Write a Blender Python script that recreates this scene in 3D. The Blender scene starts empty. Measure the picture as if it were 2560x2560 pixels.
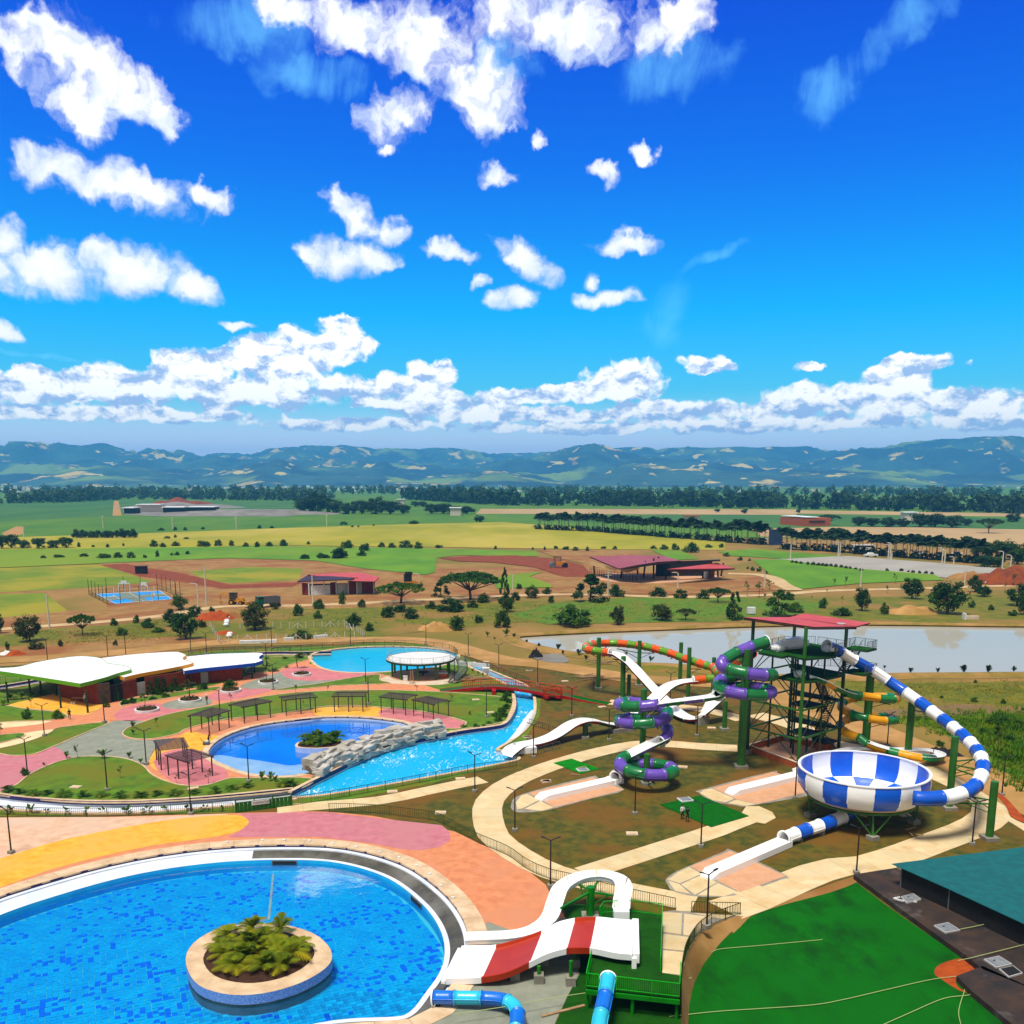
import bpy, bmesh, math, random
from mathutils import Vector, Matrix, noise
from mathutils.geometry import tessellate_polygon, delaunay_2d_cdt
V = Vector
rnd = random.Random(7)
SC = bpy.context.scene
COL = SC.collection
# ---------------------------------------------------------------- camera
CAM_H, CAM_F, CAM_P = 38.0, 2380.0, math.radians(11)       # drone height in metres, focal length in photo pixels, pitch
CAM_CX = 1280.0
CAM_CY = 1197.0 + CAM_F * math.tan(CAM_P)
cam = bpy.data.cameras.new('drone_camera')
cam.sensor_width = 36.0
cam.lens = 36.0 * CAM_F / 2560.0
cam.shift_y = (CAM_CY - 1280.0) / 2560.0
cam.clip_start = 0.5
cam.clip_end = 80000.0
camo = bpy.data.objects.new('drone_camera', cam)
camo.location = (0, 0, CAM_H)
camo.rotation_euler = (math.pi / 2 - CAM_P, 0, 0)
COL.objects.link(camo)
SC.camera = camo
# ---------------------------------------------------------------- colour management
SC.view_settings.view_transform = 'Standard'
SC.view_settings.look = 'None'
SC.view_settings.exposure = 0.15
SC.view_settings.gamma = 1.0
SC.view_settings.use_curve_mapping = False
SC.cycles.use_denoising = True
SC.cycles.max_bounces = 8
SC.cycles.transparent_max_bounces = 16
SC.cycles.volume_bounces = 5
# ---------------------------------------------------------------- sun
SUN_EL, SUN_AZ = math.radians(70), math.radians(-150)        # azimuth from +Y towards +X
sun = bpy.data.lights.new('sun', 'SUN')
sun.energy = 4.6
sun.angle = math.radians(14)
sun.color = (1.0, 0.95, 0.87)
suno = bpy.data.objects.new('sun', sun)
sd = V((math.sin(SUN_AZ) * math.cos(SUN_EL), math.cos(SUN_AZ) * math.cos(SUN_EL), math.sin(SUN_EL)))
suno.rotation_euler = sd.to_track_quat('Z', 'Y').to_euler()
suno.location = (0, 0, 300)
COL.objects.link(suno)
# ---------------------------------------------------------------- sky with clouds (world)
def build_world():
 w = bpy.data.worlds.new('World')
 SC.world = w
 w.use_nodes = True
 nt = w.node_tree
 nt.nodes.clear()
 N, L = nt.nodes, nt.links
 def nd(t, **kw):
  n = N.new(t)
  for k, v in kw.items():
   setattr(n, k, v)
  return n
 def put(sock, v):
  if hasattr(v, 'is_output'):
   L.new(v, sock)
  else:
   sock.default_value = v
 def m(op, a, b=None, c=None, clamp=False):
  n = nd('ShaderNodeMath', operation=op, use_clamp=clamp)
  put(n.inputs[0], a)
  if b is not None: put(n.inputs[1], b)
  if c is not None: put(n.inputs[2], c)
  return n.outputs[0]
 def vm(op, a, b=None, s=None):
  n = nd('ShaderNodeVectorMath', operation=op)
  put(n.inputs[0], a)
  if b is not None: put(n.inputs[1], b)
  if s is not None: put(n.inputs['Scale'], s)
  return n.outputs['Value'] if op in ('LENGTH', 'DOT_PRODUCT') else n.outputs[0]
 def ss(x, a, b):
  n = nd('ShaderNodeMapRange', interpolation_type='SMOOTHSTEP')
  put(n.inputs[0], x)
  n.inputs[1].default_value = a; n.inputs[2].default_value = b
  return n.outputs[0]
 def mix(f, a, b):
  n = nd('ShaderNodeMix', data_type='RGBA')
  put(n.inputs[0], f); put(n.inputs[6], a); put(n.inputs[7], b)
  return n.outputs[2]
 def tex(vec, scale, detail, rough, dist=0.0, three=False):
  n = nd('ShaderNodeTexNoise', noise_dimensions='3D' if three else '2D')
  put(n.inputs['Vector'], vec)
  n.inputs['Scale'].default_value = scale; n.inputs['Detail'].default_value = detail
  n.inputs['Roughness'].default_value = rough; n.inputs['Distortion'].default_value = dist
  return n
 sky = nd('ShaderNodeTexSky', sky_type='NISHITA', sun_disc=False)
 sky.sun_elevation = SUN_EL
 sky.sun_rotation = SUN_AZ
 sky.air_density = 1.0; sky.dust_density = 0.6; sky.ozone_density = 3.0
 co = nd('ShaderNodeTexCoord').outputs['Generated']
 sep = nd('ShaderNodeSeparateXYZ'); L.new(co, sep.inputs[0])
 az = m('ARCTAN2', sep.outputs[0], sep.outputs[1])
 el = m('ARCSINE', sep.outputs[2])
 # deep polarised blue: the sky's own gradient, saturated
 hs = nd('ShaderNodeHueSaturation'); hs.inputs['Saturation'].default_value = 1.35
 L.new(sky.outputs[0], hs.inputs['Color'])
 ramp = nd('ShaderNodeValToRGB'); L.new(m('DIVIDE', el, 0.8), ramp.inputs[0])
 cr_ = ramp.color_ramp
 cr_.elements[0].position = 0.0; cr_.elements[0].color = (0.8, 0.95, 1.25, 1)
 cr_.elements[1].position = 1.0; cr_.elements[1].color = (0.0, 0.16, 1.5, 1)
 for p_, c_ in ((0.08, (0.40, 1.32, 1.6, 1)), (0.2, (0.0, 1.34, 1.8, 1)), (0.36, (0.0, 0.74, 1.85, 1)), (0.6, (0.0, 0.22, 1.8, 1))):
  e_ = cr_.elements.new(p_); e_.color = c_
 tint = nd('ShaderNodeMix', data_type='RGBA', blend_type='MULTIPLY'); tint.inputs[0].default_value = 1.0
 L.new(hs.outputs[0], tint.inputs[6]); L.new(ramp.outputs[0], tint.inputs[7])
 skyc = tint.outputs[2]
 # clouds: placed by compass bearing and elevation, outlines broken up by noise
 cv = nd('ShaderNodeCombineXYZ'); L.new(az, cv.inputs[0]); L.new(el, cv.inputs[1])
 P2 = cv.outputs[0]
 # finer cells towards the horizon, as for far clouds
 n1 = tex(P2, 9.0, 3.0, 0.55)
 n2 = tex(P2, 34.0, 5.0, 0.55)
 d1 = vm('SUBTRACT', n1.outputs['Color'], (0.5, 0.5, 0.5))
 d2 = vm('SUBTRACT', n2.outputs['Color'], (0.5, 0.5, 0.5))
 near = ss(el, 0.02, 0.4)
 a1 = m('MULTIPLY_ADD', near, 0.022, 0.006)
 a2 = m('MULTIPLY_ADD', near, 0.030, 0.010)
 Pd = vm('ADD', vm('ADD', P2, vm('SCALE', d1, s=a1)), vm('SCALE', d2, s=a2))
 def pix(u, v):
  a = (u - CAM_CX) / CAM_F; b = (v - CAM_CY) / CAM_F
  d = V((a, math.cos(CAM_P) - b * math.sin(CAM_P), -math.sin(CAM_P) - b * math.cos(CAM_P))).normalized()
  return math.atan2(d.x, d.y), math.asin(d.z)
 sx = nd('ShaderNodeSeparateXYZ'); L.new(Pd, sx.inputs[0])
 def field(lst, up=0.0):
  f = -4.0
  ey = m('ADD', sx.outputs[1], up) if up else sx.outputs[1]
  k = 0.80 / CAM_F
  for u, v, w_, h_, rot in lst:                      # the running maximum rides in z, so the chain stays short on the shader stack
   a, e = pix(u, v)
   cc = nd('ShaderNodeCombineXYZ'); L.new(sx.outputs[0], cc.inputs[0]); L.new(ey, cc.inputs[1]); put(cc.inputs[2], f)
   ca, sa = math.cos(math.radians(rot)), math.sin(math.radians(rot))
   iw, ih = 1 / (w_ * k), 1 / (h_ * k)
   xx = m('ADD', vm('DOT_PRODUCT', cc.outputs[0], (ca * iw, sa * iw, 0)), -(ca * a + sa * e) * iw)
   yy = m('ADD', vm('DOT_PRODUCT', cc.outputs[0], (-sa * ih, ca * ih, 0)), (sa * a - ca * e) * ih)
   q = m('MULTIPLY_ADD', m('MULTIPLY_ADD', xx, xx, m('MULTIPLY', yy, yy)), -0.5, 0.6)
   n = nd('ShaderNodeMath', operation='SMOOTH_MAX'); put(n.inputs[0], f); L.new(q, n.inputs[1]); n.inputs[2].default_value = 0.25
   f = n.outputs[0]
  return f
 # (photo x, photo y, half width, half height, tilt) measured in the photograph
 big = [(180, 170, 165, 110, -30), (290, 215, 140, 75, -35), (400, 262, 100, 55, -35), (220, 285, 90, 70, -35), (20, 130, 50, 70, 0),
           (150, 425, 165, 58, -8), (340, 465, 190, 60, -14), (520, 500, 80, 40, -15),
           (110, 690, 200, 72, 0), (330, 680, 210, 74, -5), (480, 720, 90, 40, -20), (0, 600, 70, 60, 0), (0, 830, 60, 26, 0),
           (900, 70, 170, 80, -10), (1080, 120, 200, 110, -25), (1220, 235, 110, 100, -20), (1400, 60, 330, 80, -5), (1690, 65, 110, 55, 10), (700, 25, 110, 45, -10),
           (1010, 290, 85, 70, 15), (930, 310, 55, 45, 0), (960, 370, 40, 25, 30),
           (880, 530, 120, 50, -28), (980, 570, 60, 45, 0), (860, 645, 140, 60, 0), (770, 640, 60, 34, -20), (950, 650, 70, 34, 0),
           (1250, 438, 60, 30, 0), (1495, 432, 56, 26, -25), (1608, 392, 44, 38, 20),
           (1130, 630, 90, 32, -10), (1300, 645, 110, 46, -25), (1370, 690, 45, 36, 0), (1275, 745, 80, 36, 0), (1200, 705, 35, 18, 20), (1510, 745, 120, 30, 4), (1470, 700, 30, 30, 0),
           (1565, 608, 110, 30, -3), (590, 815, 60, 12, 0), (1345, 335, 26, 28, 0)]
 bank = [(60, 960, 120, 50, 0), (250, 965, 220, 62, 4), (480, 930, 220, 72, 12), (700, 900, 190, 84, 14), (850, 860, 105, 70, 0), (620, 985, 330, 44, 0), (900, 965, 180, 44, 0),
   (1060, 955, 120, 62, 12), (1110, 1005, 260, 34, 0), (1350, 990, 210, 36, 4), (1575, 945, 130, 58, 0), (1480, 980, 220, 34, 0), (1760, 915, 90, 30, -4),
   (1700, 1025, 330, 34, 0), (2000, 1000, 150, 50, 5), (2240, 965, 90, 70, 0), (2230, 1010, 260, 48, 0), (2450, 1000, 200, 42, -3), (1300, 1035, 400, 30, 0),
   (2310, 905, 110, 30, 0), (2030, 920, 50, 16, 0), (300, 1035, 420, 26, 0), (900, 1062, 330, 22, 0), (1400, 1070, 300, 20, 0), (1900, 1060, 480, 26, 0), (2450, 1050, 240, 30, 0)]
 fb = field(big); fk = field(bank)
 fb2 = field(big[:-2], 0.016); fk2 = field(bank, 0.009)
 under_b = ss(m('SUBTRACT', fb2, fb), 0.02, 0.30); under_k = ss(m('SUBTRACT', fk2, fk), 0.02, 0.35)
 fine = tex(Pd, 34.0, 6.0, 0.53).outputs['Fac']
 fine0 = m('SUBTRACT', fine, 0.5)
 # unseen clouds behind, beside and overhead: added dense and grey to dim the ambient
 offf = tex(co, 3.2, 4.0, 0.6, 0.0, True).outputs['Fac']
 side = ss(m('ABSOLUTE', az), 0.58, 0.8)
 fo = m('MULTIPLY', m('SUBTRACT', offf, 0.32), 6.0)
 upc = m('MAXIMUM', side, ss(el, 0.62, 0.8))
 fall = m('MAXIMUM', fb, m('MULTIPLY_ADD', upc, 5.0, m('SUBTRACT', fo, 5.0)))
 kfine = m('MULTIPLY', fine0, 1.15)
 db = m('ADD', fall, kfine)
 dk = m('ADD', fk, m('MULTIPLY', fine0, 1.3))
 cb = ss(db, 0.04, 0.56)
 ck = ss(dk, 0.10, 0.32)
 # wispy veils
 mpw = nd('ShaderNodeMapping'); L.new(P2, mpw.inputs['Vector']); mpw.inputs['Rotation'].default_value = (0, 0, 0.9); mpw.inputs['Scale'].default_value = (16, 5, 1)
 wn = tex(mpw.outputs[0], 1.0, 7.0, 0.66, 0.6).outputs['Fac']
 wf = field([(1680, 760, 60, 110, -32), (1640, 830, 90, 60, -35), (1780, 640, 130, 22, 22), (2080, 220, 85, 70, 30), (2250, 80, 150, 60, 28), (1700, 170, 170, 80, 10), (1250, 160, 120, 60, 0), (780, 200, 140, 60, 0), (600, 60, 220, 70, 0), (120, 890, 200, 10, -4)])
 wisp = m('MULTIPLY', ss(m('ADD', m('MULTIPLY', wf, 0.7), m('SUBTRACT', wn, 0.5)), 0.0, 0.75), 0.55)
 # light on the clouds: white where thick and towards the sun, blue-grey at the undersides
 up = (-0.006, 0.012, 0)
 nA = tex(vm('ADD', Pd, up), 13.0, 3.0, 0.5).outputs['Fac']
 nB = tex(Pd, 13.0, 3.0, 0.5).outputs['Fac']
 rel = m('MULTIPLY', m('SUBTRACT', nB, nA), 2.2)
 thick = ss(db, 0.2, 0.75)
 lum_b = m('MULTIPLY_ADD', under_b, -0.30, m('ADD', m('MULTIPLY_ADD', thick, 0.26, 0.76), rel), clamp=True)
 kb = tex(vm('MULTIPLY', Pd, (1, 1.7, 1)), 34.0, 4.0, 0.6)
 kA = tex(vm('MULTIPLY', vm('ADD', Pd, (-0.004, 0.008, 0)), (1, 1.7, 1)), 34.0, 4.0, 0.6)
 relk = m('MULTIPLY', m('SUBTRACT', kb.outputs['Fac'], kA.outputs['Fac']), 4.5)
 elk = ss(el, 0.05, 0.16)
 lum_k = m('MULTIPLY_ADD', under_k, -0.42, m('ADD', m('MULTIPLY_ADD', elk, 0.36, 0.70), relk), clamp=True)
 colb = mix(upc, mix(lum_b, (3.6, 5.4, 9.0, 1), (11.6, 11.6, 11.6, 1)), (4.3, 4.2, 4.1, 1))
 colk = mix(lum_k, (4.6, 6.0, 9.4, 1), (15.0, 14.2, 13.0, 1))
 # pale blue air above the horizon
 lowair = ss(el, 0.09, 0.01)
 c0 = mix(m('MULTIPLY', lowair, 0.85), skyc, (13.0, 12.5, 15.5, 1))
 c1 = mix(wisp, c0, (2.4, 8.2, 12.5, 1))
 c2 = mix(m('MULTIPLY', ck, m('MULTIPLY_ADD', ss(el, 0.008, 0.06), 0.82, 0.12)), c1, colk)
 c3 = mix(m('MULTIPLY', cb, m('MULTIPLY_ADD', thick, 0.25, 0.75)), c2, colb)
 bg = nd('ShaderNodeBackground'); L.new(c3, bg.inputs[0]); bg.inputs[1].default_value = 0.10
 out = nd('ShaderNodeOutputWorld'); L.new(bg.outputs[0], out.inputs[0])
 w.cycles.sampling_method = 'MANUAL'
 w.cycles.sample_map_resolution = 512
build_world()
# ---------------------------------------------------------------- survey: photo point -> point of the place (ground height z, or distance Y)
SP_, CP_ = math.sin(CAM_P), math.cos(CAM_P)
def ray(u, v):
 a = (u - CAM_CX) / CAM_F; b = (v - CAM_CY) / CAM_F
 return V((a, CP_ - b * SP_, -SP_ - b * CP_))
def G(uv, z=0.0):
 d = ray(*uv); t = (z - CAM_H) / d.z
 return V((d.x * t, d.y * t, z))
def A(uv, Y):
 d = ray(*uv); t = Y / d.y
 return V((d.x * t, Y, CAM_H + d.z * t))
def zone(x0, y0, k):
 return lambda x, y: (x0 + x * k, y0 + y * k)
R1 = zone(0, 1500, 860 / 1932); R2 = zone(700, 1540, 700 / 1932); R3 = zone(1300, 1500, 700 / 1932); R4 = zone(1860, 1500, 700 / 1932)
R5 = zone(1000, 2080, 800 / 1932); R6 = zone(1700, 2080, 860 / 1932); R7 = zone(0, 2000, 1100 / 1932)
TW = zone(1840, 1510, 360 / 1656); SW = zone(1440, 1560, 420 / 1932); BW = zone(0, 1600, 440 / 1932); DW = zone(920, 1600, 420 / 1932)
WW = zone(2020, 1640, 540 / 1932); PW = zone(1440, 2160, 460 / 1932)
FL = zone(0, 1200, 860 / 1932); FM = zone(700, 1200, 860 / 1932); FR = zone(1400, 1200, 1160 / 1932)
CW = zone(180, 1380, 520 / 1932); HW = zone(1440, 1340, 520 / 1932); KW = zone(1900, 1260, 660 / 1932)
def PX(x, y): return (x, y)
def gs(r, pts, z=0.0): return [G(r(*p), z) for p in pts]
def at(r, pts): return [A(r(p[0], p[1]), p[2]) for p in pts]
def cr(pts, n=8, closed=False):
 """Catmull-Rom through the points"""
 P = [V(p) for p in pts]
 if closed: P = [P[-1]] + P + [P[0], P[1]]
 else: P = [P[0] * 2 - P[1]] + P + [P[-1] * 2 - P[-2]]
 out = []
 for i in range(1, len(P) - 2):
  a, b, c, d = P[i - 1:i + 3]
  for k in range(n):
   t = k / n
   out.append(0.5 * ((2 * b) + (c - a) * t + (2 * a - 5 * b + 4 * c - d) * t * t + (3 * b - a - 3 * c + d) * t ** 3))
 if not closed: out.append(P[-2])
 return out
def even(path, step):
 """resample a polyline at even steps"""
 d = [0.0]
 for a, b in zip(path, path[1:]): d.append(d[-1] + (b - a).length)
 n = max(1, round(d[-1] / step)); out = []; j = 0
 for i in range(n + 1):
  s = d[-1] * i / n
  while j < len(d) - 2 and d[j + 1] < s: j += 1
  t = (s - d[j]) / max(1e-9, d[j + 1] - d[j])
  out.append(path[j].lerp(path[j + 1], min(1, max(0, t))))
 return out
def offset2(path, off):
 out = []
 for i, p in enumerate(path):
  t = path[min(i + 1, len(path) - 1)] - path[max(i - 1, 0)]
  nrm = V((-t.y, t.x, 0))
  if nrm.length > 0: nrm.normalize()
  out.append(p + nrm * off)
 return out
def offc(path, off):
 """offset of a closed loop; positive is outwards"""
 n = len(path)
 ar = sum(path[i].x * path[(i + 1) % n].y - path[(i + 1) % n].x * path[i].y for i in range(n))
 s = -1 if ar > 0 else 1
 out = []
 for i, p in enumerate(path):
  t = path[(i + 1) % n] - path[i - 1]
  out.append(p + V((-t.y, t.x, 0)).normalized() * off * s)
 return out
# ---------------------------------------------------------------- meshes
class MB:
 def __init__(s): s.v = []; s.f = []; s.m = []; s.mi = 0
 def add(s, vs, fs):
  b = len(s.v); s.v += [tuple(v) for v in vs]
  for f in fs: s.f.append(tuple(i + b for i in f)); s.m.append(s.mi)
  return s
 def box(s, c, d, rz=0.0):
  c = V(c); x, y, z = d[0] / 2, d[1] / 2, d[2] / 2
  co, si = math.cos(rz), math.sin(rz)
  vs = [c + V((px * co - py * si, px * si + py * co, pz)) for pz in (-z, z) for px, py in ((-x, -y), (x, -y), (x, y), (-x, y))]
  return s.add(vs, [(3, 2, 1, 0), (4, 5, 6, 7), (0, 1, 5, 4), (1, 2, 6, 5), (2, 3, 7, 6), (3, 0, 4, 7)])
 def bar(s, p, q, w, h=None):
  p, q = V(p), V(q); h = h or w
  d = (q - p).normalized()
  up = V((0, 0, 1)) if abs(d.z) < 0.95 else V((0, 1, 0))
  x = d.cross(up).normalized() * (w / 2); y = x.cross(d).normalized() * (h / 2)
  vs = [e + x * a + y * b for e in (p, q) for a, b in ((-1, -1), (1, -1), (1, 1), (-1, 1))]
  return s.add(vs, [(3, 2, 1, 0), (4, 5, 6, 7), (0, 1, 5, 4), (1, 2, 6, 5), (2, 3, 7, 6), (3, 0, 4, 7)])
 def cyl(s, p, q, r0, r1=None, n=10, cap=True):
  p, q = V(p), V(q); r1 = r0 if r1 is None else r1
  d = (q - p).normalized(); up = V((0, 0, 1)) if abs(d.z) < 0.95 else V((0, 1, 0))
  x = d.cross(up).normalized(); y = x.cross(d).normalized()
  vs = [e + (x * math.cos(2 * math.pi * k / n) + y * math.sin(2 * math.pi * k / n)) * r for e, r in ((p, r0), (q, r1)) for k in range(n)]
  fs = [(k, (k + 1) % n, n + (k + 1) % n, n + k) for k in range(n)]
  if cap: fs += [tuple(reversed(range(n))), tuple(range(n, 2 * n))]
  return s.add(vs, fs)
 def sweep(s, path, prof, closed=False, caps=True, up=None, wrap=True):
  """profile (x across, y up) along a path, kept level"""
  n, m = len(path), len(prof); vs = []
  for i, p in enumerate(path):
   if closed: t = path[(i + 1) % n] - path[i - 1]
   else: t = path[min(i + 1, n - 1)] - path[max(i - 1, 0)]
   t = t.normalized(); u = up or V((0, 0, 1))
   x = t.cross(u).normalized(); y = x.cross(t).normalized()
   vs += [p + x * a + y * b for a, b in prof]
  fs = []
  for i in range(n if closed else n - 1):
   j = (i + 1) % n
   for k in range(m if wrap else m - 1):
    l = (k + 1) % m
    fs.append((i * m + k, i * m + l, j * m + l, j * m + k))
  if caps and wrap and not closed: fs += [tuple(reversed(range(m))), tuple(range((n - 1) * m, n * m))]
  return s.add(vs, fs)
 def tube(s, path, r, n=8, caps=True):
  rr = r if isinstance(r, (list, tuple)) else [r] * len(path)
  x = None; vs = []
  for i, p in enumerate(path):
   t = (path[min(i + 1, len(path) - 1)] - path[max(i - 1, 0)]).normalized()
   if x is None:
    x = t.cross(V((0, 0, 1)) if abs(t.z) < 0.95 else V((0, 1, 0))).normalized()
   else:
    x = (x - t * x.dot(t)).normalized()
   y = x.cross(t)
   vs += [p + (x * math.cos(2 * math.pi * k / n) + y * math.sin(2 * math.pi * k / n)) * rr[i] for k in range(n)]
  fs = [(i * n + k, i * n + (k + 1) % n, (i + 1) * n + (k + 1) % n, (i + 1) * n + k) for i in range(len(path) - 1) for k in range(n)]
  if caps: fs += [tuple(reversed(range(n))), tuple(range((len(path) - 1) * n, len(path) * n))]
  return s.add(vs, fs)
 def lathe(s, prof, n=32, c=(0, 0, 0), a0=0.0, a1=2 * math.pi):
  full = abs(a1 - a0 - 2 * math.pi) < 1e-6; k_ = n if full else n + 1; m = len(prof); c = V(c)
  vs = [c + V((r * math.cos(a0 + (a1 - a0) * k / n), r * math.sin(a0 + (a1 - a0) * k / n), z)) for k in range(k_) for r, z in prof]
  fs = [(k * m + j, ((k + 1) % k_) * m + j, ((k + 1) % k_) * m + j + 1, k * m + j + 1) for k in range(n) for j in range(m - 1)]
  return s.add(vs, fs)
 def poly(s, outer, holes=()):
  """flat or sloping face from an outline with holes"""
  loops = [list(outer)] + [list(h) for h in holes]
  if holes:
   vs2 = [V((p[0], p[1])) for l in loops for p in l]; ed = []; k = 0
   for l in loops:
    ed += [(k + i, k + (i + 1) % len(l)) for i in range(len(l))]; k += len(l)
   rv, re_, tri = delaunay_2d_cdt(vs2, ed, [], 0, 1e-5)[:3]
   z = outer[0][2]; vs = [V((p.x, p.y, z)) for p in rv]
   def inside(x, y, l):
    c = False; j = len(l) - 1
    for i in range(len(l)):
     if (l[i][1] > y) != (l[j][1] > y) and x < (l[j][0] - l[i][0]) * (y - l[i][1]) / (l[j][1] - l[i][1]) + l[i][0]: c = not c
     j = i
    return c
   keep = []
   for t in tri:
    x = sum(rv[i].x for i in t) / 3; y = sum(rv[i].y for i in t) / 3
    if inside(x, y, outer) and not any(inside(x, y, h) for h in holes): keep.append(tuple(t))
   tri = keep
  else:
   tri = tessellate_polygon([[V((p[0], p[1], 0)) for p in l] for l in loops])
   vs = loops[0]
  fs = []
  for t in tri:
   a, b, c = (V(vs[i]) for i in t)
   fs.append(t if (b - a).cross(c - a).z > 0 else (t[0], t[2], t[1]))
  return s.add(vs, fs)
 def prism(s, outer, z0, z1):
  """solid between heights; z may be a number or a function of the point"""
  f0 = z0 if callable(z0) else (lambda p: z0); f1 = z1 if callable(z1) else (lambda p: z1)
  n = len(outer)
  ar = sum(outer[i][0] * outer[(i + 1) % n][1] - outer[(i + 1) % n][0] * outer[i][1] for i in range(n))
  if ar < 0: outer = list(reversed(outer))
  top = [V((p[0], p[1], f1(p))) for p in outer]; bot = [V((p[0], p[1], f0(p))) for p in outer]
  s.poly(top)
  b = len(s.f); s.poly(bot)
  for i in range(b, len(s.f)): s.f[i] = tuple(reversed(s.f[i]))
  s.add(bot + top, [(i, (i + 1) % n, n + (i + 1) % n, n + i) for i in range(n)])
  return s
 def mesh(s, name, mats, smooth=False):
  me = bpy.data.meshes.new(name)
  me.from_pydata(s.v, [], s.f)
  for m_ in (mats if isinstance(mats, (list, tuple)) else [mats]):
   if m_: me.materials.append(m_)
  if any(s.m): me.polygons.foreach_set('material_index', s.m)
  if smooth: me.polygons.foreach_set('use_smooth', [True] * len(me.polygons))
  me.update()
  return me
 def build(s, name, mats, parent=None, smooth=False, loc=None):
  o = bpy.data.objects.new(name, s.mesh(name, mats, smooth))
  if smooth == 'auto':
   pass
  COL.objects.link(o)
  if parent is not None:
   o.parent = parent
   if any(parent.get('_w', (0, 0, 0))): o.location = -V(parent['_w'])
  if loc is not None: o.location = loc
  return o
def thing(name, label, cat, loc=(0, 0, 0), group=None, rz=0.0, world=False):
 """Empty at the thing's base. With world=True the parts' meshes are given in world coordinates."""
 o = bpy.data.objects.new(name, None)
 o.empty_display_size = 0.3
 COL.objects.link(o)
 o.location = loc; o.rotation_euler = (0, 0, rz)
 if world: o['_w'] = tuple(loc)
 tag(o, label, cat, group)
 return o
def tag(o, label=None, cat=None, group=None, kind=None):
 if label: o['label'] = label
 if cat: o['category'] = cat
 if group: o['group'] = group
 if kind: o['kind'] = kind
 return o
def struct(o, label=None):
 o['kind'] = 'structure'
 if label: o['label'] = label
 return o
def copy_tree(src, loc, rz=None, label=None, group=None, sc=None):
 r = src.copy(); COL.objects.link(r); r.location = loc
 if rz is not None: r.rotation_euler = (0, 0, rz)
 if sc is not None: r.scale = sc if isinstance(sc, (tuple, list)) else (sc, sc, sc)
 if label: r['label'] = label
 if group: r['group'] = group
 def rec(a, b):
  for ch in list(a.children):
   c = ch.copy(); COL.objects.link(c); c.parent = b
   rec(ch, c)
 rec(src, r)
 return r
def part(name, me, parent, loc=(0, 0, 0), rz=0.0):
 """another part sharing a mesh"""
 o = bpy.data.objects.new(name, me); COL.objects.link(o); o.parent = parent
 o.location = loc; o.rotation_euler = (0, 0, rz)
 return o
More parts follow.
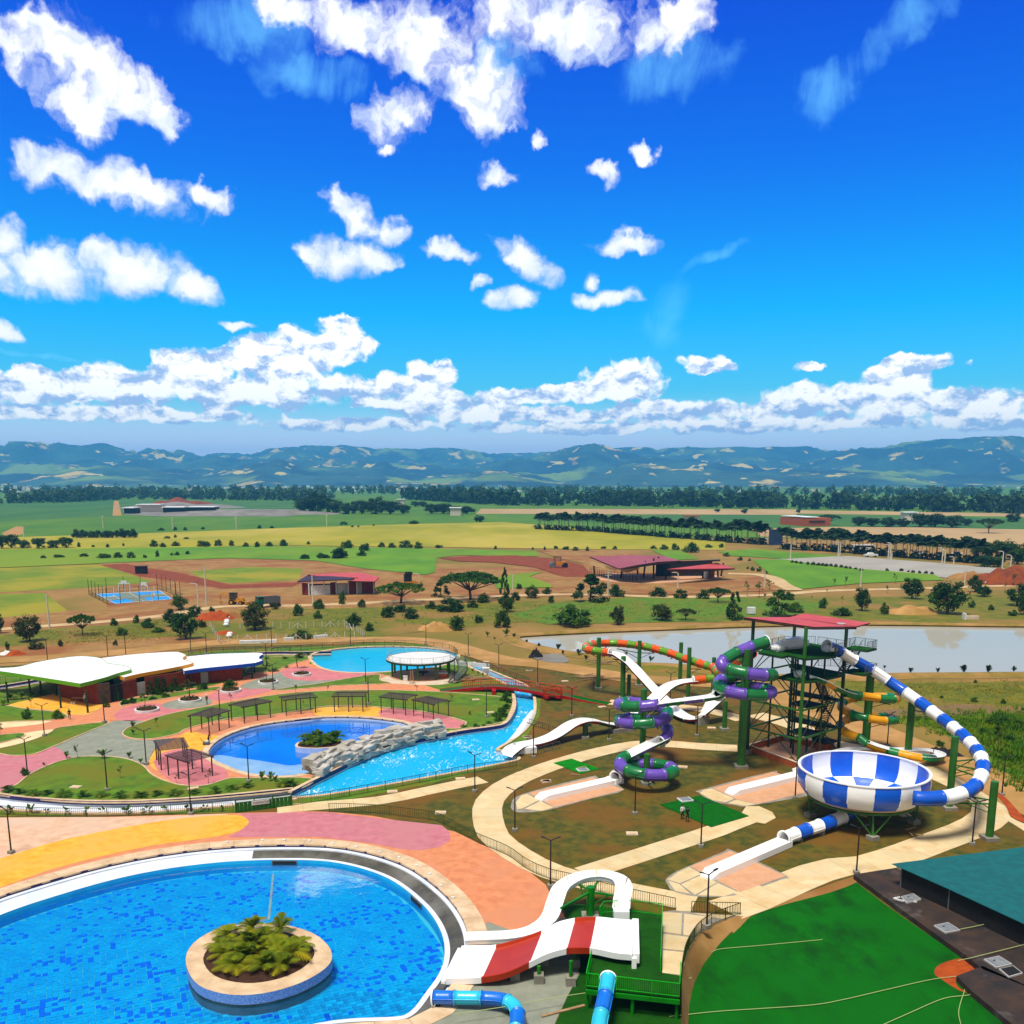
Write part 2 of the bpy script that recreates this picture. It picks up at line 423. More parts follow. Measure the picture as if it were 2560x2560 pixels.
# ---------------------------------------------------------------- materials
def lin(c):
 return tuple((x / 255 / 12.92) if x / 255 <= 0.04045 else ((x / 255 + 0.055) / 1.055) ** 2.4 for x in c)
def mat(name, col, col2=None, scale=1.0, rough=0.8, detail=5.0, bump=0.0, bscale=None, spec=0.3, metal=0.0, lo=0.38, hi=0.62, col3=None, scale3=0.1, vary=0.0, coat=0.0, stretch=None, lo3=0.45, hi3=0.62, ribs=None):
 """base colours are linear albedos; col2 is a second tone mixed by noise, col3 a third in large patches"""
 m_ = bpy.data.materials.new(name); m_.use_nodes = True
 nt = m_.node_tree; N, L = nt.nodes, nt.links
 b = N['Principled BSDF']
 b.inputs['Roughness'].default_value = rough; b.inputs['Metallic'].default_value = metal
 b.inputs['Specular IOR Level'].default_value = spec
 if coat: b.inputs['Coat Weight'].default_value = coat; b.inputs['Coat Roughness'].default_value = 0.08
 b.inputs['Base Color'].default_value = (*col, 1)
 tc = N.new('ShaderNodeTexCoord'); vec = tc.outputs['Object']
 if stretch:
  mp = N.new('ShaderNodeMapping'); mp.inputs['Scale'].default_value = stretch; L.new(vec, mp.inputs['Vector']); vec = mp.outputs[0]
 def noise_(sc, det):
  t = N.new('ShaderNodeTexNoise'); L.new(vec, t.inputs['Vector'])
  t.inputs['Scale'].default_value = sc; t.inputs['Detail'].default_value = det; t.inputs['Roughness'].default_value = 0.6
  return t.outputs['Fac']
 def rng(f, a, b2):
  r = N.new('ShaderNodeMapRange'); L.new(f, r.inputs[0]); r.inputs[1].default_value = a; r.inputs[2].default_value = b2; return r.outputs[0]
 cur = None
 if col2:
  mx = N.new('ShaderNodeMix'); mx.data_type = 'RGBA'
  L.new(rng(noise_(scale, detail), lo, hi), mx.inputs[0]); mx.inputs[6].default_value = (*col, 1); mx.inputs[7].default_value = (*col2, 1); cur = mx.outputs[2]
 if col3:
  mx = N.new('ShaderNodeMix'); mx.data_type = 'RGBA'
  L.new(rng(noise_(scale3, 4.0), lo3, hi3), mx.inputs[0])
  if cur: L.new(cur, mx.inputs[6])
  else: mx.inputs[6].default_value = (*col, 1)
  mx.inputs[7].default_value = (*col3, 1); cur = mx.outputs[2]
 if vary:
  oi = N.new('ShaderNodeObjectInfo'); hs = N.new('ShaderNodeHueSaturation')
  r = N.new('ShaderNodeMapRange'); L.new(oi.outputs['Random'], r.inputs[0]); r.inputs[3].default_value = 1 - vary; r.inputs[4].default_value = 1 + vary
  L.new(r.outputs[0], hs.inputs['Value'])
  r2 = N.new('ShaderNodeMapRange'); L.new(oi.outputs['Random'], r2.inputs[0]); r2.inputs[3].default_value = 0.5 + vary * 0.05; r2.inputs[4].default_value = 0.5 - vary * 0.05
  L.new(r2.outputs[0], hs.inputs['Hue'])
  if cur: L.new(cur, hs.inputs['Color'])
  else: hs.inputs['Color'].default_value = (*col, 1)
  cur = hs.outputs[0]
 if ribs:
  wv = N.new('ShaderNodeTexWave'); wv.bands_direction = ribs[0]; wv.inputs['Scale'].default_value = ribs[1]; wv.inputs['Distortion'].default_value = 0.0; L.new(tc.outputs['Object'], wv.inputs['Vector'])
  mx = N.new('ShaderNodeMix'); mx.data_type = 'RGBA'; L.new(rng(wv.outputs['Fac'], 0.93, 0.99), mx.inputs[0])
  if cur: L.new(cur, mx.inputs[6])
  else: mx.inputs[6].default_value = (*col, 1)
  mx.inputs[7].default_value = (*[x * 0.62 for x in col], 1); cur = mx.outputs[2]
 if cur: L.new(cur, b.inputs['Base Color'])
 if bump:
  bp = N.new('ShaderNodeBump'); bp.inputs['Strength'].default_value = min(1, bump); bp.inputs['Distance'].default_value = 0.05 * max(1, bump)
  L.new(noise_(bscale or scale * 4, 4.0), bp.inputs['Height']); L.new(bp.outputs[0], b.inputs['Normal'])
 return m_
K_ = 0.78
def C(r, g, b, k=None):
 """albedo estimated from a colour seen in the photograph under its light"""
 k = K_ if k is None else k
 l = lin((r, g, b)); y = 0.25 * l[0] + 0.65 * l[1] + 0.1 * l[2]
 return tuple(min(0.85, max(0.002, (y + (x - y) * 1.16) * k)) for x in l)
def foliage(name, a, b, c, scale=0.6):
 m_ = mat(name, a, b, scale, 0.7, 3.0, col3=c, scale3=0.25, vary=0.22, spec=0.15, lo=0.4, hi=0.6)
 nt = m_.node_tree; bs = nt.nodes['Principled BSDF']; out = nt.nodes['Material Output']
 tr = nt.nodes.new('ShaderNodeBsdfTranslucent'); mx = nt.nodes.new('ShaderNodeMixShader'); mx.inputs[0].default_value = 0.25
 src = bs.inputs['Base Color'].links[0].from_socket
 nt.links.new(src, tr.inputs[0]); nt.links.new(bs.outputs[0], mx.inputs[1]); nt.links.new(tr.outputs[0], mx.inputs[2]); nt.links.new(mx.outputs[0], out.inputs[0])
 return m_
def water(name, tint, deep, alpha, rough=0.02, bump=0.1, bscale=1.5, stretch=None, refl=1.0):
 """thin water sheet: mirror by Fresnel, else tinted see-through mixed with the water's own scatter"""
 m_ = bpy.data.materials.new(name); m_.use_nodes = True
 nt = m_.node_tree; N, L = nt.nodes, nt.links; N.clear()
 tc = N.new('ShaderNodeTexCoord'); vec = tc.outputs['Object']
 if stretch:
  mp = N.new('ShaderNodeMapping'); mp.inputs['Scale'].default_value = stretch; L.new(vec, mp.inputs['Vector']); vec = mp.outputs[0]
 t = N.new('ShaderNodeTexNoise'); L.new(vec, t.inputs['Vector']); t.inputs['Scale'].default_value = bscale; t.inputs['Detail'].default_value = 3
 bp = N.new('ShaderNodeBump'); bp.inputs['Strength'].default_value = bump; bp.inputs['Distance'].default_value = 0.1; L.new(t.outputs['Fac'], bp.inputs['Height'])
 fr = N.new('ShaderNodeFresnel'); fr.inputs[0].default_value = 1.33; L.new(bp.outputs[0], fr.inputs['Normal'])
 mu = N.new('ShaderNodeMath'); mu.operation = 'MULTIPLY'; mu.inputs[1].default_value = refl; L.new(fr.outputs[0], mu.inputs[0])
 gl = N.new('ShaderNodeBsdfGlossy'); gl.inputs['Roughness'].default_value = rough; L.new(bp.outputs[0], gl.inputs['Normal'])
 ts = N.new('ShaderNodeBsdfTransparent'); ts.inputs[0].default_value = (*tint, 1)
 df = N.new('ShaderNodeBsdfDiffuse'); df.inputs[0].default_value = (*deep, 1)
 m1 = N.new('ShaderNodeMixShader'); m1.inputs[0].default_value = alpha; L.new(ts.outputs[0], m1.inputs[1]); L.new(df.outputs[0], m1.inputs[2])
 m2 = N.new('ShaderNodeMixShader'); L.new(mu.outputs[0], m2.inputs[0]); L.new(m1.outputs[0], m2.inputs[1]); L.new(gl.outputs[0], m2.inputs[2])
 o = N.new('ShaderNodeOutputMaterial'); L.new(m2.outputs[0], o.inputs[0])
 return m_
M = {}
def defmats():
 d = M
 d['earth'] = mat('earth', C(142, 112, 66), C(160, 126, 78), 0.12, 0.95, 6, bump=0.5, bscale=0.8, col3=C(120, 108, 50), scale3=0.03)
 d['dirt'] = mat('dirt', C(164, 128, 84), C(138, 106, 60), 0.25, 0.95, 7, bump=0.5, bscale=1.2, col3=C(140, 92, 56), scale3=0.05)
 d['red_dirt'] = mat('red_dirt', C(140, 72, 40), C(112, 58, 36), 0.3, 0.95, 6, bump=0.6, bscale=1.0)
 d['orange_soil'] = mat('orange_soil', C(170, 82, 30), C(150, 66, 22), 0.8, 0.95, 6, bump=0.5)
 d['track'] = mat('track', C(188, 148, 100), C(168, 130, 84), 0.3, 0.95, 6, bump=0.4, bscale=2.0, col3=C(160, 126, 76), scale3=0.08)
 d['shore'] = mat('shore', C(150, 122, 74), C(122, 108, 48), 0.3, 0.95, 8, bump=0.5, bscale=2.0, col3=C(168, 132, 88), scale3=0.08)
 d['purple_soil'] = mat('purple_soil', C(128, 100, 78), C(112, 100, 56), 0.3, 0.95, 8, bump=0.5, bscale=2.0)
 d['road'] = mat('road', C(205, 180, 140), C(188, 160, 120), 0.2, 0.95, 6, bump=0.3)
 d['lawn'] = mat('lawn', C(100, 130, 14), C(74, 106, 8), 0.5, 0.95, 7, bump=0.6, bscale=6.0, col3=C(108, 112, 24), scale3=0.12)
 d['dry_lawn'] = mat('dry_lawn', C(98, 88, 16), C(64, 70, 6), 0.7, 0.95, 10, bump=0.8, bscale=7.0, col3=C(112, 80, 34), scale3=0.11, lo=0.42, hi=0.58)
 d['dark_lawn'] = mat('dark_lawn', C(100, 90, 22), C(78, 78, 16), 0.45, 0.95, 8, bump=0.6, bscale=6.0, col3=C(104, 76, 32), scale3=0.10)
 d['bank_grass'] = mat('bank_grass', C(118, 114, 40), C(88, 98, 24), 0.3, 0.95, 7, bump=0.6, bscale=2.0, col3=C(140, 112, 62), scale3=0.05, lo3=0.5, hi3=0.62)
 d['turf'] = mat('turf', C(16, 100, 8), C(5, 72, 3), 0.5, 0.9, 9, bump=0.6, bscale=9.0, spec=0.1, col3=C(30, 96, 12), scale3=0.12, stretch=(1, 0.6, 1))
 d['turf_mat'] = mat('turf_mat', C(10, 98, 14), C(6, 84, 8), 1.2, 0.9, 6, bump=0.4, bscale=12, spec=0.1)
 d['turf_bright'] = mat('turf_bright', C(44, 130, 12), C(34, 112, 8), 1.0, 0.9, 6, bump=0.4, bscale=12, spec=0.1)
 d['platform_turf'] = mat('platform_turf', C(36, 82, 8), C(28, 68, 6), 0.8, 0.9, 7, bump=0.5, bscale=10, spec=0.1)
 d['cane'] = mat('cane', C(58, 100, 48), C(76, 112, 50), 0.02, 0.95, 7, stretch=(1, 0.35, 1), bump=0.6, bscale=0.6)
 d['cane_green'] = mat('cane_green', C(72, 112, 40), C(92, 124, 40), 0.02, 0.95, 7, stretch=(1, 0.35, 1))
 d['yellow_field'] = mat('yellow_field', C(162, 154, 36), C(138, 140, 26), 0.03, 0.95, 8, stretch=(1, 0.5, 1), col3=C(186, 168, 88), scale3=0.006)
 d['green_field'] = mat('green_field', C(106, 146, 8), C(84, 126, 6), 0.05, 0.95, 7, stretch=(1, 0.4, 1), col3=C(122, 142, 20), scale3=0.01)
 d['pitch'] = mat('pitch', C(118, 136, 16), C(100, 122, 10), 0.08, 0.95, 7, col3=C(150, 142, 58), scale3=0.03)
 d['plough'] = mat('plough', C(184, 158, 118), C(168, 142, 104), 0.02, 0.95, 6, stretch=(1, 0.3, 1))
 d['gravel_lot'] = mat('gravel_lot', C(170, 166, 156), C(158, 154, 144), 0.05, 0.95, 6)
 d['gravel_heap'] = mat('gravel_heap', C(140, 136, 128), C(116, 112, 106), 0.05, 0.95, 6)
 d['concrete'] = mat('concrete', C(228, 206, 166), C(210, 182, 138), 0.5, 0.85, 6, bump=0.15, bscale=3, vary=0.06, col3=C(214, 196, 158), scale3=0.3)
 d['pale_concrete'] = mat('pale_concrete', C(224, 208, 186), C(206, 186, 162), 0.5, 0.85, 6, bump=0.15, vary=0.05)
 d['grey_concrete'] = mat('grey_concrete', C(158, 152, 138), C(136, 130, 118), 0.9, 0.9, 6, bump=0.3, vary=0.06)
 d['wet_concrete'] = mat('wet_concrete', C(92, 90, 80), C(70, 68, 60), 0.7, 0.55, 6, bump=0.3, col3=C(118, 116, 108), scale3=0.15)
 d['salmon'] = mat('salmon', C(222, 150, 112), C(200, 130, 96), 0.9, 0.85, 9, bump=0.2, bscale=10, col3=C(206, 142, 110), scale3=0.12)
 d['pink'] = mat('pink', C(206, 132, 132), C(190, 118, 120), 0.5, 0.85, 7, bump=0.2, bscale=10)
 d['rose'] = mat('rose', C(200, 130, 138), C(182, 114, 122), 0.9, 0.85, 9, bump=0.2, bscale=10, col3=C(190, 128, 132), scale3=0.12)
 d['yellow_pave'] = mat('yellow_pave', C(240, 186, 96), C(222, 162, 76), 0.9, 0.85, 9, bump=0.2, bscale=10, col3=C(228, 176, 100), scale3=0.12)
 d['grey_pave'] = mat('grey_pave', C(150, 152, 136), C(132, 136, 122), 0.6, 0.85, 7, bump=0.3, bscale=4)
 d['beige_pave'] = mat('beige_pave', C(228, 192, 164), C(206, 168, 140), 0.7, 0.85, 9, bump=0.2, col3=C(214, 186, 164), scale3=0.12)
 d['peach_pave'] = mat('peach_pave', C(214, 168, 136), C(204, 156, 122), 0.8, 0.85, 6, bump=0.2)
 d['cream_pave'] = mat('cream_pave', C(242, 218, 178), C(230, 200, 158), 0.5, 0.85, 6, bump=0.1)
 d['coping'] = mat('coping', C(226, 200, 168), C(200, 172, 140), 0.7, 0.85, 6, bump=0.2, vary=0.06)
 d['white_pool'] = mat('white_pool', C(236, 238, 242), C(214, 222, 234), 0.4, 0.6, 5)
 d['navy_tile'] = mat('navy_tile', C(36, 30, 98), C(24, 22, 76), 2.0, 0.35, 3, vary=0.15)
 d['blue_floor'] = mat('blue_floor', C(20, 150, 222), C(30, 166, 234), 0.3, 0.5, 4)
 d['grout'] = mat('grout', C(120, 214, 214), None, rough=0.8)
 d['tile_a'] = mat('tile_a', C(6, 180, 226), C(0, 160, 218), 0.5, 0.4, 3, vary=0.24)
 d['tile_b'] = mat('tile_b', C(2, 96, 220), C(2, 112, 226), 0.5, 0.4, 3, vary=0.24)
 d['kid_floor'] = mat('kid_floor', C(36, 160, 244), C(18, 134, 234), 0.12, 0.5, 4)
 d['river_floor'] = mat('river_floor', C(40, 196, 244), C(24, 182, 240), 0.2, 0.5, 4)
 d['white_gel'] = mat('white_gel', (0.90, 0.89, 0.86), None, rough=0.25, spec=0.5, coat=0.3)
 def gel(n, c, c2=None):
  d[n] = mat(n, c, c2 or tuple(x * 0.88 for x in c), 0.6, 0.34, 4, spec=0.45, coat=0.18)
 gel('gel_green', C(0, 118, 62)); gel('gel_purple', C(112, 84, 178)); gel('gel_lime', C(116, 160, 14)); gel('gel_orange', C(232, 104, 36))
 gel('gel_blue', C(0, 96, 206)); gel('gel_yellow', C(240, 172, 0)); gel('gel_mid_green', C(0, 126, 62)); gel('gel_red', C(180, 64, 22)); gel('gel_dark_red', C(150, 44, 30))
 for n_ in ('gel_red', 'gel_dark_red', 'gel_orange', 'gel_yellow'): d[n_].node_tree.nodes['Principled BSDF'].inputs['Coat Weight'].default_value = 0.05; d[n_].node_tree.nodes['Principled BSDF'].inputs['Specular IOR Level'].default_value = 0.25
 gel('gel_cyan', C(88, 206, 236)); gel('gel_sea', C(10, 120, 220)); gel('gel_bowl_blue', C(0, 102, 222))
 d['steel_green'] = mat('steel_green', C(62, 116, 48), C(52, 102, 42), 0.8, 0.5, 5, spec=0.4)
 d['steel_dark_green'] = mat('steel_dark_green', C(36, 66, 40), C(28, 54, 34), 1.0, 0.55, 5, spec=0.4)
 d['bright_green'] = mat('bright_green', C(18, 134, 18), C(12, 118, 12), 1.0, 0.45, 4, spec=0.4)
 d['lime_rail'] = mat('lime_rail', C(70, 190, 40), C(58, 172, 34), 1.0, 0.45, 4)
 d['fence_green'] = mat('fence_green', C(66, 84, 30), C(54, 70, 24), 2.0, 0.55, 3)
 d['gate_green'] = mat('gate_green', C(36, 100, 28), C(28, 84, 22), 1.0, 0.5, 3)
 d['red_steel'] = mat('red_steel', C(180, 26, 22), C(156, 20, 18), 0.8, 0.5, 4)
 d['orange_rail'] = mat('orange_rail', C(206, 84, 28), C(188, 72, 22), 1.0, 0.5, 4)
 d['black_steel'] = mat('black_steel', C(34, 30, 32), None, rough=0.45, spec=0.4)
 d['pergola'] = mat('pergola', C(66, 42, 40), C(54, 34, 34), 2.0, 0.5, 3)
 d['pergola_slat'] = mat('pergola_slat', C(98, 82, 84), C(84, 68, 70), 2.0, 0.5, 3)
 d['roof_white'] = mat('roof_white', (0.82, 0.82, 0.81), (0.74, 0.74, 0.72), 0.25, 0.5, 6, ribs=('X', 0.28))
 d['fascia_green'] = mat('fascia_green', C(112, 170, 34), None, rough=0.5); d['fascia_yellow'] = mat('fascia_yellow', C(240, 168, 10), None, rough=0.5); d['fascia_blue'] = mat('fascia_blue', C(10, 76, 180), None, rough=0.5)
 d['brick'] = mat('brick', C(134, 62, 42), C(112, 50, 34), 1.5, 0.9, 5, bump=0.4, vary=0.12)
 d['brick_orange'] = mat('brick_orange', C(186, 104, 70), C(170, 90, 60), 1.5, 0.9, 5, bump=0.4)
 d['door_grey'] = mat('door_grey', C(186, 184, 180), None, rough=0.5)
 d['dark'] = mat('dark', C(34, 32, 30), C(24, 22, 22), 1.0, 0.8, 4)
 d['maroon_roof'] = mat('maroon_roof', C(160, 92, 96), C(148, 82, 86), 0.15, 0.6, 5, stretch=(1, 0.2, 1), ribs=('X', 0.2))
 d['red_roof'] = mat('red_roof', C(198, 96, 92), C(184, 84, 82), 0.4, 0.55, 6, ribs=('DIAGONAL', 0.35))
 d['cream_panel'] = mat('cream_panel', C(226, 196, 146), None, rough=0.8)
 d['white_paint'] = mat('white_paint', C(236, 236, 232), C(220, 220, 214), 1.0, 0.6, 4)
 d['post_white'] = mat('post_white', C(222, 216, 200), C(200, 192, 174), 2.0, 0.8, 4)
 d['rock'] = mat('rock', C(206, 203, 196), C(160, 156, 148), 0.7, 0.9, 7, bump=0.8, bscale=2.5, vary=0.10, col3=C(178, 170, 156), scale3=0.4)
 d['soil'] = mat('soil', C(70, 44, 30), C(52, 32, 22), 3.0, 0.95, 6, bump=0.8, bscale=6)
 d['mosaic'] = mat('mosaic', C(126, 158, 206), C(84, 124, 190), 9.0, 0.4, 2, lo=0.45, hi=0.55)
 d['pale_blue_wall'] = mat('pale_blue_wall', C(186, 204, 238), C(160, 186, 230), 0.8, 0.6, 4)
 d['black_roof'] = mat('black_roof', C(40, 36, 34), C(66, 50, 40), 0.5, 0.8, 8, col3=C(112, 106, 102), scale3=0.22, lo3=0.56, hi3=0.75, bump=0.3)
 d['teal_net'] = mat('teal_net', C(30, 100, 102), C(24, 88, 92), 1.2, 0.8, 7, bump=0.4, bscale=8)
 d['hatch'] = mat('hatch', C(140, 144, 146), C(120, 124, 128), 1.5, 0.5, 4)
 d['wire'] = mat('wire', C(176, 190, 130), None, rough=0.6)
 d['bark'] = mat('bark', C(104, 84, 60), C(82, 64, 46), 2.0, 0.95, 5, bump=0.6)
 d['palm_trunk'] = mat('palm_trunk', C(132, 122, 104), C(110, 98, 82), 2.0, 0.95, 4)
 d['wood'] = mat('wood', C(176, 148, 112), C(150, 122, 90), 1.5, 0.85, 5, vary=0.12)
 d['court_blue'] = mat('court_blue', C(64, 150, 222), None, rough=0.7); d['court_grey'] = mat('court_grey', C(120, 130, 116), None, rough=0.8)
 d['yellow_machine'] = mat('yellow_machine', C(222, 160, 32), C(190, 130, 30), 2.0, 0.5, 4); d['truck_green'] = mat('truck_green', C(24, 104, 76), None, rough=0.4); d['rubber'] = mat('rubber', C(28, 28, 28), None, rough=0.8)
 d['steel_grey'] = mat('steel_grey', C(112, 116, 116), C(92, 96, 96), 1.5, 0.5, 4); d['glass_dark'] = mat('glass_dark', C(30, 36, 42), None, rough=0.1, spec=0.6)
 d['skin'] = mat('skin', C(150, 100, 74), None, rough=0.6); d['hair'] = mat('hair', C(24, 20, 18), None, rough=0.7); d['cloth_black'] = mat('cloth_black', C(26, 26, 32), None, rough=0.9); d['cloth_white'] = mat('cloth_white', C(230, 230, 226), None, rough=0.9)
 d['cloth_grey'] = mat('cloth_grey', C(130, 128, 124), None, rough=0.9); d['cloth_red'] = mat('cloth_red', C(126, 52, 50), None, rough=0.9); d['cloth_olive'] = mat('cloth_olive', C(84, 84, 62), None, rough=0.9); d['cloth_navy'] = mat('cloth_navy', C(30, 34, 60), None, rough=0.9)
 d['house_wall'] = mat('house_wall', C(226, 212, 196), None, rough=0.9, vary=0.2); d['house_roof'] = mat('house_roof', C(170, 110, 86), None, rough=0.9, vary=0.3)
 d['leaf_dark'] = foliage('leaf_dark', C(54, 84, 26), C(34, 62, 20), C(72, 98, 32))
 d['leaf_mid'] = foliage('leaf_mid', C(64, 98, 28), C(44, 76, 22), C(86, 112, 36))
 d['leaf_olive'] = foliage('leaf_olive', C(70, 80, 36), C(50, 62, 28), C(92, 94, 46))
 d['leaf_far'] = foliage('leaf_far', C(52, 76, 40), C(38, 60, 34), C(66, 88, 44), 0.03)
 d['leaf_palm'] = foliage('leaf_palm', C(74, 106, 26), C(54, 86, 18), C(120, 128, 32), 1.5)
 d['leaf_palm_dark'] = foliage('leaf_palm_dark', C(46, 68, 34), C(34, 54, 28), C(60, 78, 40), 0.5)
 d['leaf_yellow'] = foliage('leaf_yellow', C(128, 136, 24), C(84, 112, 18), C(176, 162, 40), 1.2)
 d['leaf_bed'] = foliage('leaf_bed', C(96, 84, 44), C(72, 84, 36), C(120, 82, 56), 3.0)
 d['hill'] = None
defmats()
# ---------------------------------------------------------------- ground, fields, hills, ponds
def sheet(name, pts, z, m_, holes=(), smooth=0, label=None):
 if smooth: pts = cr(pts, smooth, True)
 pts = [V((p[0], p[1], z)) for p in pts]
 holes = [[V((p[0], p[1], z)) for p in h] for h in holes]
 return struct(MB().poly(pts, holes).build(name, M[m_]), label)
def px_sheet(name, r, pts, z, m_, smooth=0, holes=(), label=None):
 return sheet(name, gs(r, pts), z, m_, holes, smooth, label)
def strip(name, path, w, z, m_):
 a, b = offset2(path, w / 2), offset2(path, -w / 2); n = len(path)
 vs = [V((p.x, p.y, z)) for p in a + b]
 return struct(MB().add(vs, [(n + i, n + i + 1, i + 1, i) for i in range(n - 1)]).build(name, M[m_]))
# water outlines (used as holes in the ground)
POND = cr([G(R3(*p)) for p in [(0, 262), (70, 248), (500, 226), (1000, 206), (1540, 186)]] + [G(R4(*p)) for p in [(330, 178), (900, 172), (1932, 184), (2900, 186), (3500, 330), (2900, 500), (1932, 504), (1500, 508), (1050, 511), (760, 524)]]
          + [G(R3(*p)) for p in [(1560, 512), (1250, 466), (1050, 446), (800, 436), (640, 400), (330, 356), (90, 305)]], 6, True)
BIG_OUT = cr([G(p) for p in [(700, 2113), (860, 2120), (1000, 2158), (1100, 2225), (1158, 2300), (1170, 2380), (1130, 2460), (1040, 2545)]] + [V((-13.5, 61, 0)), V((-22, 56, 0)), V((-33, 55.5, 0)), V((-43, 59.5, 0)), V((-49.5, 66, 0)), V((-50.5, 73, 0))] + [G(p) for p in [(-60, 2265), (140, 2198), (330, 2150), (520, 2122)]], 8, True)
KID = cr([G(R1(*p)) for p in [(1172, 850), (1225, 790), (1340, 735), (1500, 695), (1720, 668)]] + [G(R2(*p)) for p in [(300, 698), (520, 698), (700, 712), (860, 738), (900, 770), (780, 830), (600, 900), (420, 985), (300, 1060), (60, 1105)]] + [G(R1(*p)) for p in [(1560, 990), (1400, 975), (1270, 930), (1190, 890)]], 6, True)
RIVER = [G(R2(*p)) for p in [(80, 1222), (200, 1160), (380, 1070), (600, 962), (780, 900), (950, 860), (1250, 800), (1480, 768), (1560, 745), (1605, 690), (1625, 640), (1628, 590), (1612, 530), (1575, 480), (1500, 440), (1400, 395), (1300, 345), (1255, 310)]]
RIVER2 = [G(R2(*p)) for p in [(1330, 320), (1440, 375), (1560, 425), (1680, 475), (1735, 530), (1752, 600), (1745, 680), (1705, 760), (1640, 825), (1585, 865), (1490, 925), (1560, 940), (1640, 985), (1560, 1012), (1300, 1062), (1000, 1118), (700, 1172), (400, 1222), (220, 1246), (90, 1252)]]
RIV = cr(RIVER, 5) + cr(RIVER2, 5)
BACK = cr([G(R2(*p)) for p in [(215, 285), (262, 252), (420, 226), (600, 214), (780, 211), (950, 216), (1080, 228), (1180, 244), (1222, 268), (1200, 300), (1100, 345), (900, 372), (700, 386), (540, 390), (380, 380), (270, 345)]], 5, True)
FRONT_CH = [G(R1(*p)) for p in [(-260, 1090), (0, 1136), (250, 1158), (480, 1168), (760, 1166), (1040, 1150), (1300, 1128), (1500, 1108), (1655, 1092)]]
LEFT_CH = [G(R1(*p)) for p in [(-420, 560), (0, 496), (160, 470), (330, 440), (560, 405), (900, 360), (1250, 320), (1500, 303), (1700, 302), (1860, 298)]]
CH_W = 3.0
def pits():
 f = cr(FRONT_CH, 4); l = cr(LEFT_CH, 4)
 return [offset2(f, 1.9) + list(reversed(offset2(f, -1.9))), offset2(l, 1.6) + list(reversed(offset2(l, -1.6)))]
FR_PIT, LE_PIT = pits()
def ground():
 S = 14000.0
 outer = [V((-S, -1500, 0)), V((S, -1500, 0)), V((S, 13000, 0)), V((-S, 13000, 0))]
 o = sheet('ground', outer, 0.0, 'earth', [offc(POND, 0.0), offc(BIG_OUT, 0.2), KID, RIV, BACK, FR_PIT, LE_PIT])
 # ------- far plain
 far = 0.10
 F_ = lambda name, r, pts, m_, z: px_sheet(name, r, pts, z, m_)
 F_('plain', PX, [(-3000, 1216), (5600, 1216), (5000, 1320), (2000, 1345), (1000, 1345), (-600, 1400)], 'cane_green', far)
 F_('sugar_cane_field', FL, [(-900, 145), (640, 103), (655, 205), (300, 222), (-900, 268)], 'cane', far + .04)
 F_('sugar_cane_field', FL, [(672, 112), (1690, 124), (1690, 172), (680, 190)], 'cane', far + .05)
 F_('cane_field', FL, [(-900, 275), (655, 206), (1900, 218), (2250, 225), (2230, 268), (800, 292), (140, 318), (-600, 330)], 'cane_green', far + .06)
 F_('dirt_lane', FL, [(640, 118), (664, 118), (684, 200), (632, 202)], 'track', far + .08)
 F_('dirt_lane', FL, [(10, 300), (90, 262), (136, 264), (130, 305), (40, 325)], 'track', far + .09)
 F_('gravel_yard', FL, [(690, 170), (880, 150), (930, 120), (1100, 118), (1130, 150), (1240, 165), (1700, 165), (1790, 185), (1600, 205), (900, 205), (700, 195)], 'gravel_heap', far + .08)
 F_('dry_field', FM, [(1100, 190), (1130, 162), (2900, 166), (2900, 196)], 'plough', far + .05)
 F_('tan_field', FR, [(-100, 142), (0, 124), (700, 122), (1932, 140), (2600, 150), (2600, 165), (1700, 150), (700, 136)], 'plough', far + .06)
 F_('far_green_field', FR, [(-100, 150), (750, 140), (1500, 152), (2600, 175), (2600, 220), (1500, 205), (850, 200), (500, 185), (-100, 170)], 'cane', far + .04)
 F_('ploughed_field', FR, [(836, 236), (800, 205), (1150, 196), (1500, 198), (2600, 220), (2600, 300), (1900, 270), (1300, 248)], 'plough', far + .08)
 F_('yellow_field', FM, [(-1600, 325), (-800, 302), (0, 272), (700, 250), (1250, 237), (1640, 268), (1932, 300), (2500, 345), (2500, 395), (1900, 392), (1400, 385), (0, 368), (-1600, 405)], 'yellow_field', far + .10)
 F_('green_field', FM, [(-1700, 500), (-1700, 395), (0, 372), (700, 382), (1440, 402), (1448, 430), (1000, 425), (880, 440), (870, 520), (820, 535), (480, 500), (200, 455), (-300, 440), (-900, 465)], 'green_field', far + .12)
 F_('green_field', FR, [(655, 300), (800, 288), (1170, 318), (940, 330), (720, 318)], 'green_field', far + .12)
 F_('green_field', FR, [(800, 332), (930, 332), (1180, 366), (1560, 396), (1600, 418), (1250, 432), (990, 458), (880, 400)], 'green_field', far + .12)
 F_('green_field', FR, [(380, 292), (500, 294), (580, 330), (470, 335)], 'green_field', far + .12)
 F_('green_field', FM, [(1190, 560), (1250, 540), (1480, 515), (1400, 545), (1500, 580), (1540, 605), (1220, 612)], 'green_field', far + .12)
 F_('parking_lot', FR, [(880, 332), (1060, 322), (1200, 318), (1550, 345), (1932, 378), (2400, 420), (2400, 450), (1932, 412), (1640, 413), (1450, 390), (1200, 368)], 'gravel_lot', far + .10)
 # ------- building site behind the park
 z = 0.04
 F_('dirt_yard', FL, [(-600, 905), (-600, 600), (260, 630), (380, 735), (600, 740), (600, 560), (560, 470), (900, 450), (1500, 440), (2100, 455), (2500, 500), (3100, 480), (3600, 520), (4300, 560), (4300, 640), (2800, 660), (1900, 725), (1200, 745), (300, 850)], 'dirt', z)
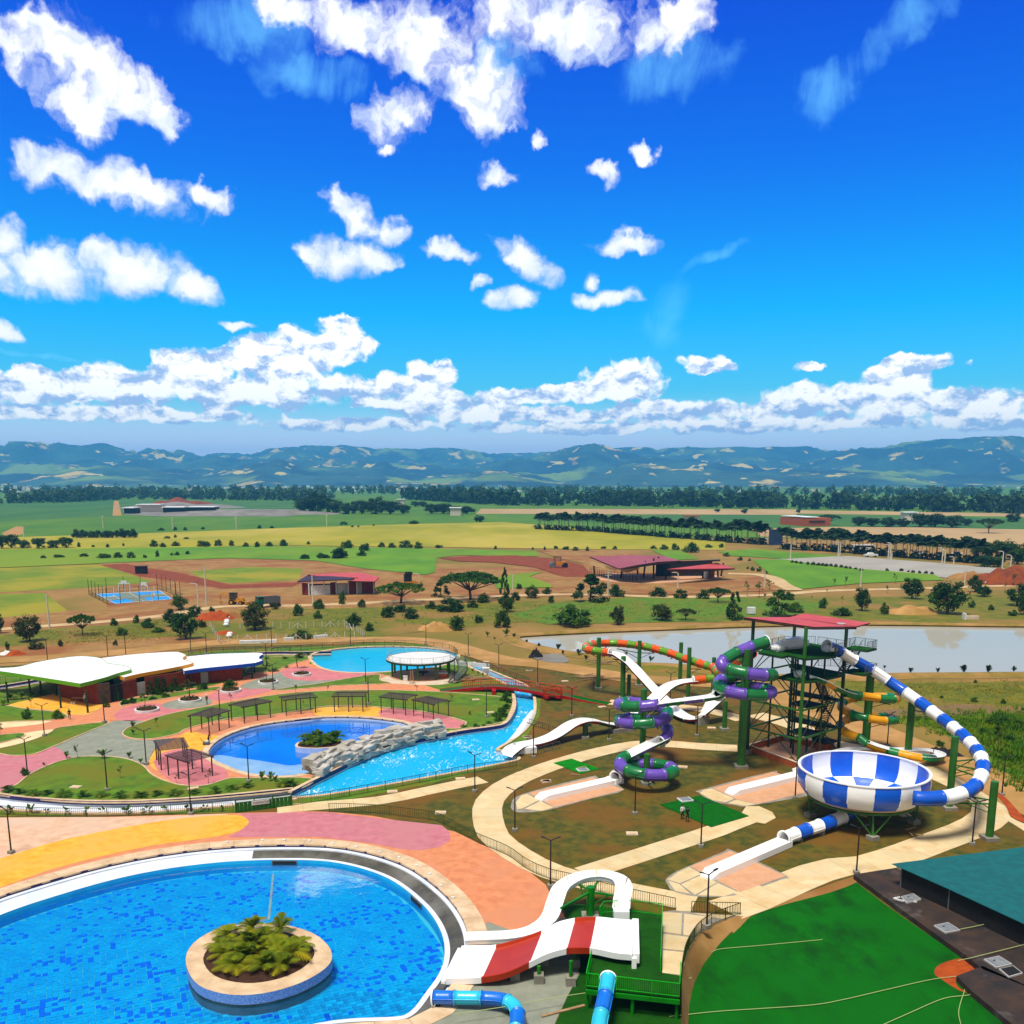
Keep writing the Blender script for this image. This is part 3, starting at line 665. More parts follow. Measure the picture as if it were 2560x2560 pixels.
 F_('playing_field', FL, [(-500, 520), (0, 495), (575, 475), (700, 520), (860, 575), (500, 605), (0, 632), (-500, 660)], 'pitch', z + .02)
 F_('playing_field', FL, [(-500, 670), (0, 640), (250, 635), (380, 735), (0, 775), (-500, 800)], 'pitch', z + .02)
 F_('weedy_patch', FL, [(1060, 515), (1400, 488), (1700, 500), (1680, 560), (1300, 580), (1150, 560)], 'pitch', z + .02)
 F_('red_earth', FL, [(860, 500), (1000, 520), (1300, 590), (1700, 575), (1640, 600), (1250, 612), (1000, 570), (800, 545), (560, 478), (700, 470)], 'red_dirt', z + .03)
 F_('red_earth', FM, [(890, 440), (1080, 428), (1320, 425), (1560, 445), (1700, 480), (1740, 520), (1720, 548), (1600, 548), (1430, 492), (1200, 465), (1000, 458)], 'red_dirt', far + .14)
 F_('bare_earth', FM, [(1440, 395), (1932, 405), (2100, 440), (2000, 560), (1740, 560), (1700, 470), (1560, 440)], 'dirt', far + .13)
 F_('hall_yard', FR, [(0, 395), (130, 380), (760, 385), (880, 410), (960, 460), (500, 478), (0, 472)], 'dirt', far + .11)
 p = [G(r(*q)) for r, q in ((FL, (-500, 890)), (FL, (0, 840)), (FL, (280, 820)), (FL, (600, 795)), (FL, (900, 765)), (FL, (1080, 735)), (FL, (1250, 712)), (FL, (1500, 705)), (FM, (0, 708)), (FM, (300, 700)), (FM, (700, 680)), (FM, (1100, 660)), (FM, (1500, 645)), (FR, (150, 478)), (FR, (500, 488)), (FR, (900, 478)), (FR, (1100, 463)), (FR, (1500, 452)), (FR, (1932, 440)), (FR, (2500, 440)))]
 strip('dirt_road', cr(p, 5), 5.0, z + .06, 'road')
 strip('dirt_road', cr([G(FR(*q)) for q in ((980, 462), (930, 440), (890, 412), (820, 396), (700, 392))], 5), 6.0, 0.27, 'road')
 F_('embankment', FL, [(-600, 940), (-200, 900), (280, 838), (700, 805), (960, 775), (1150, 755), (1400, 725), (1900, 722), (2400, 708), (3000, 680), (3600, 668), (4100, 660), (4700, 665), (5400, 640), (7200, 640), (7200, 830), (5400, 805), (4700, 800), (4000, 800), (3300, 790), (2900, 800), (2400, 850), (1932, 905), (1300, 915), (1150, 890), (600, 915), (-600, 985)], 'bank_grass', z + .02)
 F_('meadow', FM, [(1300, 760), (1500, 700), (1932, 660), (2600, 660), (3100, 690), (3000, 740), (2600, 790), (1900, 805), (1500, 812)], 'lawn', z + .04)
 F_('scrub_bank', FL, [(-500, 985), (-200, 950), (300, 925), (560, 905), (1000, 880), (1170, 895), (1220, 925), (900, 955), (400, 985), (-500, 1010)], 'dirt', z + .04)
 # sandy shore and the path round the park
 sh = offc(POND, 5.0)
 sheet('pond_shore', sh, z + .03, 'shore', [POND])
 tr = [G(r(*q)) for r, q in ((R1, (-400, 360)), (R1, (0, 340)), (R1, (400, 318)), (R1, (800, 285)), (R1, (1200, 243)), (R1, (1600, 230)), (R2, (500, 165)), (R2, (850, 165)), (R2, (1100, 190)), (R2, (1320, 250)), (R2, (1550, 310)), (R3, (150, 445)), (R3, (500, 500)), (R3, (800, 545)), (R3, (1200, 570)), (R3, (1600, 600)), (R4, (300, 700)), (R4, (700, 830)), (R4, (950, 930)), (R4, (1200, 1040)), (R4, (1500, 1150)), (R4, (1750, 1270)), (R4, (1980, 1400)), (R4, (2300, 1560)))]
 strip('dirt_track', cr(tr, 5), 7.5, z + .05, 'track')
 # a low bank that holds the pond
 prof = [(-3.2, 0.0), (-1.2, 0.5), (0.0, 0.35), (0.9, -0.9), (1.2, -1.2), (0.6, -1.3), (-3.2, -0.4)]
 struct(MB().sweep([V((p_.x, p_.y, 0.06)) for p_ in reversed(offc(POND, 0.6))], [(-a, b) for a, b in prof], closed=True).build('pond_bank', M['shore'], smooth=True))
 M['pond'] = water('pond_water', (0.3, 0.32, 0.26), (0.48, 0.465, 0.39), 0.76, 0.02, 0.05, 0.4, stretch=(1, 0.5, 1), refl=0.8)
 sheet('pond_water', POND, -0.35, 'pond')
 sheet('pond_bed', offc(POND, 1.0), -1.6, 'dirt')
ground()
def hills():
 nx, ny = 340, 150
 y0, y1 = 4400.0, 12500.0
 bumps = [(820, 9500, 160, 120), (560, 7000, 50, 260), (130, 8200, 170, 330), (940, 6800, 70, 170), (1480, 7400, 100, 190), (1700, 9500, 90, 260), (2480, 8000, 230, 300), (2250, 7000, 40, 260), (680, 5200, 45, 60), (1260, 5100, 36, 90), (1120, 10500, 90, 200), (2050, 9500, 90, 260), (300, 5300, 50, 150), (1650, 5600, 60, 260), (2050, 5400, 55, 260)]
 def h(x, y):
  t1 = min(1, max(0, (y - 4500) / 1300)); t2 = min(1, max(0, (y - 6000) / 4200))
  p = V((x * 0.00062, y * 0.00055, 1.7))
  f1 = noise.fractal(p * 1.7, 0.9, 2.1, 6); f2 = noise.fractal(p * 0.8 + V((9, 3, 0)), 0.9, 2.1, 6)
  r = 1 - abs(noise.fractal(p * 2.6 + V((3, 8, 0)), 0.8, 2.2, 6))
  z = t1 * max(-5, 30 + 80 * f1 + 70 * (r - 0.6)) + t2 * (190 + 110 * f2 + 120 * (r - 0.6))
  u = CAM_CX + CAM_F * x / y
  for bu, by, bh, bw in bumps:
   z += bh * math.exp(-((u - bu) / bw) ** 2 - ((y - by) / (by * 0.13)) ** 2) * (0.75 + 0.35 * f1 + 0.3 * r)
  return (z if z < 330 else 330 + (z - 330) * 0.3) * min(1, max(0, (y - 4400) / 400)) - 2
 mb = MB(); vs = []
 for j in range(ny):
  y = y0 * (y1 / y0) ** (j / (ny - 1))
  for i in range(nx):
   x = (i / (nx - 1) - 0.5) * 2 * 0.86 * y
   vs.append((x, y, h(x, y)))
 fs = [(j * nx + i, j * nx + i + 1, (j + 1) * nx + i + 1, (j + 1) * nx + i) for j in range(ny - 1) for i in range(nx - 1)]
 m_ = mat('hillside', C(62, 92, 92), C(34, 58, 78), 0.002, 0.95, 8, col3=C(204, 182, 120), scale3=0.0028, lo3=0.61, hi3=0.67, lo=0.42, hi=0.58)  # forest tones: bluish tint paints in haze, dark patches paint in cloud shadow
 nt = m_.node_tree; N, L = nt.nodes, nt.links; bs = N['Principled BSDF']
 prev = bs.inputs['Base Color'].links[0].from_socket
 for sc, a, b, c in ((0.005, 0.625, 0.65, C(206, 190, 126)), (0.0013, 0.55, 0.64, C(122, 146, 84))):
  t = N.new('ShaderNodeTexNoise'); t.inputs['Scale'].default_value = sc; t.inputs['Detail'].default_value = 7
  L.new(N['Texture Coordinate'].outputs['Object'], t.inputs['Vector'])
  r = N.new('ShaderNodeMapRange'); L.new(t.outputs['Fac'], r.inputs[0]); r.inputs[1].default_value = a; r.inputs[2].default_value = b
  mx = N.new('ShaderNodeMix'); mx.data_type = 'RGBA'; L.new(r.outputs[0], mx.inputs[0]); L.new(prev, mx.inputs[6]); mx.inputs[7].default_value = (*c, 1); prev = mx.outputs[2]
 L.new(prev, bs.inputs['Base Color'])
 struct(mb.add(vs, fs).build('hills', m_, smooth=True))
hills()
def haze():
 hz = MB(); hz.box((0, 5750, 213.4), (29000, 15500, 433.2))
 o = hz.build('haze', None)
 m_ = bpy.data.materials.new('haze'); m_.use_nodes = True
 nt = m_.node_tree; nt.nodes.clear()
 pv = nt.nodes.new('ShaderNodeVolumePrincipled'); pv.inputs['Color'].default_value = (0.10, 0.50, 1.0, 1); pv.inputs['Density'].default_value = HAZE
 pv.inputs['Anisotropy'].default_value = 0.2
 ou = nt.nodes.new('ShaderNodeOutputMaterial'); nt.links.new(pv.outputs[0], ou.inputs['Volume'])
 o.data.materials.clear(); o.data.materials.append(m_)
 tag(o, kind='stuff')
HAZE = 1.2e-4
# ---------------------------------------------------------------- park surfaces, kerbs, paths of slabs
HOLES = [offc(BIG_OUT, 0.2), KID, RIV, BACK, FR_PIT, LE_PIT]
def surfaces():
 out = [G(R1(-700, 380)), G(R1(0, 372)), G(R1(700, 330)), G(R1(1200, 262)), G(R1(1932, 245)), G(R2(700, 175)), G(R2(1000, 178)), G(R2(1250, 255)), G(R2(1500, 340)), G(R3(0, 430)), G(R3(700, 560)), G(R3(1300, 590)), G(R4(300, 740)), G(R4(900, 960)), G(R4(1400, 1140)), G(R4(1700, 1300)), G(R4(2000, 1480)), V((110, 80, 0)), V((110, 40, 0)), V((-120, 40, 0))]
 sheet('lawn', out, 0.012, 'dry_lawn', HOLES)
 # the greener half round the pools
 px = [G(R1(-700, 400)), G(R1(0, 385)), G(R1(1100, 290)), G(R1(1932, 255)), G(R2(700, 185)), G(R2(1000, 190)), G(R2(1230, 268)), G(R2(1600, 420)), G(R2(1800, 560)), G(R2(1790, 690)), G(R2(1720, 800)), G(R2(1640, 1000)), G(R2(1000, 1165)), G(R2(400, 1280)), G(R1(1300, 1195)), G(R1(0, 1215)), G(R1(-600, 1180))]
 sheet('green_lawn', px, 0.018, 'lawn', HOLES)
 # island paving, one colour over another as laid
 isl = [G(BW(*p)) for p in [(-900, 1050), (-900, 740), (80, 715), (600, 590), (1200, 640)]] + [G(R1(*p)) for p in [(640, 560), (1200, 480), (1480, 400), (1600, 370), (1750, 330)]] + [G(R2(*p)) for p in [(200, 330), (700, 400), (1000, 478), (1130, 520), (700, 512), (300, 520)]] + [G(R1(*p)) for p in [(1570, 530), (1100, 610), (690, 745), (840, 760), (1100, 700), (1400, 655), (1932, 600)]] + [G(R2(*p)) for p in [(500, 622), (900, 650), (1120, 690), (1280, 740), (1230, 778), (1100, 790), (880, 760), (500, 1000), (200, 1120)]] + [G(R1(*p)) for p in [(1500, 1000), (1000, 1040), (560, 900), (150, 1000), (0, 1090), (-400, 1080)]]
 sheet('paving', isl, 0.024, 'salmon', HOLES)
 q = lambda r, pts, m_, z, n=5, nm='paving': px_sheet(nm, r, pts, z, m_, n, label=None)
 q(BW, [(560, 1165), (760, 1100), (920, 1030), (1180, 920), (1300, 885), (1640, 900), (1400, 990), (1340, 1030), (1400, 1080), (1600, 1100), (1900, 1085), (1720, 1190), (1640, 1310), (1590, 1400), (1400, 1320), (1100, 1290), (820, 1310), (700, 1270)], 'grey_pave', 0.030, 4)
 q(BW, [(-500, 1300), (0, 1245), (60, 1265), (370, 1268), (590, 1175), (690, 1230), (790, 1305), (600, 1370), (330, 1490), (200, 1581), (0, 1700), (-500, 1700)], 'rose', 0.034, 2)
 q(R1, [(640, 650), (700, 605), (800, 582), (920, 585), (960, 600), (1060, 605), (940, 640), (800, 675), (690, 678)], 'pink', 0.030)
 q(R1, [(910, 590), (1000, 560), (1160, 545), (1190, 580), (1100, 605), (960, 612)], 'grey_pave', 0.032)
 q(R1, [(1165, 545), (1240, 512), (1390, 500), (1530, 505), (1350, 552), (1220, 565)], 'pink', 0.034)
 q(R1, [(1350, 482), (1500, 428), (1640, 395), (1720, 440), (1932, 450), (1760, 480), (1540, 505), (1420, 505)], 'grey_pave', 0.032)
 q(R2, [(10, 385), (120, 350), (300, 370), (520, 392), (705, 402), (600, 425), (400, 440), (200, 448), (60, 430)], 'pink', 0.036)
 q(BW, [(-300, 905), (200, 898), (560, 888), (400, 930), (0, 970), (-300, 1000)], 'cream_pave', 0.032, 3)
 q(BW, [(-300, 1210), (0, 1140), (260, 1065), (275, 1022), (555, 985), (585, 1000), (500, 1050), (330, 1110), (0, 1190), (-300, 1260)], 'cream_pave', 0.032, 3)
 q(BW, [(80, 722), (330, 655), (600, 600), (900, 640), (1110, 700), (1080, 765), (935, 825), (740, 815), (560, 770), (350, 755)], 'yellow_pave', 0.036, 2)
 # terrace round the children's pool
 q(R1, [(840, 920), (870, 840), (960, 800), (1060, 740), (1160, 760), (1250, 770), (1100, 860), (1000, 900), (900, 960)], 'yellow_pave', 0.030, 4)
 q(R1, [(868, 930), (890, 875), (960, 845), (1060, 838), (1160, 870), (1270, 960), (1270, 1000), (1180, 1035), (1060, 1042), (960, 1015)], 'pink', 0.034, 4)
 q(R2, [(235, 640), (500, 624), (700, 637), (690, 690), (500, 690), (280, 692)], 'yellow_pave', 0.030, 3)
 q(R2, [(720, 642), (900, 652), (1120, 690), (1250, 725), (1278, 742), (1230, 776), (1080, 775), (880, 735), (690, 685)], 'pink', 0.034, 3)
 q(R2, [(690, 440), (760, 410), (900, 395), (1080, 400), (1190, 430), (1180, 462), (1060, 478), (860, 472), (730, 462)], 'pale_concrete', 0.040, 4)
 # deck round the large pool
 dk = [G(R7(*p)) for p in [(-700, 110), (0, 77), (500, 74), (860, 64), (1040, 58), (1300, 52)]] + [G(R2(*p)) for p in [(0, 1345), (340, 1352), (640, 1380)]] + [G(R5(*p)) for p in [(330, -2), (480, 70), (650, 145), (770, 232), (880, 320), (905, 370), (960, 455), (1010, 540), (760, 660), (420, 720), (240, 900), (160, 1100), (60, 1300)]] + [V((-10, 52, 0)), V((-120, 45, 0))]
 sheet('pool_deck', dk, 0.024, 'salmon', [offc(BIG_OUT, 0.2)])
 q(R7, [(-700, 112), (0, 79), (500, 76), (860, 66), (1000, 62), (950, 72), (700, 98), (300, 172), (0, 262), (-700, 470)], 'beige_pave', 0.030, 2)
 q(R7, [(-700, 640), (-700, 465), (0, 258), (300, 170), (700, 95), (950, 68), (1060, 72), (1092, 100), (1040, 140), (900, 170), (650, 205), (300, 285), (0, 385)], 'yellow_pave', 0.036, 3)
 p = [G(R7(*a)) for a in [(1000, 165), (1050, 140), (1092, 104), (1066, 70), (1050, 60), (1300, 54), (1440, 56)]] + [G(R2(*a)) for a in [(10, 1350), (340, 1358), (700, 1400)]] + [G(R5(*a)) for a in [(250, -40), (300, 0), (305, 50), (240, 92), (120, 112), (0, 104), (-160, 70), (-500, 30)]]
 sheet('paving', p, 0.032, 'rose')
 q(R5, [(520, 548), (600, 570), (720, 602), (860, 575), (980, 520), (1020, 540), (940, 620), (760, 660), (560, 660)], 'grey_pave', 0.036, 3)
 # lawns on the island, each with its kerb
 lawns = [
  [G(R1(*p)) for p in [(-120, 1075), (0, 1082), (60, 1055), (102, 1034), (170, 980), (300, 920), (430, 886), (560, 880), (700, 892), (800, 930), (850, 980), (920, 1015), (1020, 1042), (1150, 1044), (1260, 1012), (1320, 1002), (1500, 1002), (1680, 1000), (1765, 1015), (1650, 1070), (1300, 1108), (1000, 1130), (700, 1142), (400, 1138), (150, 1116), (0, 1100)]],
  [G(BW(*p)) for p in [(-60, 1215), (200, 1150), (420, 1080), (560, 1015), (600, 980), (750, 950), (1130, 907), (1180, 925), (920, 1030), (600, 1168), (400, 1248), (250, 1272), (60, 1265)]],
  [G(BW(*p)) for p in [(-300, 1090), (0, 1050), (200, 1027), (270, 1032), (250, 1070), (100, 1110), (-300, 1190)]],
  [G(BW(*p)) for p in [(-300, 700), (60, 722), (300, 762), (600, 790), (735, 830), (700, 858), (500, 888), (200, 896), (-300, 902)]],
  [G(R1(*p)) for p in [(690, 748), (720, 720), (800, 690), (920, 650), (1100, 612), (1290, 577), (1570, 532)]] + [G(R2(*p)) for p in [(300, 520), (700, 513), (1130, 527), (1300, 540), (1540, 562), (1602, 590), (1598, 640), (1575, 690), (1540, 735), (1250, 785), (1145, 805), (1150, 780), (1235, 778), (1285, 742), (1250, 722), (1120, 688), (900, 648), (700, 632), (500, 620), (240, 634)]] + [G(R1(*p)) for p in [(1550, 645), (1280, 670), (1060, 722), (1000, 752), (870, 780), (760, 782), (700, 765)]],
  [G(R1(*p)) for p in [(680, 600), (720, 588), (900, 560), (1100, 527), (1220, 505), (1215, 490), (950, 525), (700, 565)]],
  [G(R1(*p)) for p in [(1555, 505), (1700, 482)]] + [G(R2(*p)) for p in [(250, 472), (500, 428), (680, 405), (690, 445), (750, 468), (400, 482), (200, 500), (0, 516)]],
  [G(R1(*p)) for p in [(1380, 400), (1480, 330), (1700, 316), (1752, 330), (1620, 366), (1560, 395), (1440, 410)]],
 ]
 for l in lawns:
  l = cr(l, 4, True)
  sheet('lawn', l, 0.05, 'lawn')
  struct(MB().sweep(l, [(-0.09, 0.0), (0.09, 0.0), (0.09, 0.13), (-0.09, 0.13)], closed=True).build('kerb', M['coping']))
 # sand-coloured run-out pads and artificial turf mats
surfaces()
def slab_mesh(name, quad, m_, z=0.0, t=0.12, gap=0.025, top=None):
 """one slab with slightly sunk joints"""
 c = sum(quad, V((0, 0, 0))) / len(quad)
 q = []
 for p in quad:
  d = V((p.x, p.y, 0)) - V((c.x, c.y, 0)); l = d.length
  q.append(V((p.x, p.y, p.z)) - d / l * min(gap, l * 0.2))
 mb = MB()
 vs = [V((p.x, p.y, p.z + z - t)) for p in q] + [V((p.x, p.y, p.z + z)) for p in q]
 n = len(q)
 ar = sum(q[i].x * q[(i + 1) % n].y - q[(i + 1) % n].x * q[i].y for i in range(n))
 if ar < 0: vs = list(reversed(vs[:n])) + list(reversed(vs[n:]))
 return mb.add(vs, [tuple(range(n, 2 * n))] + [(i, (i + 1) % n, n + (i + 1) % n, n + i) for i in range(n)])
def slab_path(name, path, width, step, m_='concrete', z=0.045, cross=1):
 """a path: a bed with every slab on it as a part"""
 path = even(path, step)
 w = width if callable(width) else (lambda t: width)
 n = len(path)
 L_, R_ = [], []
 for i in range(n):
  t = path[min(i + 1, n - 1)] - path[max(i - 1, 0)]; nr = V((-t.y, t.x, 0)).normalized(); k = w(i / (n - 1)) / 2
  L_.append(path[i] + nr * k); R_.append(path[i] - nr * k)
 bed = struct(MB().add([V((p.x, p.y, p.z + 0.0275)) for p in L_ + R_], [(n + i, n + i + 1, i + 1, i) for i in range(n - 1)]).build(name, M['grey_concrete']))
 for i in range(n - 1):
  for c in range(cross):
   a, b = c / cross, (c + 1) / cross
   quad = [L_[i].lerp(R_[i], a), L_[i].lerp(R_[i], b), L_[i + 1].lerp(R_[i + 1], b), L_[i + 1].lerp(R_[i + 1], a)]
   slab_mesh('slab', quad, M[m_], z=z + rnd.uniform(0, 0.008)).build('slab', M[m_], bed)
 return bed
def paths():
 loop = [G(R3(*p)) for p in [(1620, 790), (1932, 880)]] + [G(R4(*p)) for p in [(420, 950), (700, 1010), (1000, 1080), (1250, 1170)]] + [G(WW(*p)) for p in [(1270, 1110), (1480, 1210), (1610, 1300), (1650, 1390), (1590, 1470), (1420, 1560), (1100, 1680), (800, 1790), (480, 1880)]] + [G(R6(*p)) for p in [(860, 200), (640, 280), (420, 380), (250, 440)]]
 slab_path('path', cr(loop, 6), 4.2, 3.4)
 main = [G(R3(*p)) for p in [(1500, 1025), (1200, 1008), (1000, 992), (800, 998), (500, 1060), (200, 1150), (0, 1230)]] + [G(R2(*p)) for p in [(1720, 1090), (1560, 1170), (1450, 1270), (1430, 1370)]] + [G(R5(*p)) for p in [(560, 15), (640, 90), (800, 190), (980, 262), (1200, 318), (1400, 360), (1600, 400), (1780, 430)]]
 slab_path('path', cr(main, 6), 3.5, 2.9)
 up = [G(R3(*p)) for p in [(1090, 735), (1250, 755), (1420, 790), (1540, 830)]]
 slab_path('path', cr(up, 5), 3.2, 3.0)
 west = [G(R2(*p)) for p in [(-20, 1335), (300, 1308), (700, 1272), (1050, 1200), (1300, 1148), (1400, 1130)]]
 slab_path('path', cr(west, 5), 2.9, 3.0)
 br = [G(R5(*p)) for p in [(1110, 250), (1500, 125), (1900, -5)]] + [G(R3(*p)) for p in [(1500, 1530), (1660, 1480)]]
 slab_path('path', cr(br, 5), 3.0, 2.7)
 bend = [G(R3(*p)) for p in [(1690, 1545), (1765, 1505), (1740, 1465), (1650, 1425), (1560, 1425), (1530, 1470), (1600, 1530)]]
 slab_mesh('path', bend, M['concrete'], z=0.05, gap=0.0).build('path', M['concrete'])['kind'] = 'structure'
 # pads under the run-outs
 def pad(r, outline, inner, lines):
  o = cr([G(r(*p)) for p in outline], 3, True)
  b = struct(MB().prism(o, 0.0, 0.05).build('runout_pad', M['grey_concrete']))
  MB().prism([G(r(*p)) for p in inner], 0.05, 0.062).build('slab', M['peach_pave'], b)
  for q in lines: slab_mesh('slab', [G(r(*p)) for p in q], M['concrete'], z=0.066, t=0.02).build('slab', M['concrete'], b)
 pad(R3, [(-40, 1460), (-60, 1410), (20, 1340), (480, 1222), (540, 1230), (720, 1310), (500, 1370), (200, 1450), (60, 1466)], [(60, 1335), (500, 1226), (715, 1312), (240, 1432)], [[(-30, 1400), (10, 1350), (50, 1340), (130, 1385), (20, 1440), (-20, 1450)], [(140, 1390), (235, 1434), (150, 1458), (30, 1445)]])
 pad(R3, [(1232, 1330), (1260, 1308), (1740, 1186), (1800, 1205), (2180, 1270), (2150, 1320), (1600, 1420), (1500, 1420), (1330, 1390)], [(1330, 1300), (1740, 1190), (2150, 1290), (1640, 1410), (1500, 1380)], [[(1240, 1335), (1265, 1312), (1325, 1303), (1480, 1375), (1420, 1398), (1330, 1385)], [(1490, 1380), (1630, 1412), (1560, 1425), (1435, 1405)]])
 pad(PW, [(960, 215), (945, 160), (1060, 80), (1250, 0), (1560, -130), (1640, -140), (2200, 120), (2150, 170), (1900, 260), (1640, 340), (1250, 345), (1020, 290)], [(1200, 30), (1620, -132), (2200, 130), (1720, 300)], [[(960, 170), (1070, 90), (1190, 35), (1320, 110), (1090, 210)], [(1330, 115), (1480, 200), (1250, 330), (1100, 220)], [(1490, 205), (1700, 300), (1560, 345), (1270, 335)], [(965, 180), (1085, 215), (1200, 320), (1040, 290)]])
 # turf mats
 for r, pts, m_, lab in ((R3, [(230, 1128), (355, 1098), (550, 1168), (420, 1202)], 'turf_bright', 'bright green artificial turf mat beside the curving path'), (R3, [(965, 1415), (1240, 1352), (1580, 1495), (1320, 1572)], 'turf_mat', 'dark green artificial turf mat with two people standing on its edge')):
  tag(MB().prism([G(r(*p)) for p in pts], 0.0, 0.10).build('turf_mat', M[m_]), lab, 'turf mat')
 # plaza beside the slide platform, rising to the platform
 def zp(y): return 0.04 + 1.76 * min(1, max(0, (y - 515) / 400)) ** 1.0
 PQ = lambda x, y: G(PW(x, y), zp(y))
 plaza = [[(915, 505), (1115, 515), (1105, 740), (908, 715)], [(1135, 520), (1420, 560), (1300, 690), (1240, 762), (1125, 745)], [(908, 730), (1235, 775), (1160, 915), (910, 890)], [(912, 905), (1155, 930), (1140, 1060), (1090, 1165), (905, 1145)], [(1060, 370), (1200, 380), (1205, 500), (1050, 490)], [(1210, 515), (1500, 535), (1680, 540), (1560, 580), (1425, 560)]]
 edge = [(1700, 545), (1540, 590), (1420, 640), (1300, 722), (1220, 830), (1160, 945), (1130, 1060), (1110, 1175), (1108, 1300), (1110, 1420), (1112, 1700)]
 low = [(1860, 520), (1800, 575), (1620, 720), (1510, 835), (1430, 935), (1345, 1045), (1290, 1130), (1245, 1240), (1215, 1350), (1190, 1470), (1175, 1720)]
 top = [PQ(*p) for p in edge]; bot = [G(PW(*p), 0.03) for p in low]
 n = len(top)
 mid = [a.lerp(b, 0.5) + V((rnd.uniform(-.15, .15), rnd.uniform(-.15, .15), -0.12)) for a, b in zip(top, bot)]
 struct(MB().add(top + mid + bot, [(i, n + i, n + i + 1, i + 1) for i in range(n - 1)] + [(n + i, 2 * n + i, 2 * n + i + 1, n + i + 1) for i in range(n - 1)]).build('earth_bank', M['dirt'], smooth=True))
 bd = [(905, 500), (1050, 480), (1060, 360), (1220, 370), (1225, 505), (1700, 542)] + edge[1:8] + [(900, 1150), (900, 900), (905, 700)]
 vs = [PQ(*p) - V((0, 0, 0.02)) for p in bd]
 b = struct(MB().poly(vs).build('plaza', M['grey_concrete']))
 for q in plaza: slab_mesh('slab', [PQ(*p) for p in q], M['concrete'], z=0.02 + rnd.uniform(0, 0.006)).build('slab', M['concrete'], b)
paths()
# ---------------------------------------------------------------- pools
def ring_slabs(name, loop, w, step, m_, z=0.0, t=0.16, first=None, off=0.0):
 """coping: every stone a part of the pool edge; loop is the inner edge"""
 n = max(8, int(sum((loop[i] - loop[i - 1]).length for i in range(len(loop))) / step))
 path = even(loop + [loop[0]], sum((loop[i] - loop[i - 1]).length for i in range(len(loop))) / n)[:-1]
 a = offc(path, off); b = offc(path, w + off); n = len(path)
 o = struct(MB().add([V((p.x, p.y, z - t)) for p in a + b], [(i, (i + 1) % n, n + (i + 1) % n, n + i) for i in range(n)]).build(name, M['grey_concrete']))
 for i in range(n):
  j = (i + 1) % n
  slab_mesh('coping_stone', [V((p.x, p.y, 0)) for p in (a[i], a[j], b[j], b[i])], M[m_], z=z, t=t, gap=0.015).build('coping_stone', M[m_], o)
 return o
def wall_band(name, a, b, za, zb, m_, parent=None):
 n = len(a)
 return struct(MB().add([V((p.x, p.y, za)) for p in a] + [V((p.x, p.y, zb)) for p in b], [(i, (i + 1) % n, n + (i + 1) % n, n + i) for i in range(n)]).build(name, M[m_], parent, smooth=True))
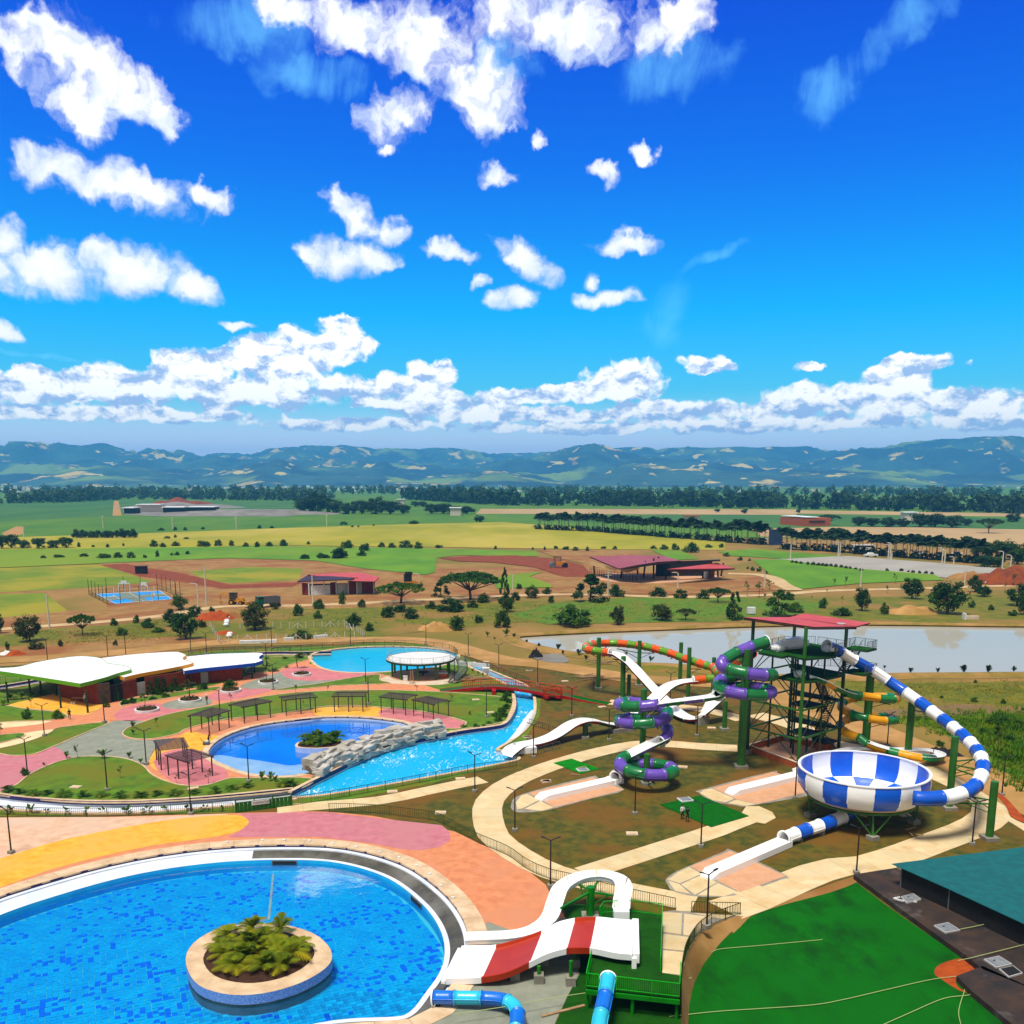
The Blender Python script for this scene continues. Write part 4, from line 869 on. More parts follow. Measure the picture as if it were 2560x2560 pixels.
def big_pool():
 ring_slabs('pool_coping', BIG_OUT, 1.7, 2.4, 'coping', z=0.09)
 i0 = BIG_OUT; i1 = offc(i0, -0.35); i2 = offc(i0, -1.55); i3 = offc(i0, -2.0)
 n = len(i0)
 wall_band('navy_tile_band', i0, i0, 0.06, -0.22, 'navy_tile')
 wall_band('ledge', i0, i1, -0.22, -0.28, 'white_pool')
 wall_band('ledge_face', i1, i1, -0.28, -0.42, 'white_pool')
 # overflow gutter: dry and white on the left, wet and dark on the right
 for nm, m_, test in (('gutter', 'wet_concrete', True), ('gutter', 'white_pool', False)):
  mb = MB(); vs = [V((p.x, p.y, -0.42)) for p in i1] + [V((p.x, p.y, -0.85)) for p in i2]
  sel = [i for i in range(n) if (i0[i].x > -28 and i0[i].y > 66 or i0[i].x > -16) == test]
  struct(mb.add(vs, [(i, (i + 1) % n, n + (i + 1) % n, n + i) for i in sel]).build(nm, M[m_]))
 wall_band('pool_lip', i2, i3, -0.80, -0.80, 'white_pool'); wall_band('pool_lip_face', i2, i2, -0.86, -0.80, 'white_pool')
 wl = wall_band('pool_wall', i3, i3, -0.80, -2.05, 'tile_a')
 # inlet boxes let into the wall
 for uv, w_ in (((705, 2172), 2.6), ((1047, 2255), 2.4)):
  c = G(uv, -1.0); j = min(range(n), key=lambda k: (i3[k] - V((c.x, c.y, 0))).length); t = (i3[(j + 1) % n] - i3[j - 1]).normalized(); nr = V((-t.y, t.x, 0));
  if (nr.dot(V((-25, 73, 0)) - i3[j])) < 0: nr = -nr
  o = V((i3[j].x, i3[j].y, -1.12)); rz = math.atan2(t.y, t.x)
  MB().box(o + nr * 0.05, (w_, 0.1, 0.5), rz).build('inlet_frame', M['steel_grey'], wl)
  MB().box(o + nr * 0.08, (w_ - 0.2, 0.1, 0.36), rz).build('inlet', M['dark'], wl)
 # tiled floor
 fl = struct(sheet('pool_floor', offc(i3, 0.1), -2.03, 'grout'))
 T_, gp = 0.44, 0.035; ang = math.radians(24)
 ca, sa = math.cos(ang), math.sin(ang); c0 = V((-24, 72, 0)); cells = []
 loop = offc(i3, -0.25)
 def inside(x, y):
  c = False; j = len(loop) - 1
  for i in range(len(loop)):
   if (loop[i].y > y) != (loop[j].y > y) and x < (loop[j].x - loop[i].x) * (y - loop[i].y) / (loop[j].y - loop[i].y) + loop[i].x: c = not c
   j = i
  return c
 for a in range(-75, 75):
  for b in range(-75, 75):
   x = c0.x + (a * ca - b * sa) * T_; y = c0.y + (a * sa + b * ca) * T_
   if inside(x, y): cells.append((x, y))
 vis = [c for c in cells if c[1] > 65 and abs(c[0]) < c[1] * 0.55]
 vis.sort(key=lambda c: math.hypot(c[0], c[1])); near = set(vis[:300])
 def tile(mb, x, y, z):
  return mb.box((x + rnd.uniform(-.03, .03), y + rnd.uniform(-.03, .03), z), (T_ - gp, T_ - gp, 0.05), ang + rnd.gauss(0, 0.06))
 ma = tile(MB(), 0, 0, 0).mesh('pool_tile', M['tile_a']); mbm = tile(MB(), 0, 0, 0).mesh('pool_tile', M['tile_b'])
 rest = MB()
 for x, y in cells:
  dk = rnd.random() < 0.12 + 0.34 * noise.noise(V((x * 0.2, y * 0.2, 0))); z = -2.0 + rnd.uniform(0, 0.012)
  if (x, y) in near: part('pool_tile', mbm if dk else ma, fl, (x, y, z))
  else:
   rest.mi = 1 if dk else 0; tile(rest, x, y, z)
 tag(rest.build('pool_tiling', [M['tile_a'], M['tile_b']], fl), kind='stuff')
 MB().bar(G((683, 2185), -1.96), G((672, 2300), -1.96), 0.22, 0.06).build('expansion_joint', M['coping'], fl)
 M['pool_water'] = water('pool_water', (0.68, 0.95, 1.0), (0.02, 0.3, 0.62), 0.06, 0.015, 0.06, 0.9, refl=3.0)
 sheet('pool_water', i3, -1.15, 'pool_water')
 # pale depth markers on the coping edge
 for uv in ((568, 2106), (656, 2101), (710, 2101), (773, 2103), (832, 2110), (890, 2118), (949, 2131), (997, 2145), (1041, 2165), (1074, 2186), (1102, 2215), (1132, 2245)):
  tag(MB().box(V((*G(uv, 0.1).xy, 0.16)), (0.28, 0.28, 0.14)).build('coping_fitting', M['white_paint']), 'small white fitting on the coping edge of the large pool', 'fitting', 'white fittings along the edge of the large pool')
big_pool()
def small_pools():
 def edge(loop, nm, w, fl, depth, z, wz, wm, coping=True, step=2.0):
  if coping: ring_slabs('pool_coping', loop, w, step, 'coping', z=z)
  wall_band('navy_tile_band', loop, loop, z - 0.02, -0.22, 'navy_tile')
  wall_band('pool_wall', loop, loop, -0.22, -depth, 'white_pool')
  sheet('pool_floor', offc(loop, 0.02), -depth + 0.02, fl)
  sheet(nm, offc(loop, -0.005), wz, wm)
 M['kid_water'] = water('kid_water', (0.7, 0.88, 0.98), (0.02, 0.25, 0.6), 0.10, 0.02, 0.08, 1.2, refl=1.6)
 M['back_water'] = water('back_water', (0.5, 0.95, 0.98), (0.02, 0.50, 0.68), 0.55, 0.03, 0.12, 0.6, refl=0.45)
 edge(KID, 'kids_pool_water', 0.9, 'kid_floor', 1.3, 0.08, -0.42, 'kid_water')
 px_sheet('beach_floor', R1, [(1180, 862), (1230, 842), (1340, 858), (1450, 872), (1560, 890), (1640, 900), (1800, 880), (1790, 960), (1680, 1010), (1500, 1010), (1300, 975), (1190, 910)], -0.75, 'white_pool', 3)
 edge(BACK, 'back_pool_water', 0.7, 'blue_floor', 1.3, 0.08, -0.3, 'back_water')
 # lazy river
 m_ = water('river_water', (0.45, 0.92, 0.98), (0.015, 0.44, 0.74), 0.62, 0.03, 0.35, 1.2, refl=0.3)
 nt = m_.node_tree; N, L = nt.nodes, nt.links
 df = [x for x in N if x.type == 'BSDF_DIFFUSE'][0]; mx1 = [x for x in N if x.type == 'MIX_SHADER'][0]
 tc = N.new('ShaderNodeTexCoord'); mp = N.new('ShaderNodeMapping'); mp.inputs['Rotation'].default_value = (0, 0, 0.9); mp.inputs['Scale'].default_value = (1.5, 0.55, 1); L.new(tc.outputs['Object'], mp.inputs[0])
 t = N.new('ShaderNodeTexNoise'); t.inputs['Scale'].default_value = 1.4; t.inputs['Detail'].default_value = 6; t.inputs['Roughness'].default_value = 0.65; t.inputs['Distortion'].default_value = 1.2; L.new(mp.outputs[0], t.inputs['Vector'])
 t2 = N.new('ShaderNodeTexNoise'); t2.inputs['Scale'].default_value = 0.12; t2.inputs['Detail'].default_value = 3; L.new(tc.outputs['Object'], t2.inputs['Vector'])
 ad = N.new('ShaderNodeMath'); ad.operation = 'MULTIPLY_ADD'; L.new(t2.outputs['Fac'], ad.inputs[0]); ad.inputs[1].default_value = 0.45; L.new(t.outputs['Fac'], ad.inputs[2])
 r = N.new('ShaderNodeMapRange'); L.new(ad.outputs[0], r.inputs[0]); r.inputs[1].default_value = 0.80; r.inputs[2].default_value = 0.95
 mc = N.new('ShaderNodeMix'); mc.data_type = 'RGBA'; L.new(r.outputs[0], mc.inputs[0]); mc.inputs[6].default_value = (0.015, 0.46, 0.76, 1); mc.inputs[7].default_value = (0.75, 0.84, 0.84, 1); L.new(mc.outputs[2], df.inputs[0])
 r2 = N.new('ShaderNodeMapRange'); L.new(r.outputs[0], r2.inputs[0]); r2.inputs[3].default_value = 0.6; r2.inputs[4].default_value = 0.95; L.new(r2.outputs[0], mx1.inputs[0])
 M['river_water'] = m_
 sheet('river_floor', RIV, -1.0, 'river_floor')
 wall_band('river_wall', RIV, RIV, -0.02, -1.0, 'white_pool')
 sheet('river_water', RIV, -0.55, 'river_water')
 far = cr(RIVER, 5)
 def coping_run(path, prof, m_): return struct(MB().sweep(path, prof).build('river_coping', M[m_]))
 coping_run(far, [(-0.55, 0), (0.05, 0), (0.05, 0.22), (-0.55, 0.22)], 'coping')
 coping_run(far, [(0.052, -0.3), (0.16, -0.3), (0.16, 0.2), (0.052, 0.2)], 'navy_tile')
 near = cr(RIVER2, 5)
 coping_run(near, [(-0.45, 0), (0.05, 0), (0.05, 0.16), (-0.45, 0.16)], 'coping')
 # tall white inner wall at the bend
 bw = even(cr(gs(R2, [(1752, 660), (1712, 745), (1650, 812), (1592, 855)]), 6), 0.6)
 hs = [0.15 + 1.5 * math.sin(math.pi * i / (len(bw) - 1)) ** 0.8 for i in range(len(bw))]
 inn = offset2(bw, -0.9)
 mb = MB(); nn = len(bw)
 vs = [V((p.x, p.y, h_)) for p, h_ in zip(bw, hs)] + [V((p.x, p.y, -0.6)) for p in inn] + [V((p.x, p.y, 0)) for p in offset2(bw, 0.5)]
 fs = [(i, i + 1, nn + i + 1, nn + i) for i in range(nn - 1)] + [(i, 2 * nn + i, 2 * nn + i + 1, i + 1) for i in range(nn - 1)]
 tag(mb.add(vs, fs).build('splash_wall', M['white_gel'], smooth=True), 'curved white splash wall at the bend of the lazy river', 'wall')
 # dry channels of the river
 for path, w_, hole in ((cr(FRONT_CH, 4), 1.9, FR_PIT), (cr(LEFT_CH, 4), 1.6, LE_PIT)):
  o = MB()
  o.sweep(path, [(-w_, 0.0), (-w_, -0.6), (w_, -0.6), (w_, 0.0), (w_ - 0.04, 0.0), (w_ - 0.04, -0.5), (-w_ + 0.04, -0.5), (-w_ + 0.04, 0.0)])
  struct(o.build('river_channel', M['white_pool']))
  for sgn, m1 in ((1, 'coping'), (-1, 'coping')):
   q = offset2(path, sgn * (w_ + 0.2))
   struct(MB().sweep(q, [(-0.25, -0.02), (0.25, -0.02), (0.25, 0.2), (-0.25, 0.2)]).build('river_coping', M[m1]))
   q = offset2(path, sgn * (w_ - 0.1))
   struct(MB().sweep(q, [(-0.05, -0.25), (0.04, -0.25), (0.04, 0.18), (-0.05, 0.18)]).build('river_coping', M['navy_tile']))
small_pools()
def planters():
 # planter island in the large pool
 top = cr(gs(R7, [(815, 700), (850, 630), (950, 570), (1100, 545), (1240, 548), (1370, 585), (1440, 640), (1458, 690), (1440, 730), (1380, 775), (1280, 820), (1150, 852), (1020, 858), (900, 830), (840, 780)], -0.25), 3, True)
 inn = cr(gs(R7, [(893, 700), (930, 640), (1020, 590), (1150, 572), (1260, 585), (1340, 620), (1378, 660), (1370, 700), (1320, 745), (1230, 785), (1110, 806), (1000, 795), (925, 760)], -0.25), 3, True)
 c = sum(top, V()) / len(top)
 t = thing('planter_island', 'round concrete planter island with young palms in the large tiled pool', 'planter', (c.x, c.y, -2.0), world=True)
 n = len(top)
 MB().prism(top, -0.55, -0.24).build('rim_base', M['coping'], t)
 MB().poly([V((p.x, p.y, -0.2)) for p in top], [[V((p.x, p.y, -0.2)) for p in inn]]).build('rim', M['coping'], t)
 o2 = offc(top, 0.01)
 wall = MB().add([V((p.x, p.y, -0.2)) for p in o2] + [V((p.x, p.y, -1.0)) for p in o2], [(i, (i + 1) % n, n + (i + 1) % n, n + i) for i in range(n)])
 wall.build('mosaic_wall', M['mosaic'], t, smooth=True)
 o3 = offc(top, -0.08)
 MB().add([V((p.x, p.y, -0.98)) for p in o3] + [V((p.x, p.y, -2.0)) for p in o3], [(i, (i + 1) % n, n + (i + 1) % n, n + i) for i in range(n)]).build('footing', M['wet_concrete'], t, smooth=True)
 i2 = offc(inn, 0.02)
 mb = MB(); mb.poly([V((p.x, p.y, -0.18 + 0.25 * 0)) for p in i2]);
 mb2 = MB(); cx = sum(i2, V()) / len(i2); k = len(i2)
 rings = [[V((cx.x + (p.x - cx.x) * f, cx.y + (p.y - cx.y) * f, z)) for p in i2] for f, z in ((1, -0.19), (0.8, 0.0), (0.4, 0.12))]
 vs = [p for r_ in rings for p in r_] + [V((cx.x, cx.y, 0.14))]
 fs = [(j * k + i, j * k + (i + 1) % k, (j + 1) * k + (i + 1) % k, (j + 1) * k + i) for j in range(2) for i in range(k)] + [(2 * k + i, 2 * k + (i + 1) % k, 3 * k) for i in range(k)]
 mb2.add(vs, fs).build('soil', M['soil'], t, smooth=True)
 # planter in the children's pool
 top = cr(gs(R2, [(104, 892), (130, 868), (220, 848), (340, 842), (420, 856), (436, 876), (400, 898), (300, 912), (180, 912), (120, 905)], 0.35), 4, True)
 inn = offc(top, -0.35); c = sum(top, V()) / len(top)
 t = thing('pool_planter', 'oval blue-white planter full of dark palms in the children\'s pool', 'planter', (c.x, c.y, -1.2), world=True)
 n = len(top)
 MB().add([V((p.x, p.y, 0.35)) for p in top] + [V((p.x, p.y, -1.25)) for p in top], [(i, (i + 1) % n, n + (i + 1) % n, n + i) for i in range(n)]).build('planter_wall', M['pale_blue_wall'], t, smooth=True)
 MB().poly([V((p.x, p.y, 0.352)) for p in top], [[V((p.x, p.y, 0.352)) for p in inn]]).build('rim', M['coping'], t)
 MB().poly([V((p.x, p.y, 0.34)) for p in offc(inn, 0.03)]).build('soil', M['soil'], t)
 # round tree planters on the promenade
 for (r, x, y, w_, lab) in ((R1, 825, 615, 66, 'round white planter bed with a bare young tree, nearest the grey plaza'), (R1, 1066, 560, 63, 'round white planter bed with a small tree on the grey paving oval'), (R1, 1295, 507, 58, 'round white planter bed with a dense shrub in front of the blue-edged roof'), (R1, 1505, 460, 55, 'round white planter bed with a small tree beside the lamp at the pavilion\'s end'), (R1, 1693, 416, 52, 'round white planter bed with reddish ground cover near the back pool')):
  p = G(r(x, y), 0.25); rad = w_ * 0.4451 / (CAM_F / (p.y * CP_ + 37.7 * SP_))
  t = thing('tree_planter', lab, 'planter', (p.x, p.y, 0), 'round tree planters on the promenade')
  MB().lathe([(rad, 0), (rad, 0.42), (rad - 0.28, 0.42), (rad - 0.28, 0.2)], 28).build('planter_wall', M['white_paint'], t)
  MB().lathe([(rad - 0.29, 0.36), (rad * 0.5, 0.42), (0.0, 0.45)], 24).build('soil', M['soil'], t)
  mb = MB()
  for i in range(420):
   a = rnd.uniform(0, 6.283); q = (rad - 0.35) * math.sqrt(rnd.random()); cx = V((q * math.cos(a), q * math.sin(a), 0.42 + rnd.uniform(0, 0.3)))
   d1 = V((rnd.uniform(-1, 1), rnd.uniform(-1, 1), rnd.uniform(-.4, .8))).normalized() * 0.13; d2 = V((rnd.uniform(-1, 1), rnd.uniform(-1, 1), rnd.uniform(-.2, .6))).normalized() * 0.09
   mb.add([cx - d1, cx - d2, cx + d1, cx + d2], [(0, 1, 2, 3)])
  mb.build('ground_cover', M['leaf_bed'], t)
planters()
def rock_wall():
 base = even(cr(gs(R2, [(235, 1100), (330, 1045), (450, 1005), (600, 945), (760, 890), (900, 855), (1040, 828), (1120, 812)]), 6), 1.0)
 c = base[len(base) // 2]
 t = thing('rock_wall', 'long pale artificial rock wall between the children\'s pool and the river', 'rock wall', (c.x, c.y, 0), world=True)
 n = len(base)
 core = MB()
 core.sweep([p + V((0, 0.5, 0)) for p in base], [(-0.9, -1.0), (0.9, -1.0), (0.75, 1.3), (-0.6, 1.5)])
 core.build('backing', M['rock'], t)
 def rock(p, d, sx, sy, sz, seed):
  bm = bmesh.new(); bmesh.ops.create_cube(bm, size=1.0)
  bmesh.ops.bevel(bm, geom=bm.edges[:], offset=0.07, segments=1, affect='EDGES', profile=0.6)
  bmesh.ops.subdivide_edges(bm, edges=bm.edges[:], cuts=1, use_grid_fill=True)
  ang = math.atan2(d.y, d.x); R = Matrix.Rotation(ang + rnd.uniform(-0.25, 0.25), 3, 'Z') @ Matrix.Rotation(rnd.uniform(-0.15, 0.2), 3, 'X')
  for v in bm.verts:
   q = V((v.co.x * sx, v.co.y * sy, v.co.z * sz))
   k = noise.noise_vector(q * 0.8 + V((seed * 7.1, seed * 3.3, 0))) * 0.30 + noise.noise_vector(q * 2.2 + V((seed, 0, 5))) * 0.10
   v.co = R @ (q + k) + p
  me = bpy.data.meshes.new('rock'); bm.to_mesh(me); bm.free(); me.materials.append(M['rock'])
  o = bpy.data.objects.new('rock', me); COL.objects.link(o); o.parent = t; o.location = -V(t['_w'])
 s = 0
 for lvl, zc, dy in ((0, 0.35, -0.7), (1, 1.15, -0.6), (2, 1.9, -0.25), (3, 2.2, 0.7), (4, 0.8, 1.2)):
  i = lvl * 0.4
  while i < n - 1.2:
   j = int(i); p = base[j].lerp(base[min(n - 1, j + 1)], i - j); d = base[min(n - 1, j + 2)] - base[max(0, j - 1)]
   nr = V((-d.y, d.x, 0)).normalized(); w_ = rnd.uniform(1.1, 2.4) * (1.25 if lvl > 1 else 1)
   fade = min(1, (i + 1) / 3, (n - i) / 2.5)
   if fade > 0.5 or lvl < 2:
    rock(p + nr * (-dy * -1 + rnd.uniform(-0.2, 0.2)) + V((0, 0, zc * (0.75 + 0.3 * noise.noise(V((i * 0.4, lvl, 0)))) + rnd.uniform(-0.1, 0.15))), d, w_ * 1.05, rnd.uniform(1.0, 1.7), rnd.uniform(0.55, 1.05), s)
   s += 1; i += w_ * 0.82
rock_wall()
# ---------------------------------------------------------------- water slides
def clean(path, step): return even(cr(path, 8), step)
def tube_sections(t, path, r, cols, seg, start=0, n=16, name='tube_section', mouth=None):
 path = even(path, 0.4); k = max(2, int(round(seg / 0.4))); i = 0; c = start
 frames = []
 x = None
 for j, p in enumerate(path):
  d = (path[min(j + 1, len(path) - 1)] - path[max(j - 1, 0)]).normalized()
  x = d.cross(V((0, 0, 1))).normalized() if x is None else (x - d * x.dot(d)).normalized()
  frames.append((x, x.cross(d)))
 def ring(j, rr): return [path[j] + (frames[j][0] * math.cos(6.28319 * a / n) + frames[j][1] * math.sin(6.28319 * a / n)) * rr for a in range(n)]
 while i < len(path) - 1:
  j = min(len(path) - 1, i + k)
  if len(path) - 1 - j < k * 0.4: j = len(path) - 1
  rows = []
  d = (path[i + 1] - path[i]).normalized() * 0.07
  rows.append([q for q in ring(i, r)]); rows.append(ring(i, r + 0.075)); rows.append([q + d for q in ring(i, r + 0.075)]); rows.append([q + d for q in ring(i, r)])
  for a in range(i + 1, j): rows.append(ring(a, r))
  e = (path[j] - path[j - 1]).normalized() * -0.05
  rows += [[q + e for q in ring(j, r)], [q + e for q in ring(j, r + 0.075)], ring(j, r + 0.075), ring(j, r - 0.03)]
  # seam along the side
  vs = [q for row in rows for q in row]
  fs = [(a * n + b, a * n + (b + 1) % n, (a + 1) * n + (b + 1) % n, (a + 1) * n + b) for a in range(len(rows) - 1) for b in range(n)]
  mb = MB().add(vs, fs)
  for sgn in (1, -1):
   q = [path[a] + frames[a][0] * sgn * (r + 0.005) for a in range(i, j + 1)]
   mb.sweep(q, [(-0.045, -0.02), (0.045, -0.02), (0.045, 0.02), (-0.045, 0.02)], caps=False)
  mb.build(name, M[cols[c % len(cols)]], t, smooth=True)
  i = j; c += 1
 if mouth:
  for e, end in ((0, 'start'), (len(path) - 1, 'end')):
   if end in mouth:
    mb = MB(); d = (path[1] - path[0] if e == 0 else path[-1] - path[-2]).normalized() * (-1 if e == 0 else 1)
    rows = [[q + d * o for q in ring(e, rr)] for rr, o in ((r - 0.03, -1.2), (r - 0.03, 0.06), (r + 0.14, 0.06), (r + 0.14, -0.04), (r, -0.04))]
    mb.add([q for row in rows for q in row], [(a * n + b, a * n + (b + 1) % n, (a + 1) * n + (b + 1) % n, (a + 1) * n + b) for a in range(4) for b in range(n)]).build('mouth', M['white_gel'], t, smooth=True)
def flume_sections(t, path, w, h, cols, seg, round_=True, step=0.5, base=0.0):
 """open trough, white inside, coloured outside"""
 path = even(path, step); k = max(2, int(round(seg / step))); i = 0; c = 0
 if round_: inn = [(-w * math.cos(math.pi * a / 10), h - 2 * h * math.sin(math.pi * a / 10) ** 0.8) for a in range(11)]
 else: inn = [(-w, h), (-w * 0.93, -h * 0.4), (-w * 0.72, -h), (w * 0.72, -h), (w * 0.93, -h * 0.4), (w, h)]
 inn = [(a, b + base) for a, b in inn]
 out = [(a * 1.05 + (0.03 if a > 0 else -0.03), b - 0.06) for a, b in inn]
 while i < len(path) - 1:
  j = min(len(path) - 1, i + k)
  if len(path) - 1 - j < k * 0.4: j = len(path) - 1
  P = [V(p) for p in path[i:j + 1]]
  mb = MB(); mb.sweep(P, list(reversed(inn)), wrap=False); mb.mi = 1
  mb.sweep(P, out, wrap=False); mb.mi = 0
  for s_ in (0, -1):
   sg = -1 if s_ == 0 else 1
   mb.sweep(P, [(inn[s_][0] - 0.002 * sg, inn[s_][1] - 0.02), (out[s_][0] + 0.06 * sg, inn[s_][1] - 0.02), (out[s_][0] + 0.06 * sg, inn[s_][1] + 0.05), (inn[s_][0] - 0.002 * sg, inn[s_][1] + 0.05)])
  mb.build('flume_section', [M['white_gel'], M[cols[c % len(cols)]]], t, smooth=False)
  i = j; c += 1
def column(t, x, y, ztop, r=0.35, foot=1.0, m_='steel_green', name='column'):
 o = MB().cyl((x, y, 0.3), (x, y, ztop), r, n=14).build(name, M[m_], t, smooth=False)
 MB().box((x, y, 0.17), (foot, foot, 0.45), rnd.uniform(-0.1, 0.1)).build('footing', M['grey_concrete'], o).location = (0, 0, 0)
 return o
def arms(t, x, y, pts, m_='steel_green'):
 """brackets from a column to the slide, each with its strut"""
 for p in pts:
  q = V((x, y, p[2] - 0.2)); p = V(p)
  MB().bar(q, p, 0.14).bar(q - V((0, 0, 1.1)), q.lerp(p, 0.8), 0.09).build('bracket', M[m_], t)
def runout(t, a, b, w=0.85, h=0.62):
 a, b = V((a.x, a.y, 0.07)), V((b.x, b.y, 0.07)); d = (b - a).normalized(); x = V((d.y, -d.x, 0))
 n = 2
 prof = [(-w, 0), (w, 0), (w, h), (w - 0.1, h), (w - 0.14, h - 0.1), (-w + 0.14, h - 0.1), (-w + 0.1, h), (-w, h)]
 mb = MB(); mb.sweep([a, b - d * 0.9], prof)
 # sloped closed end
 e = b - d * 0.9
 mb.add([e + x * w, e - x * w, e - x * w + V((0, 0, h)), e + x * w + V((0, 0, h)), b + x * w * 0.8, b - x * w * 0.8, b - x * w * 0.8 + V((0, 0, .2)), b + x * w * 0.8 + V((0, 0, .2))], [(3, 2, 6, 7), (4, 7, 6, 5), (0, 3, 7, 4), (2, 1, 5, 6)])
 mb.build('runout_flume', M['white_gel'], t)
def helix(c, R, a0, a1, z0, z1, n=40):
 return [V((c[0] + R * math.cos(math.radians(a0 + (a1 - a0) * i / n)), c[1] + R * math.sin(math.radians(a0 + (a1 - a0) * i / n)), z0 + (z1 - z0) * i / n)) for i in range(n + 1)]
def slide_green_purple():
 t = thing('tube_slide', 'green and purple spiral tube slide with white open flumes between its coils', 'water slide', (30.7, 122.7, 0), world=True)
 c1, c2, c3 = (30.7, 122.7), (17.9, 126.0), (17.0, 115.4)
 top = cr([V((33.8, 124.6, 16.75)), V((32.2, 124.0, 16.4)), V((29.8, 122.9, 15.75)), V((28.1, 121.9, 15.1)), V((27.1, 121.2, 14.5)), V((27.35, 120.7, 14.0))], 8)
 h1 = helix(c1, 3.4, 212, 212 + 360, 13.95, 10.95, 60); h1b = helix(c1, 3.4, 212, 212 + 330, 10.95, 10.0, 50)
 p1 = top[:-1] + h1 + h1b[1:]
 tube_sections(t, p1, 0.78, ['gel_green', 'gel_purple'], 2.5, mouth=('start', 'end'))
 e = h1b[-1]
 f3 = cr([V((27.25, 122.2, 10.0)), V((26.2, 121.5, 9.85)), V((24, 121.6, 9.5)), V((21.6, 122.0, 9.1)), V((19.3, 122.5, 8.65))], 6)
 flume_sections(t, f3, 0.78, 0.28, ['gel_green', 'gel_purple'], 2.4)
 R = 2.85
 h2 = cr([V((19.3, 122.5, 8.7)), V((18.6, 122.7, 8.6))], 4)[:-1] + helix((17.9, 126), 3.3, 275, 275 - 360, 8.5, 6.15, 60) + helix((17.9, 126), 3.3, 275, 275 - 180, 6.15, 5.05, 30)[1:]
 # turns: front to the left, round the back, to the front again
 h2b = helix((17.9, 126), 3.3, 95, 0, 5.05, 4.5, 16)[1:]
 tail = cr([h2b[-1], V((21.1, 124.5, 4.15)), V((20.6, 123.8, 3.75)), V((19.9, 123.2, 3.45))], 6)[1:]
 tube_sections(t, h2 + h2b + tail, 0.76, ['gel_purple', 'gel_green'], 2.55, mouth=('end',))
 f4 = cr([V((20.3, 123.5, 3.6)), V((18.4, 121.6, 3.35)), V((16.4, 119.5, 3.1)), V((14.6, 117.6, 2.85))], 6)
 flume_sections(t, f4, 0.84, 0.30, ['gel_green', 'gel_purple'], 2.8)
 h3 = cr([V((14.7, 117.7, 2.95)), V((14.1, 117.1, 2.9)), V((13.7, 116.2, 2.75))], 6)[:-1] + helix(c3, 3.35, 165, 165 + 360, 2.7, 1.35, 60) + cr([V((13.6, 116.0, 1.3)), V((13.1, 115.2, 1.05))], 4)[1:]
 tube_sections(t, h3, 0.76, ['gel_green', 'gel_purple'], 2.45, mouth=('end',))
 a, b = G(R3(655, 1262)), G(R3(125, 1385))
 runout(t, a, b, 0.85, 0.62)
 # raised catch box at the start of the run-out
 d = (b - a).normalized(); x = V((d.y, -d.x, 0)); q = a - d * 0.2
 mb = MB(); mb.lathe([(0.95, 0.0), (0.95, 0.4), (0.87, 0.4), (0.87, 0.0)], 16, (0, 0, 0), 0, math.pi)
 ro = Matrix(((d.x, x.x, 0), (d.y, x.y, 0), (0, 0, 1)))
 vs = []
 for v in mb.v:
  vs.append(q + V((x.x * v[0] + d.x * (v[2] - 0.2), x.y * v[0] + d.y * (v[2] - 0.2), 0.75 + v[1])))
 m2 = MB(); m2.add(vs, mb.f); m2.box(q + V((0, 0, 0.4)) + d * 0.2, (1.3, 1.9, 0.66), math.atan2(d.y, d.x)); m2.build('catch_box', M['white_gel'], t)
 column(t, *c1, 16.1, 0.55, 1.7); column(t, *c2, 10.0, 0.42, 1.3); column(t, *c3, 4.0, 0.42, 1.3)
 for z, a in ((12.9, 250), (12.0, 30), (10.4, 250), (10.2, 140)): arms(t, *c1, [(c1[0] + 3.3 * math.cos(math.radians(a)), c1[1] + 3.3 * math.sin(math.radians(a)), z)], 'steel_dark_green')
 for z, a in ((7.4, 250), (6.9, 30), (5.4, 250), (4.9, 100), (3.6, 320)): arms(t, *c2, [(c2[0] + 3.2 * math.cos(math.radians(a)), c2[1] + 3.2 * math.sin(math.radians(a)), z)], 'steel_dark_green')
 for z, a in ((1.2, 280), (1.0, 60)): arms(t, *c3, [(c3[0] + 3.2 * math.cos(math.radians(a)), c3[1] + 3.2 * math.sin(math.radians(a)), z)], 'steel_dark_green')
slide_green_purple()
